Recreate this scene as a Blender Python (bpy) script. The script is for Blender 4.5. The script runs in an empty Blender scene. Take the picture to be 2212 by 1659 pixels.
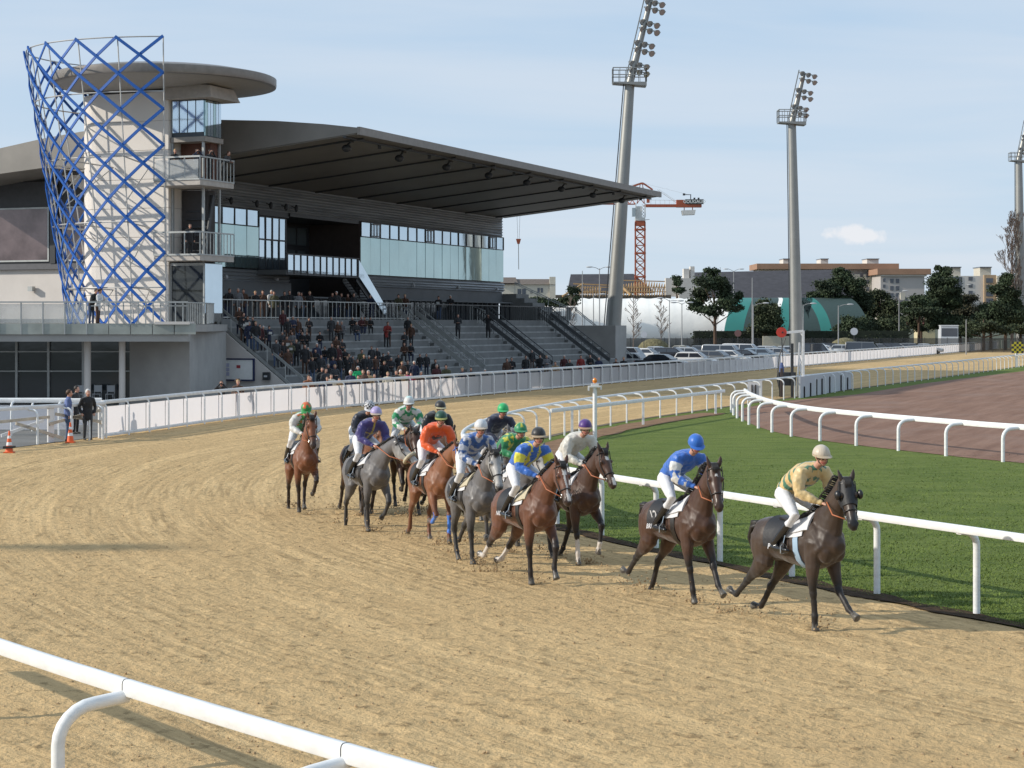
import bpy, bmesh, math, random
import numpy as np
from mathutils import Vector, Matrix, kdtree, noise as mnoise
R = math.radians
random.seed(7)
scene = bpy.context.scene
COL = scene.collection

# ------------------------------------------------------------------ camera
FPX, CX, HY, CAMZ = 4000.0, 1106.0, 700.0, 4.0      # focal length and horizon in a 2212 x 1659 frame
cam_data = bpy.data.cameras.new("camera")
cam = bpy.data.objects.new("camera", cam_data)
COL.objects.link(cam)
cam.location = (0, 0, CAMZ)
cam.rotation_euler = (R(90), 0, 0)
cam_data.sensor_width = 36.0
cam_data.lens = FPX / 2212 * 36.0
cam_data.shift_y = -(829.5 - HY) / 2212
cam_data.clip_start = 0.2
cam_data.clip_end = 6000
scene.camera = cam

# ------------------------------------------------------------------ sky and sun
SUN_EL = R(26.0)
SV = Vector((-0.992, -0.13, 0)).normalized()          # towards the sun, on the ground
sun_dir = Vector((SV.x * math.cos(SUN_EL), SV.y * math.cos(SUN_EL), math.sin(SUN_EL)))
sd = bpy.data.lights.new("sun", 'SUN')
sd.energy = 4.2
sd.angle = R(0.53)
sd.color = (1.0, 0.93, 0.82)
sun = bpy.data.objects.new("sun", sd)
COL.objects.link(sun)
sun.rotation_euler = (-sun_dir).to_track_quat('-Z', 'Y').to_euler()

world = bpy.data.worlds.new("World")
scene.world = world
world.use_nodes = True
wn, wl = world.node_tree.nodes, world.node_tree.links
wn.clear()
w_out = wn.new('ShaderNodeOutputWorld')
w_bg = wn.new('ShaderNodeBackground')
w_sky = wn.new('ShaderNodeTexSky')
w_sky.sky_type = 'NISHITA'
w_sky.sun_disc = False
w_sky.sun_elevation = SUN_EL
w_sky.sun_rotation = math.atan2(sun_dir.x, sun_dir.y)
w_sky.altitude = 0
w_sky.air_density = 1.0
w_sky.dust_density = 0.6
w_sky.ozone_density = 2.5
w_bg.inputs['Strength'].default_value = 0.105
tc = wn.new('ShaderNodeTexCoord')
def wmath(op, a, b=None, clamp=False):
    n = wn.new('ShaderNodeMath'); n.operation = op; n.use_clamp = clamp
    for i, v in enumerate((a, b)):
        if v is None: continue
        if isinstance(v, (int, float)): n.inputs[i].default_value = v
        else: wl.new(v, n.inputs[i])
    return n.outputs[0]
sep = wn.new('ShaderNodeSeparateXYZ'); wl.new(tc.outputs['Generated'], sep.inputs[0])
zz = wmath('MAXIMUM', sep.outputs[2], 0.02)
# clouds live on a flat layer high above: project the direction on it
comb = wn.new('ShaderNodeCombineXYZ')
wl.new(wmath('DIVIDE', sep.outputs[0], wmath('ADD', zz, 0.10)), comb.inputs[0])
wl.new(wmath('DIVIDE', sep.outputs[1], wmath('ADD', zz, 0.10)), comb.inputs[1])
mp = wn.new('ShaderNodeMapping'); wl.new(comb.outputs[0], mp.inputs[0])
mp.inputs['Rotation'].default_value = (0, 0, R(12)); mp.inputs['Scale'].default_value = (0.34, 0.62, 1)
n1 = wn.new('ShaderNodeTexNoise'); wl.new(mp.outputs[0], n1.inputs['Vector'])
n1.inputs['Scale'].default_value = 1.5; n1.inputs['Detail'].default_value = 7; n1.inputs['Roughness'].default_value = 0.52
n1.inputs['Distortion'].default_value = 0.5
rmp = wn.new('ShaderNodeMapRange'); wl.new(n1.outputs['Fac'], rmp.inputs[0])
rmp.inputs[1].default_value = 0.36; rmp.inputs[2].default_value = 0.74; rmp.inputs[3].default_value = 0.05; rmp.inputs[4].default_value = 0.7
mixc = wn.new('ShaderNodeMixRGB')
wl.new(rmp.outputs[0], mixc.inputs[0]); wl.new(w_sky.outputs[0], mixc.inputs[1])
mixc.inputs[2].default_value = (7.0, 7.5, 8.2, 1)
# a thin high veil evens the blue out over the whole sky
veil = wn.new('ShaderNodeMixRGB'); veil.inputs[0].default_value = 0.86
wl.new(w_sky.outputs[0], veil.inputs[1])
vr = wn.new('ShaderNodeMapRange'); wl.new(sep.outputs[2], vr.inputs[0]); vr.inputs[1].default_value = 0.0; vr.inputs[2].default_value = 0.2
vc = wn.new('ShaderNodeMixRGB'); wl.new(vr.outputs[0], vc.inputs[0]); vc.inputs[1].default_value = (6.2, 7.4, 8.7, 1); vc.inputs[2].default_value = (4.4, 6.2, 8.3, 1)
wl.new(vc.outputs[0], veil.inputs[2]); wl.new(veil.outputs[0], mixc.inputs[1])
# one small cumulus low over the far roofs
vd = Vector((739 / 4000, 1.0, 193 / 4000)).normalized()
sub = wn.new('ShaderNodeVectorMath'); sub.operation = 'SUBTRACT'
wl.new(tc.outputs['Generated'], sub.inputs[0]); sub.inputs[1].default_value = vd
scl = wn.new('ShaderNodeVectorMath'); scl.operation = 'MULTIPLY'
wl.new(sub.outputs[0], scl.inputs[0]); scl.inputs[1].default_value = (1, 1, 3.1)
ln = wn.new('ShaderNodeVectorMath'); ln.operation = 'LENGTH'; wl.new(scl.outputs[0], ln.inputs[0])
n2 = wn.new('ShaderNodeTexNoise'); wl.new(tc.outputs['Generated'], n2.inputs['Vector'])
n2.inputs['Scale'].default_value = 130; n2.inputs['Detail'].default_value = 5
cum = wmath('SUBTRACT', wmath('MULTIPLY', n2.outputs['Fac'], 0.030), wmath('SUBTRACT', ln.outputs['Value'], 0.0015))
cum = wmath('MULTIPLY', cum, 130, True)
mixd = wn.new('ShaderNodeMixRGB')
wl.new(wmath('MULTIPLY', cum, 0.85), mixd.inputs[0]); wl.new(mixc.outputs[0], mixd.inputs[1])
mixd.inputs[2].default_value = (8.2, 8.3, 8.6, 1)
wl.new(mixd.outputs[0], w_bg.inputs['Color'])
wl.new(w_bg.outputs[0], w_out.inputs[0])

scene.view_settings.view_transform = 'Standard'
scene.view_settings.look = 'None'
scene.view_settings.exposure = 0.0
scene.view_settings.gamma = 1.0
scene.cycles.max_bounces = 6
scene.cycles.transparent_max_bounces = 12

# ------------------------------------------------------------------ helpers
def srgb(r, g, b):
    f = lambda c: (c / 255 / 12.92) if c / 255 <= 0.04045 else ((c / 255 + 0.055) / 1.055) ** 2.4
    return (f(r), f(g), f(b))
def pt(x, y, Y):
    """world point seen at pixel (x, y) of the 2212 frame, at distance Y"""
    return Vector(((x - CX) / FPX * Y, Y, CAMZ - (y - HY) / FPX * Y))
def pg(x, y, z=0.0):
    Y = (CAMZ - z) * FPX / (y - HY)
    return Vector(((x - CX) / FPX * Y, Y, z))

MATS = {}
def mat(name, col, rough=0.7, metal=0.0, var=0.12, vscale=3.0, bump=0.0, bscale=20.0, spec=0.5, attr=False,
        coat=0.0, sheen=0.0, trans=0.0, alpha=1.0, detail=4, emis=None, coord='Object', stretch=(1, 1, 1)):
    if name in MATS: return MATS[name]
    m = bpy.data.materials.new(name); m.use_nodes = True
    nt = m.node_tree; N, L = nt.nodes, nt.links
    b = N['Principled BSDF']
    b.inputs['Roughness'].default_value = rough
    b.inputs['Metallic'].default_value = metal
    b.inputs['Specular IOR Level'].default_value = spec
    b.inputs['Coat Weight'].default_value = coat
    b.inputs['Sheen Weight'].default_value = sheen
    b.inputs['Alpha'].default_value = alpha
    tcn = N.new('ShaderNodeTexCoord')
    mpn = N.new('ShaderNodeMapping'); L.new(tcn.outputs[coord], mpn.inputs[0]); mpn.inputs['Scale'].default_value = stretch
    if attr:
        a = N.new('ShaderNodeAttribute'); a.attribute_name = 'Col'
        base = a.outputs['Color']
    else:
        rgb = N.new('ShaderNodeRGB'); rgb.outputs[0].default_value = (*col, 1); base = rgb.outputs[0]
    if var > 0:
        nz = N.new('ShaderNodeTexNoise'); L.new(mpn.outputs[0], nz.inputs['Vector'])
        nz.inputs['Scale'].default_value = vscale; nz.inputs['Detail'].default_value = detail; nz.inputs['Roughness'].default_value = 0.6
        mr = N.new('ShaderNodeMapRange'); L.new(nz.outputs['Fac'], mr.inputs[0])
        mr.inputs[1].default_value = 0.3; mr.inputs[2].default_value = 0.7
        mr.inputs[3].default_value = 1 - var; mr.inputs[4].default_value = 1 + var
        mx = N.new('ShaderNodeVectorMath'); mx.operation = 'SCALE'
        L.new(base, mx.inputs[0]); L.new(mr.outputs[0], mx.inputs['Scale'])
        L.new(mx.outputs[0], b.inputs['Base Color'])
    else:
        L.new(base, b.inputs['Base Color'])
    if bump > 0:
        nb = N.new('ShaderNodeTexNoise'); L.new(mpn.outputs[0], nb.inputs['Vector'])
        nb.inputs['Scale'].default_value = bscale; nb.inputs['Detail'].default_value = 5
        bp = N.new('ShaderNodeBump'); bp.inputs['Strength'].default_value = 1.0; bp.inputs['Distance'].default_value = bump
        L.new(nb.outputs['Fac'], bp.inputs['Height']); L.new(bp.outputs[0], b.inputs['Normal'])
    if emis:
        b.inputs['Emission Color'].default_value = (*emis[:3], 1); b.inputs['Emission Strength'].default_value = emis[3]
    MATS[name] = m
    return m

def empty(name, loc=(0, 0, 0), rz=0.0):
    o = bpy.data.objects.new(name, None); COL.objects.link(o)
    o.location = loc; o.rotation_euler = (0, 0, rz); o.empty_display_size = 0.3
    return o
def tag(o, label=None, cat=None, group=None, kind=None):
    if label: o['label'] = label
    if cat: o['category'] = cat
    if group: o['group'] = group
    if kind: o['kind'] = kind
    return o

class MB:
    def __init__(s): s.v, s.f, s.c = [], [], []
    def add(s, vs, fs):
        k = len(s.v); s.v += [tuple(v) for v in vs]; s.f += [tuple(i + k for i in f) for f in fs]; return s
    def hexa(s, p):       # 8 points: bottom loop 0-3, top loop 4-7
        return s.add(p, [(3, 2, 1, 0), (4, 5, 6, 7), (0, 1, 5, 4), (1, 2, 6, 5), (2, 3, 7, 6), (3, 0, 4, 7)])
    def box(s, x0, x1, y0, y1, z0, z1):
        return s.hexa([(x0, y0, z0), (x1, y0, z0), (x1, y1, z0), (x0, y1, z0), (x0, y0, z1), (x1, y0, z1), (x1, y1, z1), (x0, y1, z1)])
    def sbox(s, s0, s1, t0, t1, z0, z1, z0b=None, z1b=None):
        """box in stand coordinates; z0b/z1b give the heights at t1 if they differ from those at t0"""
        a = z0 if z0b is None else z0b; b = z1 if z1b is None else z1b
        return s.hexa([S(s0, t0, z0), S(s0, t1, a), S(s1, t1, a), S(s1, t0, z0), S(s0, t0, z1), S(s0, t1, b), S(s1, t1, b), S(s1, t0, z1)])
    def bar(s, a, b, w, h=None, up=(0, 0, 1)):
        a, b = Vector(a), Vector(b); h = w if h is None else h
        d = (b - a).normalized(); u = Vector(up)
        if abs(d.dot(u)) > 0.98: u = Vector((1, 0, 0))
        x = d.cross(u).normalized() * w / 2; y = x.normalized().cross(d).normalized() * h / 2
        p = [a - x - y, a + x - y, a + x + y, a - x + y, b - x - y, b + x - y, b + x + y, b - x + y]
        return s.hexa(p)
    def tube(s, path, rad, n=8, cap=True):
        path = [Vector(p) for p in path]
        if not hasattr(rad, '__len__'): rad = [rad] * len(path)
        rings = []
        prev = None
        for i, p in enumerate(path):
            t = (path[min(i + 1, len(path) - 1)] - path[max(i - 1, 0)]).normalized()
            if prev is None:
                u = Vector((0, 0, 1)) if abs(t.z) < 0.9 else Vector((1, 0, 0))
                x = t.cross(u).normalized()
            else:
                x = (prev - t * prev.dot(t)).normalized()
            prev = x; y = t.cross(x)
            rings.append([p + x * (math.cos(a) * rad[i]) + y * (math.sin(a) * rad[i]) for a in [2 * math.pi * k / n for k in range(n)]])
        return s.rings(rings, cap)
    def rings(s, rings, cap=True, closed=False):
        n = len(rings[0]); vs = [v for r in rings for v in r]; fs = []
        for i in range(len(rings) - (0 if closed else 1)):
            j = (i + 1) % len(rings)
            for k in range(n):
                fs.append((i * n + k, i * n + (k + 1) % n, j * n + (k + 1) % n, j * n + k))
        if cap and not closed:
            fs.append(tuple(range(n - 1, -1, -1))); fs.append(tuple((len(rings) - 1) * n + k for k in range(n)))
        return s.add(vs, fs)
    def ell(s, c, rx, ry, rz, nu=12, nv=8, M=None):
        c = Vector(c); rr = []
        for i in range(nv + 1):
            th = math.pi * i / nv
            th = min(max(th, 0.02), math.pi - 0.02)
            ring = []
            for k in range(nu):
                a = 2 * math.pi * k / nu
                v = Vector((rx * math.sin(th) * math.cos(a), ry * math.sin(th) * math.sin(a), -rz * math.cos(th)))
                if M: v = M @ v
                ring.append(c + v)
            rr.append(ring)
        return s.rings(rr)
    def prism(s, poly, z0, z1):   # vertical prism, poly = [(x,y)]
        n = len(poly)
        vs = [(x, y, z0) for x, y in poly] + [(x, y, z1) for x, y in poly]
        return s.add(vs, [tuple(range(n - 1, -1, -1)), tuple(range(n, 2 * n))] + [(k, (k + 1) % n, (k + 1) % n + n, k + n) for k in range(n)])
    def build(s, name, m, parent=None, smooth=False, recalc=True):
        me = bpy.data.meshes.new(name); me.from_pydata(s.v, [], s.f)
        if recalc:
            bm = bmesh.new(); bm.from_mesh(me); bmesh.ops.recalc_face_normals(bm, faces=bm.faces); bm.to_mesh(me); bm.free()
        if smooth is True:
            me.shade_smooth()
        elif smooth:
            me.shade_smooth(); me.set_sharp_from_angle(angle=R(smooth))
        if m: me.materials.append(m)
        me.update()
        o = bpy.data.objects.new(name, me); COL.objects.link(o)
        if parent: o.parent = parent
        return o

# stand coordinates: s along the straight (away from the camera), t from the outer fence back into the stand
UX, UY = 0.379, 0.9254
def S(s, t, z=0.0):
    return Vector((-3.9 + s * UX - t * UY, 98.8 + s * UY + t * UX, z))
def catmull(pts, per=12):
    P = [Vector(p) for p in pts]; out = []
    P = [P[0] * 2 - P[1]] + P + [P[-1] * 2 - P[-2]]
    for i in range(1, len(P) - 2):
        p0, p1, p2, p3 = P[i - 1:i + 3]
        for k in range(per):
            t = k / per
            out.append(0.5 * ((2 * p1) + (p2 - p0) * t + (2 * p0 - 5 * p1 + 4 * p2 - p3) * t * t + (3 * p1 - p0 - 3 * p2 + p3) * t ** 3))
    out.append(P[-2])
    return out
def resample(path, step):
    """points every `step` metres along a polyline, with tangents"""
    out = []; acc = 0.0; nxt = 0.0
    for a, b in zip(path, path[1:]):
        L = (b - a).length
        while nxt <= acc + L:
            out.append((a.lerp(b, (nxt - acc) / L), (b - a).normalized())); nxt += step
        acc += L
    return out
def text_obj(body, size, m, parent, M, name='lettering', extrude=0.0, align='CENTER'):
    cu = bpy.data.curves.new(name, 'FONT'); cu.body = body; cu.size = size; cu.extrude = extrude
    cu.align_x = align; cu.align_y = 'CENTER'; cu.offset = size * 0.012
    tmp = bpy.data.objects.new(name, cu); COL.objects.link(tmp)
    me = bpy.data.meshes.new_from_object(tmp.evaluated_get(bpy.context.evaluated_depsgraph_get()))
    bpy.data.objects.remove(tmp); bpy.data.curves.remove(cu)
    me.materials.clear(); me.materials.append(m); me.transform(M)
    o = bpy.data.objects.new(name, me); COL.objects.link(o); o.parent = parent
    return o
# ------------------------------------------------------------------ ground
def V3(l): return [Vector((x, y, 0)) for x, y in l]
inner_pts = V3([(14, 11), (11.3, 16.2), (8.2, 21.6), (6.47, 24.8), (4.4, 28.7), (2.9, 31.8), (1.4, 35), (0.0, 38.8), (-0.9, 43.5), (-1.3, 49.8), (-0.6, 57), (1.0, 65), (3.6, 73.5), (7.6, 83.3), (21.8, 116), (46.6, 172), (92, 281), (170, 468)])
INNER = catmull(inner_pts, 14)
outer_pts = V3([(4.4, 6.2), (1.6, 9.2), (-1.09, 12.15), (-2.98, 14.34), (-4.5, 16.35), (-8.5, 22), (-12.6, 30), (-15.6, 40), (-16.9, 50), (-16.5, 57), (-14.3, 65.8), (-10.6, 81.5), (-3.9, 98.8), (16.5, 148.6), (40, 206), (78, 298), (148, 470)])
OUTER = catmull(outer_pts, 14)
def at_frac(path, n):
    L = [0]
    for a, b in zip(path, path[1:]): L.append(L[-1] + (b - a).length)
    out = []; j = 0
    for i in range(n + 1):
        d = L[-1] * (i / n) ** 1.6
        while j < len(L) - 2 and L[j + 1] < d: j += 1
        out.append(path[j].lerp(path[j + 1], min(1, (d - L[j]) / (L[j + 1] - L[j]))))
    return out
def sheet(name, rows, z, m, uvs=None, **k):
    """rows: list of equal-length lists of points"""
    n = len(rows[0]); vs = []; fs = []
    for r in rows: vs += [(p.x, p.y, p.z + z) for p in r]
    for i in range(len(rows) - 1):
        for j in range(n - 1):
            fs.append((i * n + j, i * n + j + 1, (i + 1) * n + j + 1, (i + 1) * n + j))
    me = bpy.data.meshes.new(name); me.from_pydata(vs, [], fs)
    if uvs:
        uv = me.uv_layers.new(name='UVMap')
        for lp in me.loops: uv.data[lp.index].uv = uvs[lp.vertex_index]
    bm = bmesh.new(); bm.from_mesh(me); bmesh.ops.recalc_face_normals(bm, faces=bm.faces)
    if sum(f.normal.z * f.calc_area() for f in bm.faces) < 0: bmesh.ops.reverse_faces(bm, faces=bm.faces)
    bm.to_mesh(me); bm.free(); me.shade_smooth()
    me.materials.append(m)
    o = bpy.data.objects.new(name, me); COL.objects.link(o); tag(o, kind='structure')
    return o

def node_mat(name):
    m = bpy.data.materials.new(name); m.use_nodes = True
    nt = m.node_tree
    def new(t, **k):
        n = nt.nodes.new('ShaderNode' + t)
        for a, b in k.items(): setattr(n, a, b)
        return n
    return m, nt, nt.nodes['Principled BSDF'], new, nt.links.new
def noise_n(new, link, vec, scale, detail=5, rough=0.55, dist=0.0):
    n = new('TexNoise'); link(vec, n.inputs['Vector']); n.inputs['Scale'].default_value = scale
    n.inputs['Detail'].default_value = detail; n.inputs['Roughness'].default_value = rough; n.inputs['Distortion'].default_value = dist
    return n.outputs['Fac']
def rng(new, link, v, a, b, c=0.0, d=1.0):
    n = new('MapRange'); link(v, n.inputs[0])
    for i, x in enumerate((a, b, c, d)): n.inputs[i + 1].default_value = x
    return n.outputs[0]
def mth(new, link, op, a, b):
    n = new('Math', operation=op)
    for i, v in enumerate((a, b)):
        if isinstance(v, (int, float)): n.inputs[i].default_value = v
        else: link(v, n.inputs[i])
    return n.outputs[0]
def mixrgb(new, link, f, a, b, blend='MIX'):
    n = new('MixRGB', blend_type=blend)
    for i, v in enumerate((f, a, b)):
        if isinstance(v, (int, float)): n.inputs[i].default_value = v
        elif isinstance(v, tuple): n.inputs[i].default_value = (*v, 1)
        else: link(v, n.inputs[i])
    return n.outputs[0]

def sand_material(name, colA, colB, groove=1.0, clump=1.0):
    m, nt, b, new, link = node_mat(name)
    b.inputs['Roughness'].default_value = 0.95; b.inputs['Specular IOR Level'].default_value = 0.1
    g = new('NewGeometry').outputs['Position']; uv = new('UVMap').outputs[0]
    st = new('Mapping'); link(uv, st.inputs[0]); st.inputs['Scale'].default_value = (0.06, 1.0, 1)
    big = noise_n(new, link, g, 0.22, 4)
    mid = noise_n(new, link, g, 1.1, 5, 0.6)
    clod = noise_n(new, link, g, 4.2, 6, 0.66)
    fine = noise_n(new, link, g, 16, 4, 0.7)
    rake = noise_n(new, link, st.outputs[0], 6.5, 3, 0.6)
    rake2 = noise_n(new, link, st.outputs[0], 1.1, 3, 0.6)
    vor = new('TexVoronoi'); link(g, vor.inputs['Vector']); vor.inputs['Scale'].default_value = 2.1
    dens = rng(new, link, mid, 0.36, 0.62)
    # dark crumbs (damp sand thrown up)
    cr = mth(new, link, 'MULTIPLY', rng(new, link, clod, 0.54, 0.64), rng(new, link, mid, 0.36, 0.58, 0.25, 1.0))
    col = mixrgb(new, link, rng(new, link, big, 0.3, 0.7), colA, colB)
    col = mixrgb(new, link, mth(new, link, 'MULTIPLY', rng(new, link, rake, 0.42, 0.62, 0.0, 0.75 * groove), rng(new, link, big, 0.42, 0.56)), col, tuple(c * 0.72 for c in colA))  # furrow shade painted in as darker streaks along the rake lines
    col = mixrgb(new, link, rng(new, link, rake2, 0.50, 0.66, 0.0, 0.45 * groove), col, tuple(c * 1.22 for c in colB))
    col = mixrgb(new, link, mth(new, link, 'MULTIPLY', cr, 0.80 * clump), col, tuple(c * 0.45 for c in colA))
    col = mixrgb(new, link, rng(new, link, fine, 0.52, 0.75, 0.0, 0.5), col, tuple(c * 0.6 for c in colA))
    link(col, b.inputs['Base Color'])
    h = mth(new, link, 'ADD', mth(new, link, 'MULTIPLY', clod, 0.75 * clump), mth(new, link, 'MULTIPLY', fine, 0.10))
    h = mth(new, link, 'ADD', h, mth(new, link, 'MULTIPLY', rake, 0.10 * groove))
    h = mth(new, link, 'ADD', h, mth(new, link, 'MULTIPLY', mid, 0.5))
    bp = new('Bump'); bp.inputs['Strength'].default_value = 0.8; bp.inputs['Distance'].default_value = 0.16
    link(h, bp.inputs['Height']); link(bp.outputs[0], b.inputs['Normal'])
    return m
SAND = sand_material('sand', (0.505, 0.345, 0.172), (0.650, 0.458, 0.235))
NI, NB = 860, 690
def at_two(path, n1, l1, n):
    L = [0]
    for a, b in zip(path, path[1:]): L.append(L[-1] + (b - a).length)
    out = []; j = 0
    for i in range(n + 1):
        d = l1 * i / n1 if i <= n1 else l1 + (L[-1] - l1) * ((i - n1) / (n - n1)) ** 1.7
        while j < len(L) - 2 and L[j + 1] < d: j += 1
        out.append(path[j].lerp(path[j + 1], min(1, (d - L[j]) / (L[j + 1] - L[j]))))
    return out
ia, oa = at_two(INNER, NB, 62, NI), at_two(OUTER, NB, 68, NI)
def fbm(x, y, z=0.0):
    v = Vector((x, y, z)); return mnoise.noise(v) + .5 * mnoise.noise(v * 2.1) + .25 * mnoise.noise(v * 4.3)
def sand_h(x, y, v):
    if y > 62: return 0.0
    m_ = mnoise.noise(Vector((x * .55, y * .55, 3.0)))                     # patches: raked or churned
    rk = max(0.0, min(1.0, (v - 5.5) / 3)) * max(0.0, min(1.0, (y - 24) / 12)) * (.55 + .45 * mnoise.noise(Vector((x * .2, y * .2, 9))))
    ch = abs(mnoise.noise(Vector((x * 3.1, y * 3.1, 0)))) + .6 * abs(mnoise.noise(Vector((x * 6.7, y * 6.7, 5))))
    h = (.034 * (1.0 - ch) + .012 * fbm(x * .9, y * .9)) * (.55 + .75 * max(0, m_ + .35)) * (1 - .55 * rk)
    h += rk * .024 * (.55 + mnoise.noise(Vector((v * 1.7, x * .1, 2)))) * math.sin(v * 21.0 + 2.5 * mnoise.noise(Vector((x * .25, y * .25, 0)))) + rk * .013 * mnoise.noise(Vector((v * 6.0, x * .12, y * .12)))
    return h * min(1, (62 - y) / 10)
rows = []; uvs = []
NJ = 190
acc = 0
for i in range(NI + 1):
    if i: acc += (ia[i].lerp(oa[i], .5) - ia[i - 1].lerp(oa[i - 1], .5)).length
    row = []
    for j in range(NJ + 1):
        f = j / NJ * 1.0
        q_ = ia[i].lerp(oa[i], f); q_.z = sand_h(q_.x, q_.y, f * 20.0) * min(1, j / 4) - .012; row.append(q_); uvs.append((acc, f * 20.0))
    far = oa[i] + (oa[i] - ia[i]).normalized() * (14 if i < NB + 30 else 0.02)
    row.append(far); uvs.append((acc, 34.0))
    rows.append(row)
sheet('sand_track', rows, 0.0, SAND, uvs)

# the wide ground underneath everything
gm = mat('far_ground', (0.055, 0.062, 0.03), 0.95, var=0.35, vscale=0.05, coord='Object')
go = MB().add([(-2500, -300, -0.03), (2500, -300, -0.03), (2500, 4000, -0.03), (-2500, 4000, -0.03)], [(0, 1, 2, 3)]).build('ground', gm)
tag(go, kind='structure')

def grass_material():
    m, nt, b, new, link = node_mat('turf')
    b.inputs['Roughness'].default_value = 0.9; b.inputs['Specular IOR Level'].default_value = 0.12
    g = new('NewGeometry').outputs['Position']
    big = noise_n(new, link, g, 0.30, 5, 0.6); mid = noise_n(new, link, g, 2.3, 6, 0.7); fine = noise_n(new, link, g, 14, 5, 0.75)
    st = new('Mapping'); link(g, st.inputs[0]); st.inputs['Scale'].default_value = (0.35, 1.9, 1); st.inputs['Rotation'].default_value = (0, 0, 0.35)
    streak = noise_n(new, link, st.outputs[0], 1.0, 5, 0.65)
    col = mixrgb(new, link, rng(new, link, big, 0.32, 0.68), (0.138, 0.190, 0.040), (0.205, 0.252, 0.062))
    col = mixrgb(new, link, rng(new, link, streak, 0.42, 0.68, 0, 0.75), col, (0.082, 0.128, 0.028))
    col = mixrgb(new, link, rng(new, link, mid, 0.44, 0.72, 0, 0.7), col, (0.215, 0.25, 0.080))
    col = mixrgb(new, link, rng(new, link, fine, 0.48, 0.7, 0, 0.85), col, (0.055, 0.10, 0.022))
    col = mixrgb(new, link, rng(new, link, noise_n(new, link, g, 5.5, 3), 0.66, 0.74, 0, 0.6), col, (0.22, 0.20, 0.09))
    link(col, b.inputs['Base Color'])
    h = mth(new, link, 'ADD', fine, mth(new, link, 'MULTIPLY', mid, 0.8))
    bp = new('Bump'); bp.inputs['Strength'].default_value = 0.9; bp.inputs['Distance'].default_value = 0.09
    link(h, bp.inputs['Height']); link(bp.outputs[0], b.inputs['Normal'])
    return m
TURF = grass_material()
# infield: from the inner edge of the sand out to the right, gently crowned
rows = []
for i in range(0, NI + 1, 4):
    p = ia[i]; row = []
    for j, d in enumerate([0.0, 0.5, 1.2, 2.2, 3.5, 5, 7, 10, 14, 20, 40, 90, 180, 420]):
        q = Vector((p.x + d, p.y + (0.02 * d if i > 500 else 0.0), 0))
        row.append(q)
    rows.append(row)
sheet('infield_grass', rows, -0.004, TURF)

# curved rail line of the inner (brown) track
CURVE = catmull(V3([(40, 25), (26, 36), (19.5, 44.5), (14.2, 53.9), (12.95, 56.7), (11.9, 59.3), (11.0, 61.9), (10.2, 64.6), (9.75, 67.2), (9.5, 70), (9.42, 73), (9.5, 76.5), (9.65, 80), (9.95, 84.0)]), 8)
def dirt_material():
    m, nt, b, new, link = node_mat('brown_track')
    b.inputs['Roughness'].default_value = 0.95; b.inputs['Specular IOR Level'].default_value = 0.1
    g = new('NewGeometry').outputs['Position']
    st = new('Mapping'); link(g, st.inputs[0]); st.inputs['Rotation'].default_value = (0, 0, -R(67.7)); 
    sc = new('Mapping'); link(st.outputs[0], sc.inputs[0]); sc.inputs['Scale'].default_value = (0.12, 1.4, 1)
    lines = noise_n(new, link, sc.outputs[0], 1.0, 5, 0.65)
    fine = noise_n(new, link, g, 5, 5, 0.7)
    col = mixrgb(new, link, rng(new, link, lines, 0.35, 0.65), (0.215, 0.125, 0.090), (0.300, 0.185, 0.135))
    col = mixrgb(new, link, rng(new, link, fine, 0.5, 0.75, 0, 0.5), col, (0.12, 0.075, 0.062))
    col = mixrgb(new, link, rng(new, link, noise_n(new, link, g, 0.25, 4), 0.5, 0.7, 0, 0.4), col, (0.30, 0.225, 0.19))
    link(col, b.inputs['Base Color'])
    bp = new('Bump'); bp.inputs['Strength'].default_value = 0.7; bp.inputs['Distance'].default_value = 0.05
    link(fine, bp.inputs['Height']); link(bp.outputs[0], b.inputs['Normal'])
    return m
DIRT = dirt_material()
edge = [p + Vector((0.15, 0, 0)) for p in CURVE] + [Vector((11.3, 89, 0)), Vector((14.0, 96, 0)), Vector((19.5, 105, 0)), Vector((27.9, 125, 0)), Vector((43.8, 158, 0)), Vector((96, 281, 0)), Vector((176, 470, 0))]
rows = []
for p in edge:
    rows.append([p] + [Vector((p.x + d, p.y + d * 0.03, 0)) for d in (6, 14, 30, 70, 160, 400)])
sheet('brown_track', rows, 0.008, DIRT)

# dark soil strip along the inner rail, sandy-red path on the far side
SOIL = mat('soil', (0.055, 0.036, 0.022), 0.97, var=0.4, vscale=6, bump=0.05, bscale=9, spec=0.1)
PATH = mat('path_earth', (0.25, 0.155, 0.095), 0.95, var=0.25, vscale=2, bump=0.03, bscale=8, spec=0.1)
def strip(name, path, a, b, z, m, wob=0.0):
    rows = []
    for i, p in enumerate(path):
        t = (path[min(i + 1, len(path) - 1)] - path[max(i - 1, 0)]).normalized(); n = Vector((t.y, -t.x, 0))
        w0 = wob * mnoise.noise(Vector((i * 0.37, 1.3, 0))); w1 = wob * mnoise.noise(Vector((i * 0.53, 7.7, 0)))
        rows.append([p + n * (a + w0), p + n * ((a + b) / 2), p + n * (b + w1)])
    return sheet(name, rows, z, m)
near = [p for p, t in resample(INNER, 0.35) if p.y < 62]
strip('soil_strip', near, -0.12, 0.30, 0.010, SOIL, 0.22)
far = [p for p, t in resample(INNER, 0.8) if p.y >= 60]
strip('rail_edge_strip', far, -0.05, 0.22, 0.010, mat('far_soil', (0.14, 0.11, 0.07), 0.97, var=0.3, vscale=2), 0.05)
pthc = [p for p, t in resample(INNER, 0.8) if 50 < p.y < 84]
strip('path', pthc, 0.85, 2.0, 0.014, PATH, 0.25)

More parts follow.
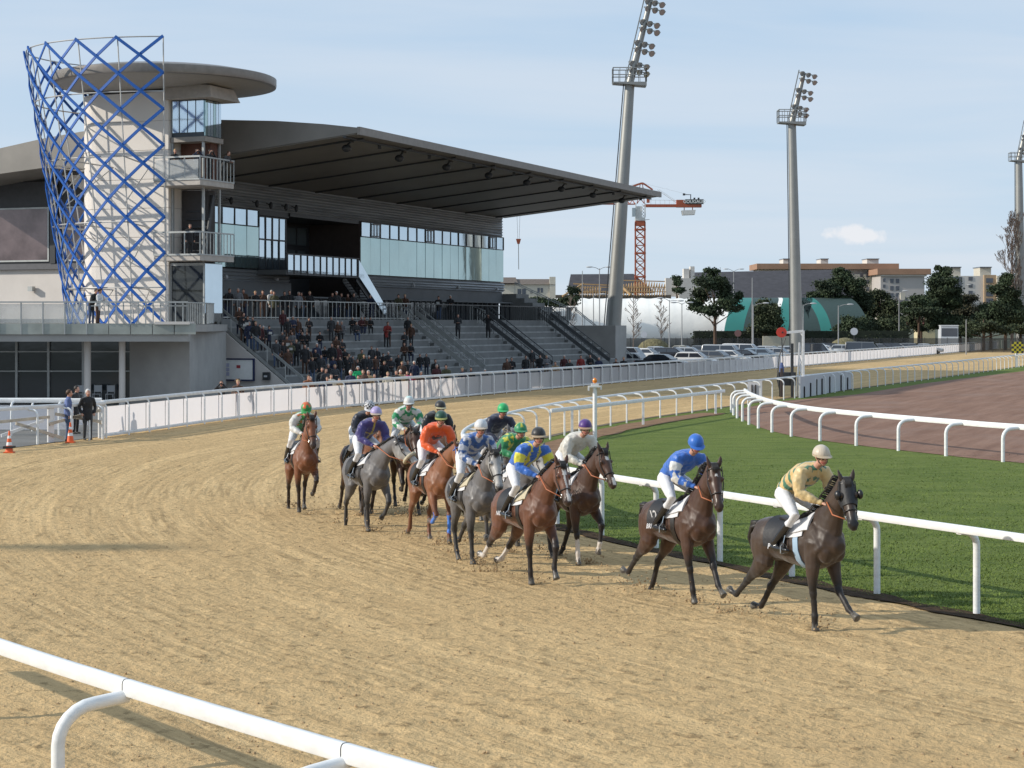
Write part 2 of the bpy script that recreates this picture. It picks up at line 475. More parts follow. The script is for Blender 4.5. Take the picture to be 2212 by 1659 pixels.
# paved apron behind the outer fence and the car park beyond the stand
ASPH = mat('apron_asphalt', (0.16, 0.155, 0.145), 0.9, var=0.2, vscale=0.7)
ap = MB()
lw = [p for p in OUTER if p.y > 52 and p.y < 300]
poly = [(p.x - 0.3, p.y) for p in lw] + [(-60, 330), (-80, 120), (-60, 56)]
n = len(poly)
ap.add([(x, y, 0.004) for x, y in poly], [tuple(range(n))])
tag(ap.build('apron', ASPH), kind='structure')

# turf blades standing up from the infield near the camera
GB = mat('grass_blades', (0.135, 0.182, 0.045), .8, var=.45, vscale=1.2, spec=.1)
rg = random.Random(21); vs = []; fs = []
nearI = [p for p in INNER if p.y < 62]
for k in range(150000):
    Y = 17 * math.exp(rg.random() ** 1.15 * 1.25)
    if rg.random() < (Y - 28) / 30: continue
    ix = None
    for a_, b_ in zip(nearI, nearI[1:]):
        if a_.y <= Y < b_.y: ix = a_.x + (b_.x - a_.x) * (Y - a_.y) / (b_.y - a_.y); break
    if ix is None: continue
    x = ix + .12 + (.38 * Y + 4 - ix) * rg.random() ** 1.15
    if rg.random() < (x - .31 * Y - 1) / 3: continue
    hgt = rg.uniform(.012, .030) * (1 + .6 * mnoise.noise(Vector((x, Y, 0)))); a = rg.random() * 6.28; w = .004 + .00022 * Y; dx, dy = math.cos(a) * w, math.sin(a) * w; lx, ly = rg.gauss(0, .02), rg.gauss(0, .02)
    n0 = len(vs); vs += [(x - dx, Y - dy, -.006), (x + dx, Y + dy, -.006), (x + lx, Y + ly, hgt)]; fs.append((n0, n0 + 1, n0 + 2))
mb_ = MB(); mb_.v = vs; mb_.f = fs
tag(mb_.build('grass', GB, None, recalc=False), 'short upright grass blades of the infield turf', 'grass', kind='stuff')
# ------------------------------------------------------------------ running rails
WHITE = mat('rail_white_plastic', (0.75, 0.755, 0.75), 0.40, var=0.09, vscale=5, spec=0.45, bump=0.002, bscale=7, stretch=(1, 1, 2.5))
WHITE2 = mat('weathered_white', (0.72, 0.71, 0.70), 0.55, var=0.10, vscale=3)
DARKJ = mat('joint_rubber', (0.10, 0.10, 0.10), 0.7, var=0.1)
def sweep_rail(mb, path, z, w, h, side=0.0):
    """rounded profile swept along path; w across, h vertical"""
    prof = [(-.5, -.42), (-.45, -.5), (.45, -.5), (.5, -.42), (.5, .22), (.44, .38), (.30, .48), (.1, .5), (-.1, .5), (-.30, .48), (-.44, .38), (-.5, .22)]
    rings = []
    for i, p in enumerate(path):
        t = (path[min(i + 1, len(path) - 1)] - path[max(i - 1, 0)]); t.z = 0; t.normalize(); n = Vector((t.y, -t.x, 0))
        rings.append([p + n * (side + a * w) + Vector((0, 0, z + b * h)) for a, b in prof])
    mb.rings(rings)
def hoop_post(base, n, arm, z, rad, bend=0.28, foot=0.0, nseg=6, cap=True):
    """post standing at base, bending over at the top and reaching `arm` along n to carry the rail"""
    b = Vector(base)
    path = [b + Vector((0, 0, -0.02)), b + Vector((0, 0, z - bend))]
    for k in range(1, nseg + 1):
        a = math.pi / 2 * k / nseg
        path.append(b + n * (bend * (1 - math.cos(a))) + Vector((0, 0, z - bend + bend * 0.93 * math.sin(a))))
    path.append(b + n * arm + Vector((0, 0, z)))
    return path
def rail_thing(name, label, path, z, w, h, step, off, arm, rad, start=0.0, end=1e9, joints=True, hexposts=False, group=None, side_sign=1, skip=(), n=10, bend=0.28, zpost=None):
    """a running rail on posts; off = distance of the post base from the rail line, on the infield side"""
    root = empty(name, path[0]); tag(root, label, 'rail', group)
    inv = Vector(path[0])
    P = [p - inv for p in path]
    mb = MB(); sweep_rail(mb, P, z, w, h); mb.build('top_rail', WHITE, root, smooth=40)
    pts = resample(P, step); cnt = 0; extra = MB(); jm = MB()
    idx = list(range(len(pts)))
    dist = sorted(idx, key=lambda i: (pts[i][0] + inv).length)
    keep = set(dist[:100])
    for i, (p, t) in enumerate(pts):
        if i in skip: continue
        nn = Vector((t.y, -t.x, 0)).normalized() * side_sign
        base = p + nn * off
        zp = (z - h * 0.25) if zpost is None else zpost
        pathp = hoop_post(base, nn * (-1 if off > 0 else 1), abs(off), zp, rad, bend)
        if i in keep:
            m = MB(); m.tube(pathp, rad, n); m.build('post', WHITE, root, smooth=50)
        else:
            extra.tube(pathp, rad, 5)
        if joints and (p + inv).y < 95:
            jm = MB()
            jj = [p - t * 0.006, p + t * 0.006]
            sweep_rail(jm, jj, z, w * 1.04, h * 1.03)
            if (p + inv).length < 40: sweep_rail(jm, [p - t * 0.05, p + t * 0.05], z - h * 0.56, w * 0.5, 0.03)
            jm.build('joint', DARKJ if (p + inv).length < 16 else WHITE2, root)
    if extra.v: tag(extra.build('distant_posts', WHITE, root, smooth=50), kind='stuff')
    return root
# near rail at the camera's feet: outer edge of the track; posts stand outside of it
nearp = [Vector((x, y, 0)) for x, y in [(3.3, 7.4), (2.0, 8.75), (0.7, 10.15), (-1.09, 12.15), (-2.98, 14.34), (-4.5, 16.2), (-6.2, 18.4), (-8.0, 20.9)]]
nearp = catmull(nearp, 6)
# joint lands on (-2.98, 14.34) and (-1.09, 12.15)
nl = 0
for a, b in zip(nearp, nearp[1:]):
    nl += (b - a).length
    if (b - Vector((-1.09, 12.15, 0))).length < 1e-3: break
step0 = 2.893
startcut = nl % step0
def cut(path, d):
    out = []; acc = 0
    for a, b in zip(path, path[1:]):
        L = (b - a).length
        if acc + L > d:
            if not out: out.append(a.lerp(b, (d - acc) / L))
            out.append(b)
        acc += L
    return out
rail_thing('outer_rail', 'thick white rail on bent tubular posts crossing the bottom left corner of the foreground', cut(nearp, startcut), 1.19, 0.085, 0.125, step0, -0.58, 0.55, 0.052, n=16, bend=0.30, zpost=1.12)

# inner rail: thick plastic profile on square-ish posts in the foreground, hoops further on
inn = [p for p in INNER]
near_inner = [p for p, t in resample(INNER, 0.5) if 12 < p.y < 47]
far_inner = [p for p, t in resample(INNER, 1.0) if 46 < p.y < 330]
rail_thing('inner_rail', 'thick white rail beside the grass directly behind the two leading horses', near_inner, 1.19, 0.09, 0.108, 2.13, 0.30, 0.3, 0.050, n=12, bend=0.22)
rail_thing('inner_rail', 'long white rail on thin hooped posts curving away along the far side of the sand', far_inner, 1.12, 0.09, 0.085, 2.25, 0.50, 0.5, 0.034, n=7, bend=0.24)
# curved rail between the grass and the brown track, posts on the grass side
cv = [p + Vector((0.62, 0.12, 0)) for p in CURVE if p.y > 33]
rail_thing('curved_rail', 'bright white rail bending round between the grass infield and the brown track', cv, 1.0, 0.10, 0.16, 2.55, -0.62, 0.6, 0.055, n=12, side_sign=1, bend=0.30, zpost=0.97)

# short straight rail on T posts on the infield
root = empty('short_rail', (2.6, 66.2, 0)); tag(root, 'short straight white rail on flat posts standing on the grass beside the orange lamp pole', 'rail')
a, b = Vector((1.35, 64.5, 0)) - root.location, Vector((9.6, 83.7, 0)) - root.location
m = MB(); sweep_rail(m, [a, a.lerp(b, .5), b], 0.98, 0.08, 0.14); m.build('top_rail', WHITE, root, smooth=40)
for q in [(2.15, 66.3), (5.2, 73.4), (9.06, 82.4)]:
    p = Vector((q[0], q[1], 0)) - root.location
    MB().bar(p + Vector((0, 0, -.02)), p + Vector((0, 0, 0.93)), 0.15, 0.09).build('post', WHITE, root)

# signal pole with orange lamp
root = empty('signal_pole', pg(1285, 948)); tag(root, 'white pole with an orange beacon on a bracket standing at the edge of the grass', 'pole')
MB().tube([(0, 0, -.02), (0, 0, 1.85)], 0.075, 12).build('post', WHITE, root, smooth=50)
m = MB(); m.box(-.20, .20, -.12, .12, 1.80, 1.85); m.box(-.13, .13, -.1, .1, 1.85, 1.93); m.box(-.24, -.19, -.1, .1, 1.68, 1.85); m.box(.19, .24, -.1, .1, 1.72, 1.85); m.build('bracket', WHITE2, root)
m = MB(); m.ell((0, 0, 2.03), .085, .085, .10); m.build('beacon', mat('orange_lens', (0.75, 0.22, 0.01), 0.25, var=0.05, coat=0.5), root, smooth=True)

# outer fence: white frosted panels between posts under a rounded top rail
PANEL = mat('fence_panel', (0.86, 0.83, 0.84), 0.7, var=0.07, vscale=0.8)
_nt = PANEL.node_tree; _b = _nt.nodes['Principled BSDF']
_tr = _nt.nodes.new('ShaderNodeBsdfTranslucent'); _tr.inputs[0].default_value = (0.80, 0.76, 0.76, 1)
_tp = _nt.nodes.new('ShaderNodeBsdfTransparent'); _m1 = _nt.nodes.new('ShaderNodeMixShader'); _m2 = _nt.nodes.new('ShaderNodeMixShader')
_m1.inputs[0].default_value = 0.55; _m2.inputs[0].default_value = 0.04
_nt.links.new(_b.outputs[0], _m1.inputs[1]); _nt.links.new(_tr.outputs[0], _m1.inputs[2])
_nt.links.new(_m1.outputs[0], _m2.inputs[1]); _nt.links.new(_tp.outputs[0], _m2.inputs[2])
_nt.links.new(_m2.outputs[0], _nt.nodes['Material Output'].inputs[0])
FW = 1.25
fp = [p for p, t in resample(OUTER, 0.5) if 65.2 < p.y < 300 and p.x > -16]
root = empty('outer_fence', fp[0]); tag(root, 'long white panelled fence along the outside of the sand track in front of the grandstand', 'fence')
o0 = Vector(fp[0]); P = [p - o0 for p in fp]
m = MB(); sweep_rail(m, P, FW, 0.13, 0.13, side=0.0); m.build('top_rail', WHITE2, root, smooth=40)
m = MB(); sweep_rail(m, P, 0.08, 0.07, 0.10, side=0.03); m.build('bottom_rail', WHITE2, root, smooth=40)
pts = resample(P, 1.85)
ex, exp_ = MB(), MB()
for i, (p, t) in enumerate(pts):
    n = Vector((t.y, -t.x, 0)).normalized()
    base = p + n * 0.16
    path = [base + Vector((0, 0, -.02)), base + Vector((0, 0, FW - .20)), base - n * .05 + Vector((0, 0, FW - 0.07)), p + Vector((0, 0, FW - .03))]
    if i < 100: MB().tube(path, 0.035, 6).build('post', WHITE, root, smooth=50)
    else: ex.tube(path, 0.035, 4)
    if i + 1 < len(pts):
        q, tq = pts[i + 1]; nq = Vector((tq.y, -tq.x, 0)).normalized()
        a = p + n * 0.02; b = q + nq * 0.02; tt = (b - a).normalized()
        mm = MB() if i < 100 else exp_
        pa, pb = a + tt * .03, b - tt * .03; mm.add([pa + Vector((0, 0, .14)), pb + Vector((0, 0, .14)), pb + Vector((0, 0, 1.08)), pa + Vector((0, 0, 1.08))], [(0, 1, 2, 3)])
        if i < 100: mm.build('panel', PANEL, root)
tag(ex.build('distant_posts', WHITE, root), kind='stuff'); tag(exp_.build('distant_panels', PANEL, root), kind='stuff')
# green railing at the very end of the straight
root = empty('railing', pt(2164, 735, 300) * 1.0); root.location.z = 0
tag(root, 'pale green upright railing continuing past the end of the white fence', 'fence')
GREENM = mat('green_paint', (0.10, 0.30, 0.24), 0.5, var=0.1)
m = MB(); d = Vector((0.4, 0.916, 0))
for k in range(14): MB().bar(d * k * 1.3 + Vector((0, 0, 0)), d * k * 1.3 + Vector((0, 0, 1.4)), 0.10).build('upright', WHITE2, root)
m = MB(); m.bar(Vector((0, 0, 1.4)), d * 18 + Vector((0, 0, 1.4)), 0.12); m.bar(Vector((0, .5, .7)), d * 18 + Vector((0, .5, .7)), 0.05, 1.3); m.build('mesh_panel', GREENM, root)

# gate at the near end of the fence: two posts with boards, cross braces
GATEP = pg(40, 968), pg(210, 951)
ga = Vector((-17.0, 60.0, 0)); gb = Vector((-14.35, 65.2, 0))
root = empty('gate', ga); tag(root, 'white rail gate with slanted wooden braces at the left end of the panelled fence', 'gate')
L = gb - ga; t = L.normalized(); n = Vector((t.y, -t.x, 0))
m = MB(); sweep_rail(m, [-t * 6 + Vector((-.5, 0, 0)), -t * 2.5, Vector((0, 0, 0)), L * .3, L * .5, L * .75, L], 1.22, 0.12, 0.13); m.build('top_rail', WHITE2, root, smooth=40)
for f in (-.95, -.45, 0.0, 0.33, 0.62, 0.78, 0.9):
    base = L * f + n * .4
    MB().tube(hoop_post(base, -n, .4, 1.15, .04, .2), .04, 8).build('post', WHITE, root, smooth=50)
for f in (0.02, 0.52, 0.97): MB().bar(L * f + Vector((0, 0, 0)), L * f + Vector((0, 0, 1.15)), 0.30, 0.05, up=(n.x, n.y, 0)).build('board', WHITE2, root)
WOOD = mat('pale_wood', (0.48, 0.42, 0.34), 0.8, var=0.2, vscale=4)
for a_, b_, z0, z1 in ((0.05, .5, .80, .86), (.5, .95, .62, .98), (.55, .98, .95, .55), (.22, .62, .72, .10), (.1, .45, .35, .75)):
    MB().bar(L * a_ + n * .05 + Vector((0, 0, z0)), L * b_ + n * .05 + Vector((0, 0, z1)), 0.04, 0.10).build('brace', WOOD if z0 != .35 else WHITE2, root)
# second, straight rail beyond the gate and its hoops
for yy, zc, lab in ((66.6, 1.25, 'white rail on hooped posts crossing behind the gate, nearer to the stand'), (69.5, 1.15, 'lower white rail behind the gate, the one furthest back')):
    root = empty('crossing_rail', (-24, yy, 0)); tag(root, lab, 'rail')
    m = MB(); sweep_rail(m, [Vector((0, 0, 0)), Vector((4, 0, 0)), Vector((8.6, 0, 0))], zc, 0.12, 0.16); m.build('top_rail', WHITE, root, smooth=40)
    for k in range(5):
        MB().tube(hoop_post(Vector((1 + k * 1.7, -.4, 0)), Vector((0, 1, 0)), .4, zc - .05, .04, .2), .04, 8).build('post', WHITE, root, smooth=50)
    MB().add([(0.2, .12, .2), (8.2, .12, .2), (8.2, .12, zc - .2), (.2, .12, zc - .2)], [(0, 1, 2, 3)]).build('panel', PANEL, root)

# traffic cones
ORANGE = mat('cone_orange', (0.78, 0.13, 0.03), 0.5, var=0.1)
def cone(loc, label):
    r = empty('traffic_cone', loc); r.scale = (.72, .72, .72); tag(r, label, 'cone', 'traffic cones by the gate')
    m = MB(); m.box(-.20, .20, -.20, .20, 0, .05); m.tube([(0, 0, .05), (0, 0, .95)], [.165, .03], 14); m.build('body', ORANGE, r, smooth=40)
    for z0, z1, r0, r1 in ((.32, .46, .128, .107), (.62, .74, .083, .066)): MB().tube([(0, 0, z0), (0, 0, z1)], [r0, r1], 14).build('stripe', WHITE, r, smooth=40)
    return r
c = cone(pg(20, 978), 'orange and white traffic cone at the very left edge, beside the gate post')
c.location.z = 0
MB().box(-.22, .22, -.22, .22, 0.20, 0.29).build('black_band', mat('rubber_black', (0.02, .02, .02), .7, var=0), c)
cone(pg(152, 956), 'orange and white traffic cone in front of the two men at the gate')
# ------------------------------------------------------------------ grandstand
CONC = mat('concrete', (0.36, 0.345, 0.325), 0.85, var=0.10, vscale=0.8, bump=0.01, bscale=6)
CONCL = mat('pale_concrete', (0.62, 0.575, 0.535), 0.8, var=0.05, vscale=0.6)
STEEL = mat('galvanised_steel', (0.42, 0.43, 0.42), 0.45, metal=0.5, var=0.1, vscale=3)
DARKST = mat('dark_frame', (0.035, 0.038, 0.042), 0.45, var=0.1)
SOFF = mat('soffit_metal', (0.20, 0.185, 0.16), 0.5, var=0.10, vscale=0.5)
ROOFM = mat('roof_metal', (0.22, 0.205, 0.185), 0.55, var=0.14, vscale=0.4, metal=0.2)
TERR = mat('terrace_concrete', (0.20, 0.20, 0.195), 0.85, var=0.14, vscale=1.2)
def glass(name, col, metal, rough=0.06, var=0.08, vscale=0.35):
    return mat(name, col, rough, metal=metal, var=var, vscale=vscale, spec=0.8, bump=0.004, bscale=0.8)
TEAL = glass('teal_glass', (0.43, 0.56, 0.555), 0.82, .05, .10, .25)
SKYG = glass('sky_glass', (0.62, 0.72, 0.80), 0.85)
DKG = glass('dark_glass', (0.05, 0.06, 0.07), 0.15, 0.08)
BALG = glass('balustrade_glass', (0.30, 0.36, 0.36), 0.4, 0.12)
def cladding():
    m, nt, b, new, link = node_mat('ribbed_cladding')
    b.inputs['Metallic'].default_value = 0.45; b.inputs['Roughness'].default_value = 0.42
    g = new('NewGeometry').outputs['Position']
    sx = new('SeparateXYZ'); link(g, sx.inputs[0])
    fr = mth(new, link, 'FRACT', mth(new, link, 'MULTIPLY', sx.outputs[2], 5.2), 0)
    tri = mth(new, link, 'ABSOLUTE', mth(new, link, 'SUBTRACT', fr, 0.5), 0)
    st = new('Mapping'); link(g, st.inputs[0]); st.inputs['Scale'].default_value = (0.2, 0.2, 2)
    nz = noise_n(new, link, st.outputs[0], 1.5, 4)
    col = mixrgb(new, link, rng(new, link, nz, .35, .65), (0.26, 0.275, 0.29), (0.36, 0.375, 0.39))
    link(col, b.inputs['Base Color'])
    bp = new('Bump'); bp.inputs['Strength'].default_value = 1.0; bp.inputs['Distance'].default_value = 0.10
    link(tri, bp.inputs['Height']); link(bp.outputs[0], b.inputs['Normal'])
    return m
CLAD = cladding()

stand = empty('grandstand', S(30, 20, 0)); tag(stand, 'large grey grandstand with a jutting wedge roof and teal glass front full of spectators', 'grandstand')
OFF = Matrix.Translation(-stand.location)
def fin(mb, name, m, parent=None, smooth=False, root=None):
    root = root or stand
    o = mb.build(name, m, None, smooth)
    o.data.transform(Matrix.Translation(-root.location))
    o.parent = parent or root
    return o
FT = 19.8
# terraces: eight tiers up to the concourse
def tier_h(t):
    if t < 9: return 0.0
    if t < 13.9: return 0.45 * (1 + math.floor((t - 9) / 0.6125)) + 0.25
    return 4.3
S0T, S1T = 0.5, 56.5
for k in range(8):
    t0 = 9 + k * 0.6125
    fin(MB().sbox(S0T + .003 * k, S1T - 0.003 * k, t0, 13.92, 0.0 if k == 0 else 0.45 * k + 0.25, 0.45 * (k + 1) + 0.25), 'tier', TERR)
for k in range(8): fin(MB().sbox(S0T + .01, S1T - .01, 9 + k * .6125 - .012, 9 + k * .6125 + .05, .45 * (k + 1) + .16, .45 * (k + 1) + .262), 'lit_edge', mat('tier_lit_edge', (.33, .33, .32), .8, var=.2, vscale=1.5))  # paler strips added to set off tier edges, since the tiers shade alike
fin(MB().sbox(S0T + .03, S1T - .03, 13.9, 36, 3.86, 4.3), 'concourse', TERR)
fin(MB().sbox(S0T + .05, S1T - .05, 14.2, 36, 0.0, 3.85), 'base_wall', CONC)
# pale seat blocks scattered on the tiers and stairs
STEPB = mat('step_block', (0.21, 0.21, 0.205), 0.85, var=0.1)
for s0 in (12.0, 25.0, 38.0, 51.0):
    m = MB()
    for k in range(8):
        z = 0.45 * k + 0.25 if k else 0.0
        m.sbox(s0, s0 + 1.6, 9 + k * .6125 - 0.3, 9 + k * .6125 - 0.003, z, z + .23 + (.25 if k == 0 else 0))
    fin(m, 'aisle_steps', STEPB)
# far outer staircase block beside the facade
m = MB()
for k in range(6):
    m.sbox(56.55, 59.4, 14.8 + k * 0.75, 20.0, 4.3 + .38 * k - (0.4 if k == 0 else 0), 4.3 + .38 * (k + 1))
fin(m, 'end_stair', TERR)
fin(MB().sbox(56.55, 59.4, 9.6, 20.0, 0, 3.88), 'end_block', CONC)
m = MB()
for k in range(9):
    m.sbox(56.56, 59.35, 9.2 - k * 0.0 + k * .6, 14.9, 0.42 * k, .42 * (k + 1))
fin(m, 'end_stair', TERR)

# facade wall and its openings -------------------------------------------------
ZT = 13.3
def wall(s0, s1, z0, z1, m=CLAD, t=FT, th=0.3, name='cladding'):
    return fin(MB().sbox(s0, s1, t, t + th, z0, z1), name, m)
# ribs on the cladding: real battens
def battens(s0, s1, z0, z1, t=FT, pitch=0.235):
    m = MB(); z = z0 + 0.06
    while z < z1 - 0.05:
        m.sbox(s0, s1, t - 0.07, t - 0.002, z, z + 0.085); z += pitch
    return fin(m, 'rib', CLAD)
wall(2.0, 56.4, 11.45, ZT + .35); battens(2.0, 56.4, 11.5, ZT + .2)
wall(9.0, 19.2, 6.75, 7.5); battens(9.0, 19.2, 6.8, 7.5)
wall(29.4, 56.4, 6.75, 7.5, t=FT - .15); battens(29.4, 56.5, 6.8, 7.5, t=FT - .15)
PANC = mat('fascia_panel', (0.14, 0.145, 0.15), 0.7, var=0.12, vscale=0.6)
wall(9.0, 19.5, 5.85, 6.74, PANC, name='fascia'); wall(29.4, 56.4, 5.85, 6.74, PANC, name='fascia')
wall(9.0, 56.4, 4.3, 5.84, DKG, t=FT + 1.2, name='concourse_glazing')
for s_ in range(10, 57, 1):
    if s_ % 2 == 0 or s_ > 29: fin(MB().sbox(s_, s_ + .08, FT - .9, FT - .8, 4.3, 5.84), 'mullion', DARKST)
fin(MB().sbox(9.0, 56.4, FT - 1.0, FT + 1.2, 5.75, 5.85), 'canopy_slab', PANC)
# window panels as individual glass sheets with dark gaps
def windows(s0, s1, n, z0, z1, m, name, gap=0.05, t=FT, frame=True):
    w = (s1 - s0) / n
    f = MB()
    for k in range(n + 1): f.sbox(s0 + w * k - gap / 2, s0 + w * k + gap / 2, t - .06, t + .04, z0, z1)
    f.sbox(s0, s1, t - .07, t + .05, z0 - .06, z0); f.sbox(s0, s1, t - .07, t + .05, z1, z1 + .06)
    if frame: fin(f, 'window_frame', DARKST)
    for k in range(n):
        j = random.uniform(-.012, .012); j2 = random.uniform(-.01, .01)
        mm = MB(); a, b_ = s0 + w * k + gap / 2 + .002, s0 + w * (k + 1) - gap / 2 - .002
        mm.hexa([S(a, t + j, z0 + .002), S(a, t + .05, z0 + .002), S(b_, t + .05, z0 + .002), S(b_, t - j, z0 + .002), S(a, t + j + j2, z1 - .002), S(a, t + .05, z1 - .002), S(b_, t + .05, z1 - .002), S(b_, t - j + j2, z1 - .002)])
        fin(mm, name, m)
windows(9.1, 15.2, 4, 10.35, 11.35, SKYG, 'pane'); windows(9.1, 15.2, 4, 7.6, 10.28, TEAL, 'glass_panel', 0.02, frame=False)
windows(15.5, 19.1, 4, 9.6, 11.0, SKYG, 'pane', 0.08, t=FT + .2); windows(15.5, 19.1, 4, 7.6, 9.5, SKYG, 'pane', 0.08, t=FT + .2)
wall(15.2, 19.2, 11.1, 11.45, DARKST, name='lintel'); 
windows(29.5, 56.3, 17, 10.35, 11.35, SKYG, 'pane', 0.07, t=FT - .15); windows(29.5, 56.3, 17, 7.6, 10.28, TEAL, 'glass_panel', 0.02, t=FT - .15, frame=False)
for a in (31.3, 40.7, 53.1):      # opened casements in the upper row
    m = MB()
    for q in (0, .55, 1.1): m.sbox(a + q, a + q + .07, FT - .25, FT - .21, 10.38, 11.33)
    m.sbox(a, a + 1.17, FT - .25, FT - .21, 10.38, 10.46); m.sbox(a, a + 1.17, FT - .25, FT - .21, 11.25, 11.33)
    fin(m, 'casement', mat('casement_grey', (0.25, 0.26, 0.28), .5))
# deep dark recess
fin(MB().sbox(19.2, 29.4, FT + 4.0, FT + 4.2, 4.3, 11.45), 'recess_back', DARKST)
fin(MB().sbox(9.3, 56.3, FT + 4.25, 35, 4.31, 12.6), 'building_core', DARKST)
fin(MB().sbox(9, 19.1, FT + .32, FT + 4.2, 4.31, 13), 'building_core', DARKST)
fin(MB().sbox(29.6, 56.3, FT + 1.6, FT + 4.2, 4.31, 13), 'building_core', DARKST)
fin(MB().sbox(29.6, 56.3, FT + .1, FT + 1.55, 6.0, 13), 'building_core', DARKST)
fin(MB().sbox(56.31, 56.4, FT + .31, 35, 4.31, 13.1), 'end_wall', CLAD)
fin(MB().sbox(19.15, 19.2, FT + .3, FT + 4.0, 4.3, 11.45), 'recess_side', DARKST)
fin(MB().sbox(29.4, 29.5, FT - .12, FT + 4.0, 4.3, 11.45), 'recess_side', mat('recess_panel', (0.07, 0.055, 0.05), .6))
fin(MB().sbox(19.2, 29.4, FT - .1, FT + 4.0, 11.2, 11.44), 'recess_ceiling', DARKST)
windows(19.6, 28.8, 6, 9.7, 10.9, glass('inner_glass', (.16, .2, .21), .5), 'inner_window', .15, t=FT + 3.9)
windows(19.6, 28.8, 6, 7.6, 9.3, glass('inner_glass', (.16, .2, .21), .5), 'inner_window', .25, t=FT + 3.9)
# little balcony in front of the recess with glass balustrade, stair going down
fin(MB().sbox(14.9, 26.0, FT - 2.2, FT + 4, 7.2, 7.5), 'upper_balcony', PANC)
m = MB()
for k in range(12):
    s_ = 15.0 + k * 0.9
    m.sbox(s_, s_ + .07, FT - 2.25, FT - 2.18, 7.25, 8.55)
m.sbox(14.9, 25.1, FT - 2.27, FT - 2.16, 8.5, 8.57); fin(m, 'balcony_railing', DARKST)
for k in range(11): fin(MB().sbox(15.1 + k * .9, 15.86 + k * .9, FT - 2.2, FT - 2.17, 7.35, 8.48), 'glass_panel', SKYG)
m = MB()   # sloping stair balustrade
a = [S(25.2, FT - 2.2, 8.45), S(29.6, FT - 2.2, 5.1), S(29.6, FT - 2.2, 4.4), S(25.2, FT - 2.2, 7.3)]
b_ = [p + (S(0, 1) - S(0, 0)) * .04 for p in a]
m.hexa([a[0], a[1], a[2], a[3], b_[0], b_[1], b_[2], b_[3]]); fin(m, 'stair_glass', SKYG)
m = MB(); m.bar(S(25.2, FT - 2.0, 7.2), S(29.6, FT - 2.0, 4.35), .1, .5); m.bar(S(25.2, FT - .9, 7.2), S(29.6, FT - .9, 4.35), .1, .5)
for k in range(16):
    f = k / 15; c = S(25.2 + 4.4 * f, FT - 1.9, 7.2 - 2.85 * f); d = S(25.2 + 4.4 * f, FT - 1.0, 7.2 - 2.85 * f); m.bar(c, d, .28, .05)
fin(m, 'stair', DARKST)
# small floodlamps on the lower cladding
LAMPM = mat('small_lamp', (0.55, 0.56, 0.58), .3, var=0)
for s_ in (10.6, 17.0, 30, 38, 46.5, 54.5):
    m = MB(); c = S(s_, FT - .35, 6.95); m.ell(c, .11, .11, .14); m.bar(c, S(s_, FT - .1, 6.95), .05); fin(m, 'wall_lamp', LAMPM, smooth=True)
for s_ in (11, 14.2, 16, 18.0, 19.4):
    m = MB(); c = S(s_, FT - .45, 11.75); m.ell(c, .13, .13, .24); m.bar(c, S(s_, FT - .1, 11.9), .06); fin(m, 'spotlight', DARKST, smooth=True)

# roof ------------------------------------------------------------------------
top = [(5.9, 14.92), (8, 15.2), (11, 15.5), (14.7, 15.72), (19, 15.8), (23, 15.55), (27, 15.1), (30, 14.65), (36, 13.6)]
bot = [(36, 12.4), (30, 13.1), (27, 13.35), (23, 13.2), (19.8, 13.15), (14.7, 13.68), (5.9, 14.62)]
def profile(s0, s1, pf, name, m):
    a = [S(s0, t, z) for t, z in pf]; b = [S(s1, t, z) for t, z in pf]; n = len(pf)
    mb = MB(); mb.add(a + b, [tuple(range(n)), tuple(range(2 * n - 1, n - 1, -1))] + [(k, (k + 1) % n, (k + 1) % n + n, k + n) for k in range(n)])
    return fin(mb, name, m)
roof = profile(2.0, 57.0, top + bot, 'roof', ROOFM)
# soffit lining just under the roof with seams, front fascia
profile(2.05, 56.95, [(6.0, 14.60), (14.7, 13.66), (19.78, 13.13), (19.78, 13.09), (14.7, 13.61), (6.0, 14.555)], 'soffit', SOFF)
def soff_z(t): return 14.555 + (13.09 - 14.555) * (t - 6.0) / 13.78
m = MB()
for k in range(9):
    s_ = 3.5 + k * 6.4
    m.hexa([S(s_, 6.3, soff_z(6.3) - .10), S(s_, 19.7, soff_z(19.7) - .10), S(s_ + .16, 19.7, soff_z(19.7) - .10), S(s_ + .16, 6.3, soff_z(6.3) - .10), S(s_, 6.3, soff_z(6.3) + .03), S(s_, 19.7, soff_z(19.7) + .03), S(s_ + .16, 19.7, soff_z(19.7) + .03), S(s_ + .16, 6.3, soff_z(6.3) + .03)])
    fin(m, 'soffit_seam', DARKST); m = MB()
fin(MB().sbox(1.97, 57.03, 5.72, 5.895, 14.52, 14.96), 'fascia', mat('fascia_edge', (0.22, .2, .18), .5))
fin(MB().sbox(1.95, 57.05, 6.6, 6.75, 14.36, 14.47), 'gutter', DARKST)
for k in range(8):
    s_ = 4.0 + k * 6.9
    m = MB(); c = S(s_, 7.6, 14.0)
    m.ell(c, .28, .28, .22); m.bar(c + Vector((0, 0, .1)), S(s_, 7.3, 14.42), .1); m.bar(S(s_ - .25, 7.3, 14.38), S(s_ + .25, 7.3, 14.38), .1); fin(m, 'roof_spotlight', DARKST)
    fin(MB().bar(S(s_ + 2.8, 6.9, 14.42), S(s_ + 2.8, 6.9, 14.18), .2), 'bracket', DARKST)

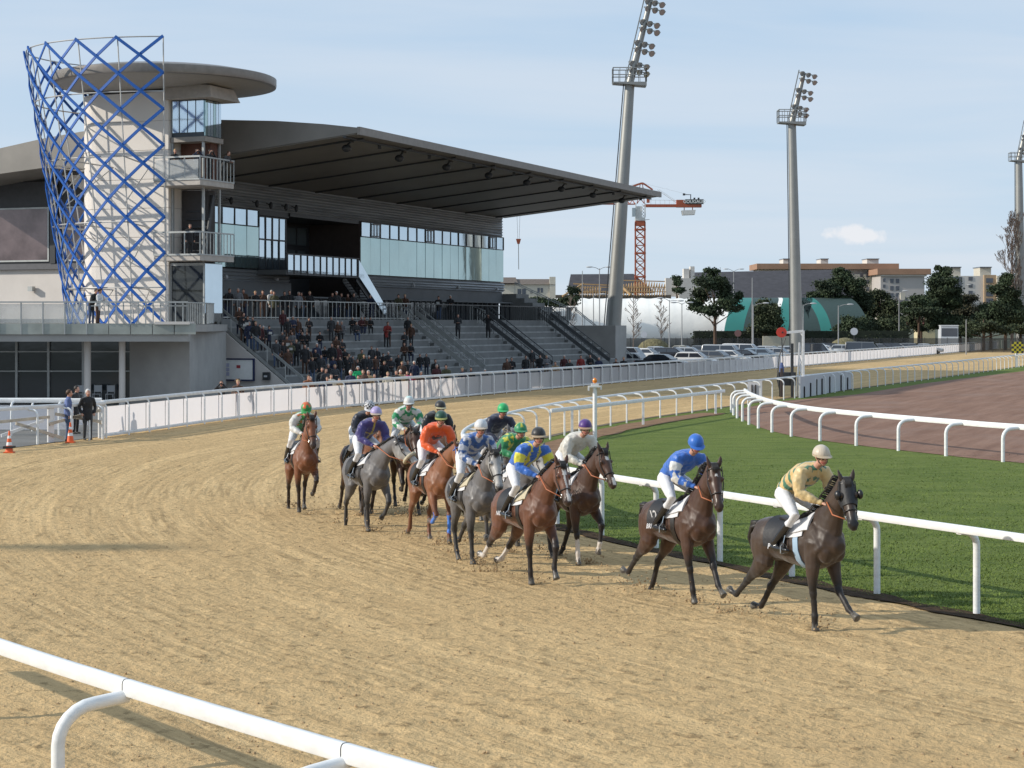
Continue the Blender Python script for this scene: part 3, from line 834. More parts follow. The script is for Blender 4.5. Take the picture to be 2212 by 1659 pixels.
# railings on the concourse and handrails down the terraces
def railing(mb, a, b, h=1.1, pitch=0.16, rad=0.02, rails=(1.0,), mid=False):
    a, b = Vector(a), Vector(b); n = max(1, int((b - a).length / pitch))
    for k in range(n + 1):
        p = a.lerp(b, k / n); mb.bar(p, p + Vector((0, 0, h)), rad)
    for r in rails: mb.bar(a + Vector((0, 0, h * r)), b + Vector((0, 0, h * r)), rad * 1.6)
m = MB(); railing(m, S(1, 13.95, 4.3), S(26, 13.95, 4.3), pitch=.55, rad=.035, rails=(1.0, .08)); fin(m, 'concourse_railing', STEEL)
m = MB(); railing(m, S(26.5, 13.95, 4.3), S(59.0, 13.95, 4.3), pitch=.45, rad=.045, rails=(1.0,)); fin(m, 'concourse_railing', DARKST)
for s_ in (24.2, 37.2, 50.2):      # sloped black-framed stair balustrades
    m = MB(); a = S(s_, 14.0, 4.35); b_ = S(s_, 8.8, 0.55)
    for o in (0.0, 2.6):
        d = (S(o, 0) - S(0, 0)); m.bar(a + d + Vector((0, 0, 1.0)), b_ + d + Vector((0, 0, 1.0)), .06); m.bar(a + d + Vector((0, 0, .50)), b_ + d + Vector((0, 0, .50)), .04, .30)
        railing(m, a + d, b_ + d, 1.0, .9, .04)
    fin(m, 'stair_railing', mat('rail_grey', (.10, .105, .11), .5, metal=.3) if s_ > 30 else STEEL)
    mm = MB(); railing(mm, S(s_, 14.4, 4.3), S(s_, 13.2, 3.9), 1.1, .2, .04); fin(mm, 'stair_gate', STEEL)
m = MB()   # near end handrail with glass-less posts
a, b_ = S(0.45, 14.2, 4.3), S(0.45, 8.4, 0.0)
for z in (1.0, .9): m.bar(a + Vector((0, 0, z)), b_ + Vector((0, 0, z)), .06)
for k in range(6): p = a.lerp(b_, k / 5); m.bar(p, p + Vector((0, 0, 1.0)), .05)
m.bar(a + Vector((0, 0, .0)), b_ + Vector((0, 0, .0)), .05, .15); fin(m, 'end_handrail', STEEL)
m = MB()
for z in (1.05, .9): m.bar(S(59.3, 14.2, 4.3 + z), S(59.3, 9.0, .3 + z), .06); m.bar(S(59.3, 14.6, 4.3 + z), S(59.3, 19.8, 6.6 + z), .06)
for k in range(7): p = S(59.3, 14.2, 4.3).lerp(S(59.3, 9, .3), k / 6); m.bar(p, p + Vector((0, 0, 1.05)), .05)
for k in range(6): p = S(59.3, 14.6, 4.3).lerp(S(59.3, 19.8, 6.6), k / 5); m.bar(p, p + Vector((0, 0, 1.05)), .05)
railing(m, S(59.3, 14.6, 4.3), S(56.6, 14.0, 4.3), 1.1, .25, .04); fin(m, 'end_handrail', STEEL)
# side wall under the near end of the terraces
pf = [S(0.35, 9.0, 0), S(0.35, 9.0, .25), S(0.35, 14.0, 4.0), S(0.35, 24.0, 4.0), S(0.35, 24.0, 0)]
q = [p + (S(.14, 0) - S(0, 0)) for p in pf]
m = MB(); m.add(pf + q, [(0, 1, 2, 3, 4), (9, 8, 7, 6, 5)] + [(k, (k + 1) % 5, (k + 1) % 5 + 5, k + 5) for k in range(5)]); fin(m, 'side_wall', CONCL)

# wall board and box on that wall
bo = S(0.2, 12.5, 1.45)
root = empty('notice_board', bo); root.rotation_euler.z = -math.atan2(UX, UY)
tag(root, 'white notice board in a dark blue frame on the wall below the stairs', 'notice board')
m = MB(); m.box(-1.02, 1.02, -.03, .05, -.55, .55); m.build('board', mat('board_white', (.85, .85, .83), .4, var=.05), root)
m = MB(); m.box(-1.1, 1.1, -.06, .06, -.63, -.55); m.box(-1.1, 1.1, -.06, .06, .55, .63); m.box(-1.1, -1.02, -.06, .06, -.55, .55); m.box(1.02, 1.1, -.06, .06, -.55, .55)
m.build('frame', mat('navy_frame', (.02, .03, .09), .4, var=0), root)
for x in range(2):
    for z in range(3):
        MB().box(-.95 + x * .26, -.75 + x * .26, -.045, -.034, -.35 + z * .25, -.15 + z * .25).build('paper', mat('notice_paper', (.5, .52, .68), .6, var=.1), root)
MB().box(-.02, .22, -.045, -.034, .08, .25).build('red_notice', mat('notice_red', (.4, .05, .06), .6, var=.1), root)
root = empty('wall_box', S(0.15, 10.6, 1.1)); root.rotation_euler.z = -math.atan2(UX, UY); tag(root, 'small black wall box to the right of the notice board', 'box')
MB().box(-.2, .2, -.1, .1, -.22, .22).build('case', DARKST, root); MB().box(-.1, .1, -.12, -.103, -.05, .05).build('plate', LAMPM, root)

# back part of the stand seen behind the tower, at the left ---------------------
wz = 6.0
def lw_wall(t0, t1, z0, z1, m, name, s0=wz, th=.3): return fin(MB().sbox(s0, s0 + th, t0, t1, z0, z1), name, m)
lw_wall(20.2, 45, 4.0, 7.4, CONCL, 'end_wall'); lw_wall(20.2, 45, 7.41, 7.75, mat('ledge', (.10, .10, .11), .6), 'sill_ledge', s0=wz - .3, th=.7)
lw_wall(20.2, 45, 7.76, 12.9, mat('dark_cladding', (.045, .045, .05), .5, var=.15), 'end_cladding')
BR = glass('brown_reflection_glass', (.16, .12, .12), .35, .12, .45, .5)  # brown tone and blotches are reflections painted into the pane colour
for a, b_ in ((25.4, 28.2), (29.5, 33.6), (34.5, 38.5)):
    lw_wall(a, b_, 8.0, 11.2, BR, 'end_window', s0=wz - .05, th=.04)
    m = MB(); m.sbox(wz - .1, wz - .06, a - .1, a, 7.9, 11.3); m.sbox(wz - .1, wz - .06, b_, b_ + .1, 7.9, 11.3); m.sbox(wz - .1, wz - .06, a, b_, 7.9, 8.0); m.sbox(wz - .1, wz - .06, a, b_, 11.2, 11.3); fin(m, 'end_window_frame', STEEL)
for a in (29, 38.9): lw_wall(a - .25, a + .15, 7.76, 13.0, DARKST, 'pillar', s0=wz - .35, th=.3)
# slanted concrete bracket under the roof at the left
m = MB(); m.hexa([S(4.5, 21.5, 4.1), S(4.5, 22.7, 4.1), S(5.1, 22.7, 4.1), S(5.1, 21.5, 4.1), S(4.5, 21.4, 9.8), S(4.5, 23.4, 10.6), S(5.1, 23.4, 10.6), S(5.1, 21.4, 9.8)])
m.hexa([S(4.5, 21.4, 9.8), S(4.5, 23.4, 10.6), S(5.1, 23.4, 10.6), S(5.1, 21.4, 9.8), S(4.5, 25.2, 13.1), S(4.5, 27.4, 13.1), S(5.1, 27.4, 13.1), S(5.1, 25.2, 13.1)])
fin(m, 'bracket_arm', CONCL)
MB_ = MB(); MB_.bar(S(5.6, 30.6, 6.2), S(5.9, 30.6, 6.2), .35, .3); fin(MB_, 'wall_lamp', STEEL)

# ------------------------------------------------------------------ deck in front of the tower
deck = empty('terrace_deck', (-22, 92, 0)); tag(deck, 'raised terrace deck with glass railing on columns at the foot of the lattice tower', 'terrace')
def fd(mb, name, m, smooth=False): return fin(mb, name, m, None, smooth, deck)
fd(MB().prism([(-36, 90), (-15.9, 90), (-15.3, 93), (-15.9, 103.5), (-36, 118)], 3.62, 3.98), 'deck_slab', CONC)
fd(MB().prism([(-36, 89.8), (-15.7, 89.8), (-15.7, 90.4), (-36, 90.4)], 3.15, 3.60), 'edge_beam', CONC)
FG = mat('fascia_glass', (0.32, 0.34, 0.31), .3, var=.25, vscale=.8)
for k in range(15):
    x0 = -31.2 + k * 1.06
    fd(MB().box(x0 + .02, x0 + 1.04, 89.70, 89.74, 3.5, 4.03), 'fascia_panel', FG)
    if x0 < -20.6: fd(MB().box(x0 + .03, x0 + 1.03, 89.70, 89.72, 4.06, 4.98), 'glass_panel', mat('clear_rail_glass', (.55, .58, .57), .15, alpha=.35, var=0))
m = MB()
x = -31.2
while x < -20.4: m.box(x - .03, x + .03, 89.66, 89.72, 3.5, 5.05); x += 1.06
while x < -15.7: m.box(x - .025, x + .025, 89.66, 89.72, 4.0, 5.05); x += .36
m.box(-33, -15.7, 89.65, 89.73, 5.03, 5.10); m.box(-20.4, -15.7, 89.66, 89.72, 4.86, 4.90)
fd(m, 'deck_railing', STEEL)
m = MB(); railing(m, (-15.75, 89.75, 4.0), (-15.4, 93.2, 4.0), 1.05, .3, .035); railing(m, (-15.4, 93.2, 4.0), S(0.4, 14.0, 4.1), 1.05, .3, .035); fd(m, 'deck_railing', STEEL)
fd(MB().box(-17.3, -15.6, 89.6, 91, 3.98, 4.12), 'step', CONCL)
for px, w in ((187, .17), (262, .16)):
    x = (px - CX) / FPX * 91
    fd(MB().tube([(x, 91.2, 0), (x, 91.2, 3.62)], w, 16), 'column', CONCL, 50)
# ground floor under the deck
xg = (300 - CX) / FPX * 95.3
fd(MB().box(-36, xg, 95.3, 95.5, 0.0, 3.61), 'ground_floor_glazing', DKG)
m = MB()
for px in (-40, 36, 105, 180, 262): 
    x = (px - CX) / FPX * 95.2; m.box(x - .06, x + .06, 95.12, 95.29, 0, 3.6)
for z in (1.55, 2.55, .02, 3.5): m.box(-36, xg, 95.10, 95.28, z, z + .06)
fd(m, 'glazing_frame', STEEL)
fd(MB().prism([(xg, 93.0), (-15.9, 91.3), (-15.9, 103), (xg, 103)], 0.0, 3.61), 'ground_floor_wall', CONC)
m = MB(); m.box(-24.9, -24.2, 94.6, 94.9, 3.25, 3.55); fd(m, 'sign_box', LAMPM)
# garden chairs behind the glazing front
for k, (cx_, cy_) in enumerate(((-21.9, 94.0), (-21.1, 94.2), (-20.4, 94.0))):
    r = empty('garden_chair', (cx_, cy_, 0.0)); tag(r, ['pale metal garden chair left of the two strolling men', 'pale metal garden chair between the two strolling men', 'pale metal garden chair right behind the man in black'][k], 'chair', 'garden chairs by the glazed front')
    MB().box(-.2, .2, -.2, .2, .43, .46).build('seat', LAMPM, r); MB().box(-.2, .2, .18, .21, .55, .88).build('backrest', LAMPM, r)
    for a in (-.18, .18):
        for b_ in (-.18, .18): MB().bar((a, b_, 0), (a, b_, .9 if b_ > 0 else .44), .03).build('leg', LAMPM, r)

# ------------------------------------------------------------------ tower
tower = empty('judges_tower', S(-1, 17, 0)); tag(tower, 'white panelled tower with stacked balconies under a big flat disc roof', 'tower')
def ft(mb, name, m, smooth=False, parent=None): return fin(mb, name, m, parent, smooth, tower)
TW = mat('tower_white', (0.73, 0.675, 0.615), .6, var=.04, vscale=.5)
TOPZ = 16.8
# white wall with a rounded left end, built in panel courses
def plan(t0, t1, s0, s1, r):
    pts = [(s0, t0), (s1, t0), (s1, t1)]
    for k in range(9):
        a = math.pi / 2 * k / 8; pts.append((s0 + r - r * math.sin(a), t1 - r + r * math.cos(a)))
    return pts
zc = 4.0; k = 0
while zc < TOPZ - .1:
    zn = min(zc + 1.6, TOPZ); pl = [tuple(S(s_, t_)[:2]) for s_, t_ in plan(14.95, 21.2, -3.0, 1.4, 1.5)]
    ft(MB().prism(pl, zc + .012, zn - .012), 'wall_panel', TW); zc = zn
pl = [tuple(S(s_, t_)[:2]) for s_, t_ in plan(15.0, 21.15, -2.96, 1.35, 1.5)]
ft(MB().prism(pl, 3.98, TOPZ - .03), 'wall_core', mat('joint_grey', (.4, .36, .33), .8))
# service box on the track side
ft(MB().sbox(-2.8, -1.0, 12.8, 14.9, 4.0, 7.35), 'lobby', glass('lobby_glass', (.04, .045, .045), .35, .05))
ft(MB().sbox(-2.79, -1.0, 12.74, 12.79, 4.6, 7.3), 'lobby_side_glass', SKYG)
m = MB(); m.sbox(-2.86, -2.80, 12.75, 12.83, 4, 7.35); m.sbox(-2.86, -2.80, 14.84, 14.92, 4, 7.35); m.sbox(-2.86, -2.8, 12.83, 14.84, 7.2, 7.35); ft(m, 'lobby_frame', STEEL)
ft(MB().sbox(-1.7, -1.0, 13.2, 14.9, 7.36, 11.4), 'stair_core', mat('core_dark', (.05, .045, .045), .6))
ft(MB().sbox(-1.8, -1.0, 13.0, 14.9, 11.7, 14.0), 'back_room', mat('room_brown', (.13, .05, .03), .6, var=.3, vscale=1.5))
for s_, t_ in ((-2.75, 12.85), (-2.75, 14.8), (-1.1, 12.85)): ft(MB().sbox(s_, s_ + .12, t_, t_ + .12, 7.4, 14.1), 'post', STEEL)
m = MB()
for k in range(9): a = k / 8; m.bar(S(-2.4 + a * 1.0, 13.1, 7.6 + a * 3.5), S(-2.4 + a * 1.0, 14.6, 7.6 + a * 3.5), .25, .05)
m.bar(S(-2.4, 13.05, 7.6), S(-1.4, 13.05, 11.1), .08, .25); ft(m, 'inner_stair', DARKST)
def balcony(z, name, clear):
    s0, s1, t0, t1 = -4.5, -1.0, 12.0, 14.9
    ft(MB().sbox(s0, s1, t0, t1, z - .28, z), 'balcony_slab', mat('balcony_slab', (.45, .41, .37), .7))
    m = MB(); railing(m, S(s0, t1, z), S(s0, t0, z), 1.25, .95, .06, (1.0, .03)); railing(m, S(s0, t0, z), S(s1, t0, z), 1.25, .32, .045, (1.0, .03)); ft(m, 'balcony_railing', STEEL)
    if clear: ft(MB().sbox(s0 - .01, s0 + .01, t0 + .1, t1 - .1, z + .1, z + 1.1), 'balcony_glass', mat('clear_rail_glass2', (.6, .62, .62), .2, alpha=.45, var=0))
balcony(11.75, 'a', True); balcony(7.7, 'b', False)
ft(MB().sbox(-2.85, -.95, 12.7, 14.9, 13.98, 14.25), 'room_floor', mat('slab_brown', (.30, .27, .24), .7))
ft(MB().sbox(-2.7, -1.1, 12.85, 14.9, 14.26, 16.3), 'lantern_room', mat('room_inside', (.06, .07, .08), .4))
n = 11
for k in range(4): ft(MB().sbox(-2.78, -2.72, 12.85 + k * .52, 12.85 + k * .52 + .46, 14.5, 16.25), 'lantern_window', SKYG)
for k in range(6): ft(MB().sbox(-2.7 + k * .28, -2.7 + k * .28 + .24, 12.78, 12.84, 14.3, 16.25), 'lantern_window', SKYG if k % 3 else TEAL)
pf = [S(-3.4, 12.0, 16.3), S(-3.4, 15.1, 16.3), S(-.3, 15.1, 16.3), S(-.3, 12.0, 16.3), S(-3.0, 12.3, 17.0), S(-3.0, 15.1, 17.3), S(-.5, 15.1, 17.3), S(-.5, 12.3, 17.0)]
m = MB(); m.hexa(pf); ft(m, 'lantern_roof', mat('slab_taupe', (.44, .39, .34), .7))
# disc roof
dc = Vector(((356 - CX) / FPX * 104, 104.0, 0))
def lathe(mb, c, prof, n=64): mb.rings([[c + Vector((r * math.cos(2 * math.pi * k / n), r * math.sin(2 * math.pi * k / n), z)) for k in range(n)] for r, z in prof])
m = MB(); lathe(m, dc, [(0.4, 16.95), (3.4, 17.0), (5.6, 17.25), (6.12, 17.32)]); ft(m, 'disc_underside', mat('disc_grey', (.36, .34, .31), .6, var=.06), 40)
m = MB(); lathe(m, dc, [(6.05, 17.30), (6.2, 17.33), (6.23, 17.42), (6.23, 17.78), (6.15, 17.82), (5.0, 18.05), (.3, 18.35)]); ft(m, 'disc_rim', mat('disc_rim', (.24, .22, .2), .45, metal=.3), 35)

# ------------------------------------------------------------------ lattice screen round the tower
lat = empty('lattice_screen', (-19.5, 102, 4.0)); tag(lat, 'blue diamond lattice screen flaring outwards round the white tower', 'lattice screen')
def fl(mb, name, m, smooth=False): return fin(mb, name, m, None, smooth, lat)
BLUE = mat('lattice_blue', (0.014, 0.095, 0.37), .55, var=.06, spec=.3)
TUBE = mat('lattice_tube', (.45, .44, .42), .4, metal=.4, var=.08)
def latp(u, z):
    """u 0..1 round the screen from the near right edge over the left to the far side"""
    f = max(0.0, (z - 4.0) / 15.0)
    a = 6.3 + (8.75 - 6.3) * f          # reach to the left
    ang = R(-90) - u * R(180)
    b = 5.9 + 0.8 * f
    return Vector((-17.95 + a * math.cos(ang), 101.8 + b * math.sin(ang), z))
NC = 22                       # half-diamond columns
ZH = 0.925; NR = int(15.0 / ZH)
bars = 0
def inside_building(p):   # the screen stops where the stand's own building begins
    t = -(p.x + 3.9) * UY + (p.y - 98.8) * UX; s_ = (p.x + 3.9) * UX + (p.y - 98.8) * UY
    return s_ > 1.9 and p.z < 16.0
def runs(direction):
    """each long diagonal flat bar is a part of its own"""
    out = []
    for c0 in range(-NR - 1, NC + NR + 2):
        if (c0) % 2: continue
        seg = []
        for r in range(NR + 1):
            c = c0 + direction * r
            ok = 0 <= c <= NC
            if ok:
                p = latp(c / NC, 4.0 + r * ZH)
                if inside_building(p): ok = False
            if ok: seg.append(p)
            elif seg:
                if len(seg) > 1: out.append(seg)
                seg = []
        if len(seg) > 1: out.append(seg)
    return out
cen = Vector((-17.5, 102, 0))
for d in (1, -1):
    for seg in runs(d):
        m = MB()
        for a, b_ in zip(seg, seg[1:]):
            o = ((a + b_) / 2 - cen); o.z = 0; o.normalize()
            m.bar(a + o * .03 * d - (b_ - a) * .02, b_ + o * .03 * d + (b_ - a) * .02, .155, .05, up=o)
        fl(m, 'diagonal_bar', BLUE)
for c in range(0, NC + 1, 2):
    pts_ = [latp(c / NC, 4.0 + r * ZH) for r in range(NR + 1)]
    pts_ = [p for p in pts_ if not inside_building(p)]
    pts_ = [p + (cen - Vector((p.x, p.y, 0))).normalized() * .14 for p in pts_]
    if len(pts_) > 1: fl(MB().tube(pts_, .036, 6), 'upright', TUBE, 50)
for z in (4.0 + NR * ZH, 16.0, 12.7, 9.3, 5.9):
    pp = []
    for k in range(0, 45):
        p = latp(k / 44, z)
        if inside_building(p): break
        pp.append(p + (cen - Vector((p.x, p.y, 0))).normalized() * .14)
    fl(MB().tube(pp, .036, 6), 'ring', TUBE, 50)
for z in (12.7, 9.3, 5.9):
    for c in (2, 6, 10):
        p = latp(c / NC, z); q = S(-3.05, min(20.4, 14.9 + c * .6), z)
        fl(MB().tube([p, q], .04, 6), 'stay', TUBE)
        fl(MB().tube([q, latp(c / NC, z - 2.4)], .03, 6), 'stay', TUBE)
# ------------------------------------------------------------------ floodlight masts
MASTM = mat('mast_steel', (0.29, 0.29, 0.275), .45, metal=.45, var=.08, vscale=.6)
FLOOD = mat('flood_housing', (0.22, 0.22, 0.21), .4, metal=.5, var=.1)
FLENS = mat('flood_glass', (.45, .46, .47), .15, metal=.6, var=0)
def mast(loc, zplat, lean, r0, r1, rows, toplean, htop, label, yaw=0.0, sc=1.0):
    root = empty('floodlight_mast', loc, yaw); tag(root, label, 'floodlight', 'floodlight masts along the straight')
    top = Vector((lean, 0, zplat))
    MB().tube([Vector((0, 0, -.1)), top * .5, top], [r0, (r0 + r1) / 2, r1], 20).build('pole', MASTM, root, smooth=50)
    MB().tube([Vector((-r0 - .08, -.1, .5)), top + Vector((-r1 - .12, -.1, 0))], .05, 5).build('cable_duct', DARKST, root)
    w = 1.45 * sc
    m = MB(); m.hexa([top + Vector(v) for v in ((-w, -.8, -.1), (w * .95, -.8, -.35), (w * .95, .9, -.35), (-w, .9, -.1), (-w, -.8, 0), (w * .95, -.8, 0), (w * .95, .9, 0), (-w, .9, 0))]); m.build('platform', MASTM, root)
    m = MB(); c = [(-w, -.8), (w * .95, -.8), (w * .95, .9), (-w, .9)]
    for k in range(4):
        a, b = c[k], c[(k + 1) % 4]; railing(m, top + Vector((*a, 0)), top + Vector((*b, 0)), 1.25, .55, .05, (1.0, .5))
    m.build('platform_railing', MASTM, root)
    d = Vector((toplean, 0, htop)); e = top + d
    MB().tube([top, e], [r1 * .8, r1 * .45], 12).build('upper_pole', MASTM, root, smooth=50)
    MB().bar(top + Vector((-.45, 0, 0)), e + Vector((-.55, 0, .3)), .10).build('ladder', MASTM, root)
    for k in range(rows):
        f = (k + .7) / rows; p = top + d * f
        for j, dz in enumerate((.32, -.32)):
            q = p + Vector((.45, -.3, dz * 1.0)); n = 3
            MB().bar(q + Vector((-.9, .2, .25)), q + Vector((1.0, -.2, -.25)), .10).build('cross_arm', MASTM, root)
            for i in range(n):
                c = q + Vector((-.6 + i * .62, .1 - i * .12, .12 - i * .18)) 
                o = empty_part(root); 
                mm = MB(); ring = []
                ax = Vector((.45, -.75, -.5)).normalized(); u = ax.cross(Vector((0, 0, 1))).normalized(); v = ax.cross(u)
                for (rr, dd) in ((.05, -.20), (.18, -.14), (.26, .05), (.29, .14)):
                    ring.append([c + ax * dd + (u * math.cos(a) + v * math.sin(a)) * rr * sc for a in [2 * math.pi * h / 10 for h in range(10)]])
                mm.rings(ring); lamp = mm.build('floodlight', FLOOD, root, smooth=40)
                cen_ = c + ax * .145; rr = [cen_ + (u * math.cos(a) + v * math.sin(a)) * .25 * sc for a in [2 * math.pi * h / 10 for h in range(10)]]
                MB().add(rr, [tuple(range(10))]).build('lens', FLENS, lamp)
    return root
def empty_part(r): return r
mast(Vector((8.75, 165, 0)), 25.5, 1.75, .74, .43, 5, 2.3, 9.2, 'tall leaning floodlight mast right behind the tip of the grandstand roof', sc=1.05)
mast(Vector(((1722 - CX) / FPX * 194.5, 194.5, 0)), 25.2, -.55, .68, .42, 3, 1.3, 5.2, 'upright floodlight mast standing behind the parked cars and the finish post')
mast(Vector(((2206 - CX) / FPX * 300, 300, 0)), 30.5, -.4, .9, .55, 3, 1.4, 6.2, 'distant floodlight mast at the right edge of the picture')
mast(Vector((-78.6, 24.3, 0)), 29.5, .4, .82, .6, 3, 1.3, 5.2, 'floodlight mast outside the track to the left, casting the long shadow on the sand')

# ------------------------------------------------------------------ tower crane
CR = mat('crane_orange', (0.37, 0.085, 0.035), .5, var=.15, vscale=.4)
CW = mat('crane_white', (0.62, 0.61, 0.58), .5, var=.08)
YC = 362.0; kk = YC / FPX
def cpt(x, y, dy=0): return Vector(((x - CX) * kk, YC + dy, CAMZ + (HY - y) * kk))
crane = empty('tower_crane', (cpt(1383, 700)[0], YC, 0)); tag(crane, 'orange lattice tower crane with a white counterweight and lettered sign on its short arm', 'crane')
def fc(mb, name, m, smooth=False, parent=None): return fin(mb, name, m, parent, smooth, crane)
m = MB(); xl, xr = 1372.5, 1393
c4 = [(xl, -.8), (xr, -.8), (xr, .8), (xl, .8)]
for x, dy in c4: m.bar(Vector((cpt(x, 0)[0], YC + dy, 0)), cpt(x, 480, dy), .20)
y = 700
while y > 485:
    y2 = max(y - 17, 482)
    for k in range(4):
        a, b_ = c4[k], c4[(k + 1) % 4]
        m.bar(cpt(a[0], y, a[1]), cpt(b_[0], y2, b_[1]), .12); m.bar(cpt(b_[0], y, b_[1]), cpt(a[0], y2, a[1]), .12)
        m.bar(cpt(a[0], y2, a[1]), cpt(b_[0], y2, b_[1]), .12 if (y // 17) % 3 else .3)
    y = y2
fc(m, 'mast', CR)
m = MB(); a = cpt(xl - .5, 488, -.9); b_ = cpt(xr + .5, 477, .9); m.box(a.x, b_.x, a.y, b_.y, a.z, b_.z); fc(m, 'collar', CR)
m = MB(); a = cpt(1372, 477, -1); b_ = cpt(1393, 470, 1); m.box(a.x, b_.x, a.y, b_.y, a.z, b_.z)
m.bar(cpt(1392, 475), cpt(1403, 474), .12); a = cpt(1373, 470, -.9); b_ = cpt(1386, 446, .9); m.box(a.x, b_.x, a.y, b_.y, a.z, b_.z)
for x in (1373, 1393): m.bar(cpt(x, 470, -.9), cpt(x, 440, -.9), .18)
for q in range(4): m.bar(cpt(1386, 470 - q * 7, -.9), cpt(1393, 463 - q * 7, -.9), .1); m.bar(cpt(1393, 470 - q * 7, -.9), cpt(1386, 463 - q * 7, -.9), .1)
fc(m, 'slewing_section', CW)
m = MB(); a = cpt(1364.5, 468, -1.6); b_ = cpt(1371.5, 450, -.2); m.box(a.x, b_.x, a.y, b_.y, a.z, b_.z); fc(m, 'cab', mat('cab_glass', (.35, .4, .42), .2, metal=.3, var=0))
m = MB()   # counter jib
a = cpt(1392, 447.5, -.6); b_ = cpt(1465, 441.5, .6); m.box(a.x, b_.x, a.y, b_.y, a.z, b_.z)
a = cpt(1461, 448, -.7); b_ = cpt(1515, 441, .7); m.box(a.x, b_.x, a.y, b_.y, a.z, b_.z)
a = cpt(1461, 441, -.7); b_ = cpt(1479, 432, .7); m.box(a.x, b_.x, a.y, b_.y, a.z, b_.z)
a = cpt(1397, 438, -.4); b_ = cpt(1403, 430, .4); m.box(a.x, b_.x, a.y, b_.y, a.z, b_.z)
fc(m, 'counter_jib', CR)
m = MB(); m.bar(cpt(1403, 432), cpt(1461, 433), .05)
for q in range(6): m.bar(cpt(1406 + q * 10, 441), cpt(1406 + q * 10, 432), .05)
m.bar(cpt(1420, 410), cpt(1461, 438), .08); m.bar(cpt(1423, 409), cpt(1463, 436), .05); m.bar(cpt(1390, 396), cpt(1486, 420), .03); m.bar(cpt(1380, 396), cpt(1220, 434), .05); fc(m, 'cable', CW)
m = MB(); a = cpt(1470, 464.5, -.9); b_ = cpt(1501, 454, .9)
m.hexa([cpt(1474, 465, -.9), cpt(1500, 464, -.9), cpt(1500, 464, .9), cpt(1474, 465, .9), cpt(1472, 455, -.9), cpt(1502, 454, -.9), cpt(1502, 454, .9), cpt(1472, 455, .9)]); fc(m, 'counterweight', CW)
m = MB(); m.bar(cpt(1478, 455), cpt(1478, 448), .15); m.bar(cpt(1496, 455), cpt(1496, 448), .15); fc(m, 'hanger', CR)
m = MB(); a = cpt(1479, 441.5, -.85); b_ = cpt(1519, 431, -.75); m.box(a.x, b_.x, a.y, b_.y, a.z, b_.z); sg = fc(m, 'sign_board', mat('sign_dark', (.06, .065, .06), .5, var=0))
mt = Matrix.Translation(cpt(1499, 436.3, -.9) - crane.location) @ Matrix.Rotation(R(90), 4, 'X')
text_obj('GOUGAUD', .86, mat('sign_letters', (.75, .76, .74), .5, var=0), crane, mt, 'lettering')
m = MB(); m.bar(cpt(1492, 431), cpt(1492, 420), .16); m.bar(cpt(1493, 420.5), cpt(1478, 420.5), .12); m.bar(cpt(1475, 420), cpt(1480, 420), .4); m.bar(cpt(1500, 431), cpt(1500, 427), .35); m.bar(cpt(1509, 431), cpt(1509, 427), .35); fc(m, 'winch', DARKST)
m = MB()   # apex and jib
m.bar(cpt(1363, 404), cpt(1385, 396), .35); m.bar(cpt(1385, 396), cpt(1391, 397), .4); m.bar(cpt(1391, 397), cpt(1410, 410), .3)
for a_, b_ in (((1376, 440), (1383, 398)), ((1392, 440), (1388, 398)), ((1376, 440), (1390, 420)), ((1392, 440), (1378, 422)), ((1378, 420), (1390, 405)), ((1390, 420), (1380, 405))): m.bar(cpt(*a_), cpt(*b_), .14)
fc(m, 'apex', CR)
m = MB(); xj = 1372
while xj > 1090:
    x2 = xj - 12
    for dy in (-.6, .6): m.bar(cpt(xj, 441, dy), cpt(x2, 441, dy), .16); m.bar(cpt(xj, 441, dy), cpt((xj + x2) / 2, 432, 0), .09); m.bar(cpt(x2, 441, dy), cpt((xj + x2) / 2, 432, 0), .09)
    m.bar(cpt((xj + x2) / 2, 432), cpt((xj + x2) / 2 - 12, 432), .12); xj = x2
fc(m, 'jib', CR)
m = MB(); m.bar(cpt(1116, 441), cpt(1118.5, 517), .05); m.bar(cpt(1124, 441), cpt(1121.5, 517), .05); m.tube([cpt(1120, 525), cpt(1120.5, 582)], .06, 4); fc(m, 'hoist_rope', DARKST)
m = MB(); m.hexa([cpt(1117.5, 527, -.2), cpt(1122.5, 527, -.2), cpt(1122.5, 527, .2), cpt(1117.5, 527, .2), cpt(1114.5, 516, -.3), cpt(1125.5, 516, -.3), cpt(1125.5, 516, .3), cpt(1114.5, 516, .3)]); fc(m, 'hook_block', CR)

# ------------------------------------------------------------------ buildings beyond
def bpx(name, label, cat, x0, x1, ytop, Y, depth, m, zb=-.02, yaw=0):
    """a block whose front spans pixels x0..x1, top at ytop, at distance Y"""
    a = pt(x0, ytop, Y); b = pt(x1, ytop, Y)
    root = empty(name, ((a.x + b.x) / 2, Y, 0)); tag(root, label, cat)
    root['w'] = b.x - a.x
    w = (b.x - a.x) / 2
    MB().box(-w, w, 0, depth, zb, a.z).build('wall', m, root)
    del root['w']
    return root, w, a.z
def lbx(root, Y, x0, x1, y0, y1, d0, d1, m, name='wall', parent=None):
    a = pt(x0, y0, Y + 0) - root.location; b = pt(x1, y1, Y) - root.location
    return MB().box(min(a.x, b.x), max(a.x, b.x), d0, d1, min(a.z, b.z), max(a.z, b.z)).build(name, m, parent or root)
CREAM = mat('cream_render', (.52, .48, .40), .85, var=.06, vscale=.2)
PALE = mat('pale_render', (.60, .57, .53), .85, var=.06, vscale=.2)
GREYW = mat('grey_render', (.44, .41, .39), .85, var=.05, vscale=.2)
SLATE = mat('slate_roof', (.060, .058, .066), .8, var=.2, vscale=.8, stretch=(1, 1, 3))
ORR = mat('terracotta_band', (.34, .20, .13), .8, var=.1, vscale=.3)
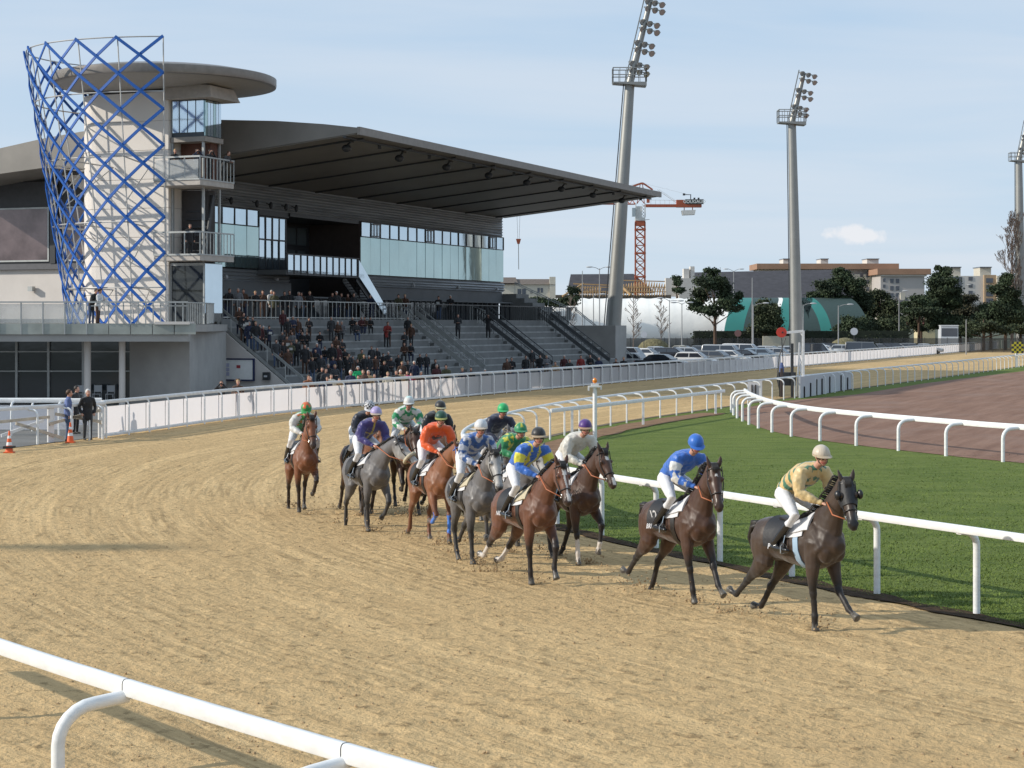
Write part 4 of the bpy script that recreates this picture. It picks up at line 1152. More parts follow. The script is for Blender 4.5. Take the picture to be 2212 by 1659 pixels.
WIN = mat('far_window', (.10, .11, .13), .2, metal=.2, var=.2, vscale=.3)
def gable(mb, x0, x1, y0, y1, z0, z1, hip=0.0):
    ym = (y0 + y1) / 2
    mb.add([(x0, y0, z0), (x1, y0, z0), (x1, y1, z0), (x0, y1, z0), (x0 + hip, ym, z1), (x1 - hip, ym, z1)], [(0, 1, 5, 4), (2, 3, 4, 5), (1, 2, 5), (3, 0, 4), (3, 2, 1, 0)])
# cream house
Y = 330
r, w, z = bpx('house', 'cream house with a low brown roof and end chimney seen right of the grandstand', 'house', 1085, 1198, 613, Y, 9, CREAM)
m = MB(); gable(m, -w - .3, w + .1, -.4, 9.4, z - .1, z + .95, .8); m.build('roof', mat('brown_roof', (.14, .11, .09), .85, var=.2), r)
m = MB(); gable(m, -w - 1.5, -w + 2.8, -.6, 9, z + .1, z + 1.25, .4); m.build('roof', MATS['brown_roof'], r)
lbx(r, Y, 1187, 1200, 598, 645, -.3, 1.5, CREAM, 'chimney')
for x0, x1, y0, y1 in ((1118, 1136, 624, 641), (1146, 1150, 628, 634), (1161, 1173, 622, 632)): 
    f = lbx(r, Y, x0, x1, y0, y1, -.08, -.02, WIN, 'window')
    lbx(r, Y, (x0 + x1) / 2 - .5, (x0 + x1) / 2 + .5, y0, y1, -.12, -.085, CREAM, 'bar', f)
# slate roofed building behind the crane
Y = 372
r = empty('slate_house', (pt(1320, 0, Y).x, Y, 0)); tag(r, 'long dark slate roofed building behind the timber roof frame and the crane', 'building')
lbx(r, Y, 1240, 1400, 640, 700, 0, 12, GREYW)
m = MB(); a = pt(1228, 632, Y) - r.location; b = pt(1372, 591, Y) - r.location
m.add([(a.x, -.5, a.z), (b.x + 4, -.5, a.z), (b.x + 4, 12, a.z), (a.x, 12, a.z), (a.x + .6, 5, b.z), (b.x, 5, b.z + .1)], [(0, 1, 5, 4), (2, 3, 4, 5), (1, 2, 5), (3, 0, 4), (3, 2, 1, 0)]); m.build('roof', SLATE, r)
# timber roof frames under construction
Y = 350
TIM = mat('raw_timber', (.42, .27, .13), .8, var=.25, vscale=.5)
r = empty('timber_frame', (pt(1330, 0, Y).x, Y, 0)); tag(r, 'unfinished roof of raw timber rafters on a building site below the crane', 'timber frame')
k = Y / FPX
def lp(x, y, d): q = pt(x, y, Y) - r.location; return Vector((q.x, d, q.z))
m = MB()
for i in range(34):
    x = 1252 + i * 5.6
    apex = 612 if x < 1300 else (622 if x < 1345 else 608 - 6 * math.sin((x - 1345) / 95 * 3.14))
    m.bar(lp(x, 640, 0), lp(x + 3, apex + 6, 4), .14); m.bar(lp(x + 3, apex + 6, 4), lp(x, 640, 9), .14)
    if i % 2: m.bar(lp(x, 638, 1), lp(x + 2, apex + 8, 4), .1)
m.bar(lp(1240, 612, 4), lp(1345, 616, 4), .25); m.bar(lp(1330, 604, 4), lp(1440, 607, 4), .2); m.bar(lp(1252, 620, 2), lp(1440, 620, 2), .16); m.bar(lp(1252, 630, 1), lp(1440, 630, 1), .16)
m.bar(lp(1336, 608, 3), lp(1362, 637, 0), .35); m.bar(lp(1215, 640, 0), lp(1262, 612, 3), .3); m.build('rafter', TIM, r)
lbx(r, Y, 1200, 1450, 637, 700, 0.2, 9, mat('dark_shell', (.12, .10, .08), .9), 'wall')
# white houses with chimneys, between crane and big pine
Y = 380
r, w, z = bpx('house', 'white house with two chimneys behind the first big pine', 'house', 1467, 1515, 601, Y, 8, PALE)
for x0, x1, y0, y1, d in ((1478, 1490, 580, 602, 1), (1493, 1502, 575, 605, 1.5), (1440, 1467, 600, 640, 2), (1500, 1530, 598, 640, 2)): lbx(r, Y, x0, x1, y0, y1, d, d + 3, PALE, 'chimney' if x1 - x0 < 15 else 'wing')
# big dark slate roof (sports hall)
Y = 400
r = empty('sports_hall', (pt(1680, 0, Y).x, Y, 0)); tag(r, 'long hall with an expanse of dark slate roof behind the green striped tents', 'hall')
lbx(r, Y, 1505, 1850, 645, 700, 0, 25, PALE)
m = MB(); a0, a1 = lbx, 0
k = Y / FPX
zz0 = CAMZ + (HY - 646) * k; zz1 = CAMZ + (HY - 586) * k; x0 = (1496 - CX) * k - r.location.x; x1 = (1862 - CX) * k - r.location.x
m.add([(x0, -1, zz0), (x1, -1, zz0), (x1, 26, zz0), (x0, 26, zz0), (x0 + .5, 9, zz1), (x1 - 1.5, 9, zz1 + .7), (x1 - 1.5, 18, zz1 + .7), (x0 + .5, 18, zz1)], [(0, 1, 5, 4), (4, 5, 6, 7), (2, 3, 7, 6), (1, 2, 6, 5), (3, 0, 4, 7), (3, 2, 1, 0)])
m.build('roof', SLATE, r)
# apartment block with terracotta bands
Y = 500
r = empty('apartment_block', (pt(1800, 0, Y).x, Y, 0)); tag(r, 'pale apartment block with terracotta roof bands and rooftop huts in the middle distance', 'building')
lbx(r, Y, 1640, 1928, 582, 700, 0, 12, PALE); lbx(r, Y, 1700, 1928, 593, 700, -2, -.01, CREAM)
lbx(r, Y, 1632, 1937, 570, 581.9, -3, 13, ORR, 'roof_band')
lbx(r, Y, 1880, 1972, 600, 700, -14, -2.1, GREYW, 'wing'); lbx(r, Y, 1872, 1984, 584, 596, -15, -2.05, ORR, 'roof_band'); lbx(r, Y, 1880, 1976, 596.1, 600, -14.5, -2.1, PALE, 'eaves')
for x0, x1 in ((1692, 1712), (1773, 1789), (1873, 1898)): q = lbx(r, Y, x0, x1, 560, 569.9, 0, 7, PALE, 'roof_hut'); lbx(r, Y, x0 - 1, x1 + 1, 558.5, 560, -.5, 7.5, WIN, 'cap', q)
for row in range(4):
    for x in (1855, 1868, 1900, 1912): lbx(r, Y, x, x + 7, 590 + row * 15, 599 + row * 15, -2.08 if x < 1880 else -14.12, -2.01 if x < 1880 else -14.02, WIN, 'window')
    lbx(r, Y, 1885, 1890, 604 + row * 13, 611 + row * 13, -14.1, -14.02, WIN, 'window')
r = empty('apartment_block', (pt(2110, 0, Y).x, Y, 0)); tag(r, 'cream apartment block with dark balcony windows near the right edge, between two pines', 'building')
lbx(r, Y, 2052, 2175, 596, 700, 0, 14, PALE); lbx(r, Y, 2124, 2150, 594, 700, -1, -.02, mat('ochre_bay', (.42, .30, .19), .8), 'bay'); lbx(r, Y, 2150, 2175, 596, 700, -2, -.03, CREAM, 'bay')
for x0, x1 in ((2056, 2077), (2119, 2143)): q = lbx(r, Y, x0, x1, 578, 595.9, 1, 8, CREAM, 'roof_hut'); lbx(r, Y, x0 - 1, x1 + 1, 576, 578, .5, 8.5, WIN, 'cap', q)
for row in range(4):
    lbx(r, Y, 2092, 2101, 598 + row * 15, 606 + row * 15, -.1, -.01, WIN, 'window'); lbx(r, Y, 2128, 2143, 601 + row * 14.5, 611 + row * 14.5, -1.1, -1.02, WIN, 'window')
lbx(r, Y, 2056, 2078, 598, 625, -.1, -.01, WIN, 'window')
# small houses among the trees
for (px0, px1, yt, Y, lab, mm) in ((1943, 1962, 640, 400, 'small white gabled house half hidden between trees', PALE), (1500, 1512, 630, 340, 'small pale house end behind the left pine', PALE), (1990, 2020, 690, 330, 'low yellow cottage beside the white lorry', mat('yellow_render', (.55, .48, .30), .85)), (1905, 1925, 655, 390, 'slate roofed cottage peeping over the shrubs', CREAM)):
    r, w, z = bpx('cottage', lab, 'house', px0, px1, yt + 14, Y, 6, mm)
    g = MB(); gable(g, -w - .3, w + .3, -.5, 6.5, z, z + 14 * Y / FPX, .2); g.build('roof', SLATE if mm is not MATS.get('yellow_render') else mm, r)
    MB().box(-.5, .5, 1, 2, z, z + 16 * Y / FPX + .6).build('chimney', CREAM, r)
    lbx(r, Y, (px0 + px1) / 2 - 2, (px0 + px1) / 2 + 2, yt + 22, yt + 28, -.06, -.01, WIN, 'window')

# white air dome with green bays
Y = 300
TENT = mat('dome_white', (.93, .90, .84), .55, var=.04, vscale=.15, bump=.15, bscale=.25)
TGR = mat('dome_green', (.03, .20, .17), .55, var=.08, vscale=.2)
TDK = mat('dome_dark', (.035, .062, .058), .7, var=.1)
r = empty('air_dome', (pt(1360, 0, Y).x, Y, 0)); tag(r, 'big white inflated sports dome stretching behind the parked cars', 'sports dome')
k = Y / FPX
x0, x1 = (1150 - CX) * k - r.location.x, (1575 - CX) * k - r.location.x
zt = CAMZ + (HY - 643) * k
rings = []
for i in range(41):
    f = i / 40; x = x0 + (x1 - x0) * f
    e = min(1, (f + .02) / .10) ** .5; e2 = 1.0
    wr = 1 + .012 * math.sin(i * 2.5)
    ring = []
    for j in range(15):
        a = math.pi * j / 14
        ring.append(Vector((x, 9 - 9 * math.copysign(abs(math.cos(a)) ** .62, math.cos(a)) * (1 if f > .06 else .9), zt * wr * (e if f < .08 else 1) * (math.sin(a) ** .55 if 0 < j < 14 else 0))))
    rings.append(ring)
m = MB(); m.rings(rings); m.build('skin', TENT, r, smooth=True)
# white bulge to the right of the pine and green striped arches
def arch(name, label, xa, xb, yt, Y, mseq, depth=22, lean=0):
    k = Y / FPX; r = empty(name, ((xa + xb) / 2 * k - CX * k, Y, 0)); tag(r, label, 'sports dome')
    hw = (xb - xa) / 2 * k; zt = CAMZ + (HY - yt) * k
    n = len(mseq)
    for q, mm in enumerate(mseq):
        rings = []
        for i in range(7):
            f = (q + i / 6) / n; ring = []
            for j in range(15):
                a = math.pi * j / 14
                ring.append(Vector((-hw * math.copysign(abs(math.cos(a)) ** .75, math.cos(a)) + lean * f * 0, f * depth, zt * max(0, math.sin(a)) ** .6)))
            rings.append(ring)
        MB().rings(rings, cap=(q == 0)).build('bay', mm, r, smooth=60)
    return r
r = empty('striped_dome', (pt(1690, 0, 286).x, 286, 0)); tag(r, 'arched sports dome striped in sea green, dark green and white behind the trees', 'sports dome')
Y = 286; k = Y / FPX
bands = [(1545, 1562, TENT), (1562, 1603, TGR), (1603, 1663, TDK), (1663, 1672, TENT), (1672, 1700, TGR), (1700, 1776, TDK), (1776, 1800, TGR), (1800, 1882, TDK)]
zt = CAMZ + (HY - 641) * k
for (xa, xb, mm) in bands:
    rings = []
    for i in range(5):
        x = xa + (xb - xa) * i / 4
        ring = []
        for j in range(13):
            a = math.pi / 2 * j / 12
            # each band leans over to the right as it climbs, like the skewed arches of the dome
            ring.append(Vector(((x + 38 * math.sin(a) ** 2 * (1 if x < 1740 else -.6) - CX) * k - r.location.x, 12 * (1 - math.cos(a)) ** 1.0 * 0.9, zt * math.sin(a) ** .8)))
        for j in range(1, 4):
            v = ring[-1].copy(); v.y += 6; v.z -= j * j * .8; ring.append(v)
        rings.append(ring)
    MB().rings(rings, cap=False).build('bay', mm, r, smooth=True)

# hedge, dark fence, wall, mounds behind the cars
HEDGE = mat('hedge_green', (.016, .022, .012), .95, var=.4, vscale=1.5)
HE = mat('hedge_leaf', (.030, .042, .018), .9, var=.5, vscale=1)
def leafmass(mb, cx_, cy_, cz_, rx, ry, rz, n, size, rnd, shell=.45):
    """n small four-sided leaf tufts spread through an ellipsoid"""
    g = np.random.default_rng(rnd.randrange(1 << 30))
    v = g.normal(size=(n, 3)); v /= np.linalg.norm(v, axis=1)[:, None]
    v *= (1 - (1 - shell * .5) * g.random(n) ** 1.6)[:, None]
    c = v * (rx, ry, rz) + (cx_, cy_, cz_)
    a = g.normal(size=(n, 3)); a /= np.linalg.norm(a, axis=1)[:, None]
    b = np.cross(a, g.normal(size=(n, 3))); b /= np.linalg.norm(b, axis=1)[:, None]
    s_ = (size * .5 * g.uniform(.6, 1.4, n))[:, None]
    q = np.stack([c - a * s_, c + b * s_, c + a * s_, c - b * s_], axis=1).reshape(-1, 3)
    k_ = len(mb.v); mb.v += list(map(tuple, q.tolist())); mb.f += [(k_ + 4 * i, k_ + 4 * i + 1, k_ + 4 * i + 2, k_ + 4 * i + 3) for i in range(n)]
rnd = random.Random(3)
Y = 268; k = Y / FPX
r = empty('hedge', (pt(1700, 0, Y).x, Y, 0)); tag(r, 'long dark clipped hedge running behind the car park fence', 'hedge')
m = MB(); a = pt(1500, 718, Y) - r.location; b = pt(1962, 718, Y) - r.location; m.box(a.x, b.x, 0, 1.6, 0, 3.0); m.build('core', HEDGE, r)
m = MB()
for i in range(80): leafmass(m, a.x + (b.x - a.x) * i / 79, .4, 1.9, .6, .7, 1.25, 40, .22, rnd)
m.build('foliage', HE, r, recalc=False)
Y = 262
r = empty('mesh_fence', (pt(1300, 0, Y).x, Y, 0)); tag(r, 'dark wire mesh fence with thin posts along the back of the car park', 'fence')
m = MB(); a = pt(1240, 0, Y).x - r.location.x; b = pt(2212, 0, Y).x - r.location.x; m.add([(a, 0, 0), (b, 0, 0), (b, 0, 2.0), (a, 0, 2.0)], [(0, 1, 2, 3)]); m.build('mesh_panel', mat('mesh_dark', (.045, .045, .042), .8, alpha=.72, var=.2, vscale=2), r)
x = a
while x < b: MB().bar((x, -.03, 0), (x, -.03, 2.1), .06).build('post', DARKST, r); x += 1.6
r = empty('low_wall', (pt(1690, 0, 258).x, 258, 0)); tag(r, 'pale block wall behind the red disc, at the back of the car park', 'wall')
lbx(r, 258, 1648, 1722, 726, 768, 0, .4, mat('ochre_wall', (.44, .40, .31), .85), 'wall')
for px, lab in ((1412, 'heap of grass clippings in front of the dark hedge, left of the road sign'), (1825, 'heap of dry cuttings behind the cars right of the second floodlight mast')):
    o = pt(px, 0, 260); m = MB(); m.ell((0, 0, 0), 2.4, 1.5, 1.9 if px < 1500 else 2.0, 14, 8); rr = m.build('heap', mat('dry_heap', (.17, .15, .08), .95, var=.4, vscale=3, bump=.2, bscale=4), None, smooth=True); rr.location = (o.x, 260, 0.1); tag(rr, lab, 'heap')

# trees -----------------------------------------------------------------------
PINE = mat('pine_needles', (.034, .052, .022), .85, var=.6, vscale=.45)
PINE2 = mat('evergreen', (.046, .060, .026), .85, var=.6, vscale=.45)
BARK = mat('bark', (.09, .055, .035), .9, var=.3, vscale=3)
def tree(px, Y, trunk_top, clumps, m, label, name='pine_tree', base_px=None, size=.38, tw=.28, dens=1.0, seed=0, cat='tree', ygr=None):
    Y *= 1.24; size *= .85
    rnd = random.Random(seed); k = Y / FPX
    root = empty(name, ((px - CX) * k, Y, 0)); tag(root, label, cat, 'trees beyond the car park')
    T = lambda x, y: Vector(((x - px) * k, 0, CAMZ + (HY - y) * k))
    top = T(*trunk_top)
    tr = MB(); tr.tube([Vector((0, 0, -.1)), Vector((top.x * .3, 0, top.z * .5)), top], [tw, tw * .7, tw * .3], 8)
    cr = MB()
    for (x, y, rx, ry) in clumps:
        c = T(x, y); c.y = rnd.uniform(-1, 1) * rx * k * .5
        mid = Vector((top.x * .5, 0, max(1.2, c.z * .62)))
        tr.tube([mid, mid.lerp(c, .6) + Vector((0, 0, -.2)), c], [tw * .35, tw * .2, .04], 5)
        vol = rx * ry * k * k
        # sub-clumps so the outline is uneven
        for _ in range(max(4, int(7 * dens))):
            q = c + Vector((rnd.uniform(-.65, .65) * rx * k, rnd.uniform(-.6, .6) * rx * k, rnd.uniform(-.6, .6) * ry * k))
            leafmass(cr, q.x, q.y, q.z, rx * k * .78, rx * k * .7, ry * k * .74, int(45 * dens * max(.7, min(4, vol))), size * .75, rnd, .9)
            leafmass(cr, q.x, q.y, q.z, rx * k * .5, rx * k * .5, ry * k * .46, int(110 * dens * max(.7, min(4, vol))), size, rnd, .3)
    tr.build('trunk', BARK, root, smooth=60); cr.build('crown', m, root, recalc=False)
    return root
tree(1545, 205, (1543, 640), [(1535, 610, 35, 22), (1515, 640, 28, 20), (1570, 625, 25, 22), (1598, 640, 14, 10), (1500, 660, 16, 14), (1560, 655, 34, 18), (1525, 672, 30, 14), (1590, 665, 16, 9), (1540, 590, 20, 12), (1515, 605, 18, 10)], PINE, 'big umbrella pine with bare orange trunk in front of the white dome', seed=1, dens=.8)
tree(1655, 214, (1652, 670), [(1650, 665, 26, 20), (1640, 690, 32, 20), (1665, 700, 26, 22), (1672, 675, 18, 18), (1645, 712, 30, 12)], PINE2, 'bushy dark evergreen in front of the striped dome', seed=2, dens=1.1)
tree(1820, 240, (1815, 600), [(1815, 600, 26, 16), (1790, 625, 36, 18), (1840, 620, 30, 20), (1770, 640, 24, 12), (1860, 650, 28, 24), (1800, 655, 40, 20), (1830, 680, 44, 24), (1775, 675, 18, 14), (1812, 585, 12, 8)], PINE, 'wide dark pine just right of the second floodlight mast', seed=3, dens=1.1)
tree(1900, 246, (1900, 640), [(1900, 640, 24, 14), (1890, 665, 32, 20), (1920, 665, 28, 20), (1900, 695, 40, 18), (1940, 690, 22, 18)], PINE2, 'rounded evergreen in front of the apartment block', seed=4, dens=1.1)
tree(1870, 250, (1870, 650), [(1868, 655, 24, 20), (1872, 690, 30, 22)], PINE2, 'dark evergreen squeezed between the wide pine and the rounded one', seed=14)
tree(2035, 232, (2035, 590), [(2035, 592, 20, 14), (2030, 615, 34, 18), (2048, 635, 30, 20), (2015, 640, 22, 14), (2035, 660, 40, 20), (2060, 650, 16, 14), (2025, 690, 40, 20), (2028, 580, 8, 6), (2046, 584, 8, 6)], PINE, 'tall dark pine standing clear against the sky right of the apartments', seed=5, dens=1.25)
tree(1990, 260, (1990, 660), [(1985, 665, 20, 12), (1975, 690, 26, 14), (2000, 700, 24, 12)], mat('reddish_shrub', (.12, .05, .04), .9, var=.4, vscale=.5), 'reddish shrub by the yellow cottage', 'shrub', seed=6, dens=.6)
tree(2090, 238, (2095, 645), [(2090, 645, 22, 14), (2080, 670, 34, 22), (2110, 680, 34, 22), (2090, 705, 50, 16), (2060, 700, 26, 16)], mat('dull_green', (.065, .062, .035), .9, var=.5, vscale=.5), 'dull olive shrubbery between the two right hand pines', 'shrub', seed=7, dens=1.1)
tree(2172, 228, (2172, 600), [(2170, 600, 14, 12), (2165, 622, 26, 16), (2185, 640, 26, 20), (2165, 660, 30, 20), (2180, 690, 40, 24), (2145, 690, 30, 20), (2200, 665, 20, 24)], PINE, 'dark pine at the right edge below the bare poplar', seed=8, dens=1.25)
tree(1150, 240, (1150, 655), [(1240, 635, 16, 16), (1225, 650, 22, 10), (1180, 652, 30, 12), (1130, 655, 26, 14), (1160, 648, 24, 10), (1205, 655, 24, 8)], PINE, 'low dark evergreen thicket between the cream house and the white dome', 'shrub', seed=9)
tree(1462, 262, (1462, 615), [(1462, 608, 12, 12), (1466, 625, 14, 10)], PINE, 'small dark tree left of the white house with chimneys', seed=10)
tree(1960, 236, (1960, 690), [(1965, 690, 22, 14), (1945, 705, 22, 12), (1985, 708, 20, 10)], PINE2, 'low evergreen beside the yellow cottage', 'shrub', seed=11)
tree(2125, 224, (2125, 690), [(2120, 705, 30, 14), (2160, 712, 26, 12), (2195, 712, 20, 12), (2080, 712, 20, 10)], PINE2, 'low dark bushes behind the end of the white fence', 'shrub', seed=12)
for q_, (px_, y_, lab_) in enumerate(((1850, 700, 'dark undergrowth below the wide pine'), (1925, 700, 'dark undergrowth left of the gabled house'), (1985, 655, 'evergreen rising behind the yellow cottage'), (2075, 700, 'undergrowth right of the white lorry'), (2140, 672, 'dense dark bush against the cream apartments'), (2205, 690, 'dark bush filling the right edge below the poplar'))):
    tree(px_, 225 + q_ * 2, (px_, y_), [(px_, y_, 30, 18), (px_ - 22, y_ + 10, 24, 14), (px_ + 24, y_ + 8, 24, 16), (px_, y_ + 16, 40, 12)], PINE2 if q_ % 2 else PINE, lab_, 'shrub', seed=30 + q_, dens=.9)
# bare trees
TWIG = mat('bare_twigs', (.20, .15, .12), .9, var=.2)
def bare(px, Y, ytop, spread, label, up=.75, seed=0, gens=4, tw=.12):
    Y *= 1.22
    rnd = random.Random(seed); k = Y / FPX; H = CAMZ + (HY - ytop) * k
    root = empty('bare_tree', ((px - CX) * k, Y, 0)); tag(root, label, 'tree', 'bare trees')
    m = MB(); m.tube([(0, 0, 0), (0, 0, H * .55), (0, 0, H)], [tw, tw * .6, .02], 6); m.build('trunk', TWIG, root)
    b = MB()
    def grow(p, d, L, r_, g):
        e = p + d * L; b.tube([p, e], [r_, r_ * .5], 3, cap=False)
        if g <= 0: return
        for _ in range(3):
            f = rnd.uniform(.35, 1); nd = (d + Vector((rnd.uniform(-1, 1), rnd.uniform(-1, 1), rnd.uniform(-.2, up))) * .65).normalized()
            grow(p.lerp(e, f), nd, L * rnd.uniform(.4, .6), max(.03, r_ * .5), g - 1)
    n = int(18 + H)
    for i in range(n):
        z = H * (.22 + .75 * i / n); a = rnd.random() * 6.28; f = 1 - (z / H - .25) ** 2
        grow(Vector((0, 0, z)), Vector((math.cos(a), math.sin(a), up * 1.3)).normalized(), spread * k * max(.25, f) * rnd.uniform(.6, 1), .05, gens)
    b.build('branches', TWIG, root, recalc=False)
bare(2186, 245, 474, 64, 'tall bare poplar rising at the right edge behind the last mast', 2.6, 1, 4, .3)
bare(1368, 213, 640, 22, 'young bare tree before the dome, nearer to the leaning mast', .8, 2, 2, .07)
bare(1428, 213, 636, 22, 'young bare tree before the dome, midway between the leaning mast and the pine', .8, 3, 2, .07)
bare(1233, 213, 636, 20, 'thin bare tree in front of the left part of the white dome', .8, 4, 2, .06)

# street lamps -----------------------------------------------------------------
LPM = mat('lamp_post_grey', (.30, .30, .30), .5, var=.05)
def lamp(px, Y, ytop, arms, label, ang=0):
    Y *= 1.16
    k = Y / FPX; H = CAMZ + (HY - ytop) * k
    root = empty('street_lamp', ((px - CX) * k, Y, 0)); tag(root, label, 'street lamp', 'street lamps round the car park')
    MB().tube([(0, 0, 0), (0, 0, H)], [.09, .05], 8).build('post', LPM, root)
    for a, up in arms:
        MB().tube([(0, 0, H - .15), (a * k * .5, 0, H + up * .5), (a * k, 0, H + up)], .04, 5).build('arm', LPM, root)
        s_ = 1 if a > 0 else -1
        MB().ell((a * k + s_ * .35, 0, H + up), .45, .16, .10, 10, 6).build('lamp_head', mat('lamp_head', (.5, .5, .5), .4, var=0), root, smooth=True)
for a in ((1295, 206, 580, ((-16, .2), (14, .2)), 'twin armed street lamp left of the leaning floodlight mast'), (1258, 225, 585, (), 'plain thin lamp post above the white dome'),
          (1282, 198, 638, ((14, .15),), 'street lamp with one arm in front of the dome, by the leaning mast'), (1446, 200, 648, ((-14, .25), (18, -.1)), 'twin armed street lamp left of the big umbrella pine'),
          (1473, 203, 655, ((-12, .1), (12, .1)), 'thinner lamp post directly left of the umbrella pine'), (1585, 260, 585, ((-12, .3), (12, .3)), 'tall twin street lamp against the dark slate roof'),
          (1625, 208, 600, (), 'plain grey pole in front of the striped dome'), (1627, 207, 658, ((22, .2),), 'street lamp with a right hand arm beside the plain pole'), (1811, 206, 660, ((20, .15),), 'street lamp with one arm in front of the wide pine'),
          (1735, 205, 658, ((16, .15),), 'street lamp just right of the second floodlight mast'), (1942, 236, 636, ((8, .5),), 'slim lamp post between the evergreens and the gabled house'), (2078, 300, 622, ((12, .6),), 'lamp post on the left corner of the cream apartments'), (2087, 210, 690, (), 'short post in front of the right hand shrubs')):
    lamp(*a)
# road signs
for px, Y, y, r_, c, lab in ((1391, 196, 723, .42, (.6, .6, .62), 'round white road sign on a dark post, left side of the car park'), (1594, 208, 720, .46, (.20, .10, .09), 'faded red round road sign seen over the cars'), (1845, 207, 716, .5, (.6, .6, .62), 'round white road sign behind the cars on the right')):
    Y *= 1.2
    k = Y / FPX; z = CAMZ + (HY - y) * k
    r = empty('road_sign', ((px - CX) * k, Y, 0)); tag(r, lab, 'road sign')
    MB().tube([(0, .03, 0), (0, .03, z)], .05, 6).build('post', DARKST, r); m = MB(); m.tube([(0, -.04, z), (0, 0, z)], r_, 20); m.build('disc', mat('sign_%d' % px, c, .5, var=.05), r)
# white lorry
r = empty('lorry', (pt(2047, 0, 272).x, 272, 0), R(-6)); tag(r, 'small white lorry parked behind the fence among the trees', 'lorry')
LW = mat('lorry_white', (.62, .64, .66), .4, var=.04)
MB().box(-1.1, 1.4, -1.0, 1.0, .8, 3.7).build('cab', LW, r); m = MB(); m.box(-1.0, 1.3, -1.05, -1.01, 2.2, 3.4); m.build('windscreen', WIN, r); MB().box(-1.15, 1.45, -1.1, 1.05, 3.7, 3.85).build('roof', LW, r)
MB().box(-1.0, 1.3, 1.05, 3.2, 1.0, 3.2).build('load_box', LW, r)
for x in (-.7, 1.0): MB().tube([(x, -1.1, .45), (x, 1.1, .45)], .45, 12).build('wheel', DARKST, r)

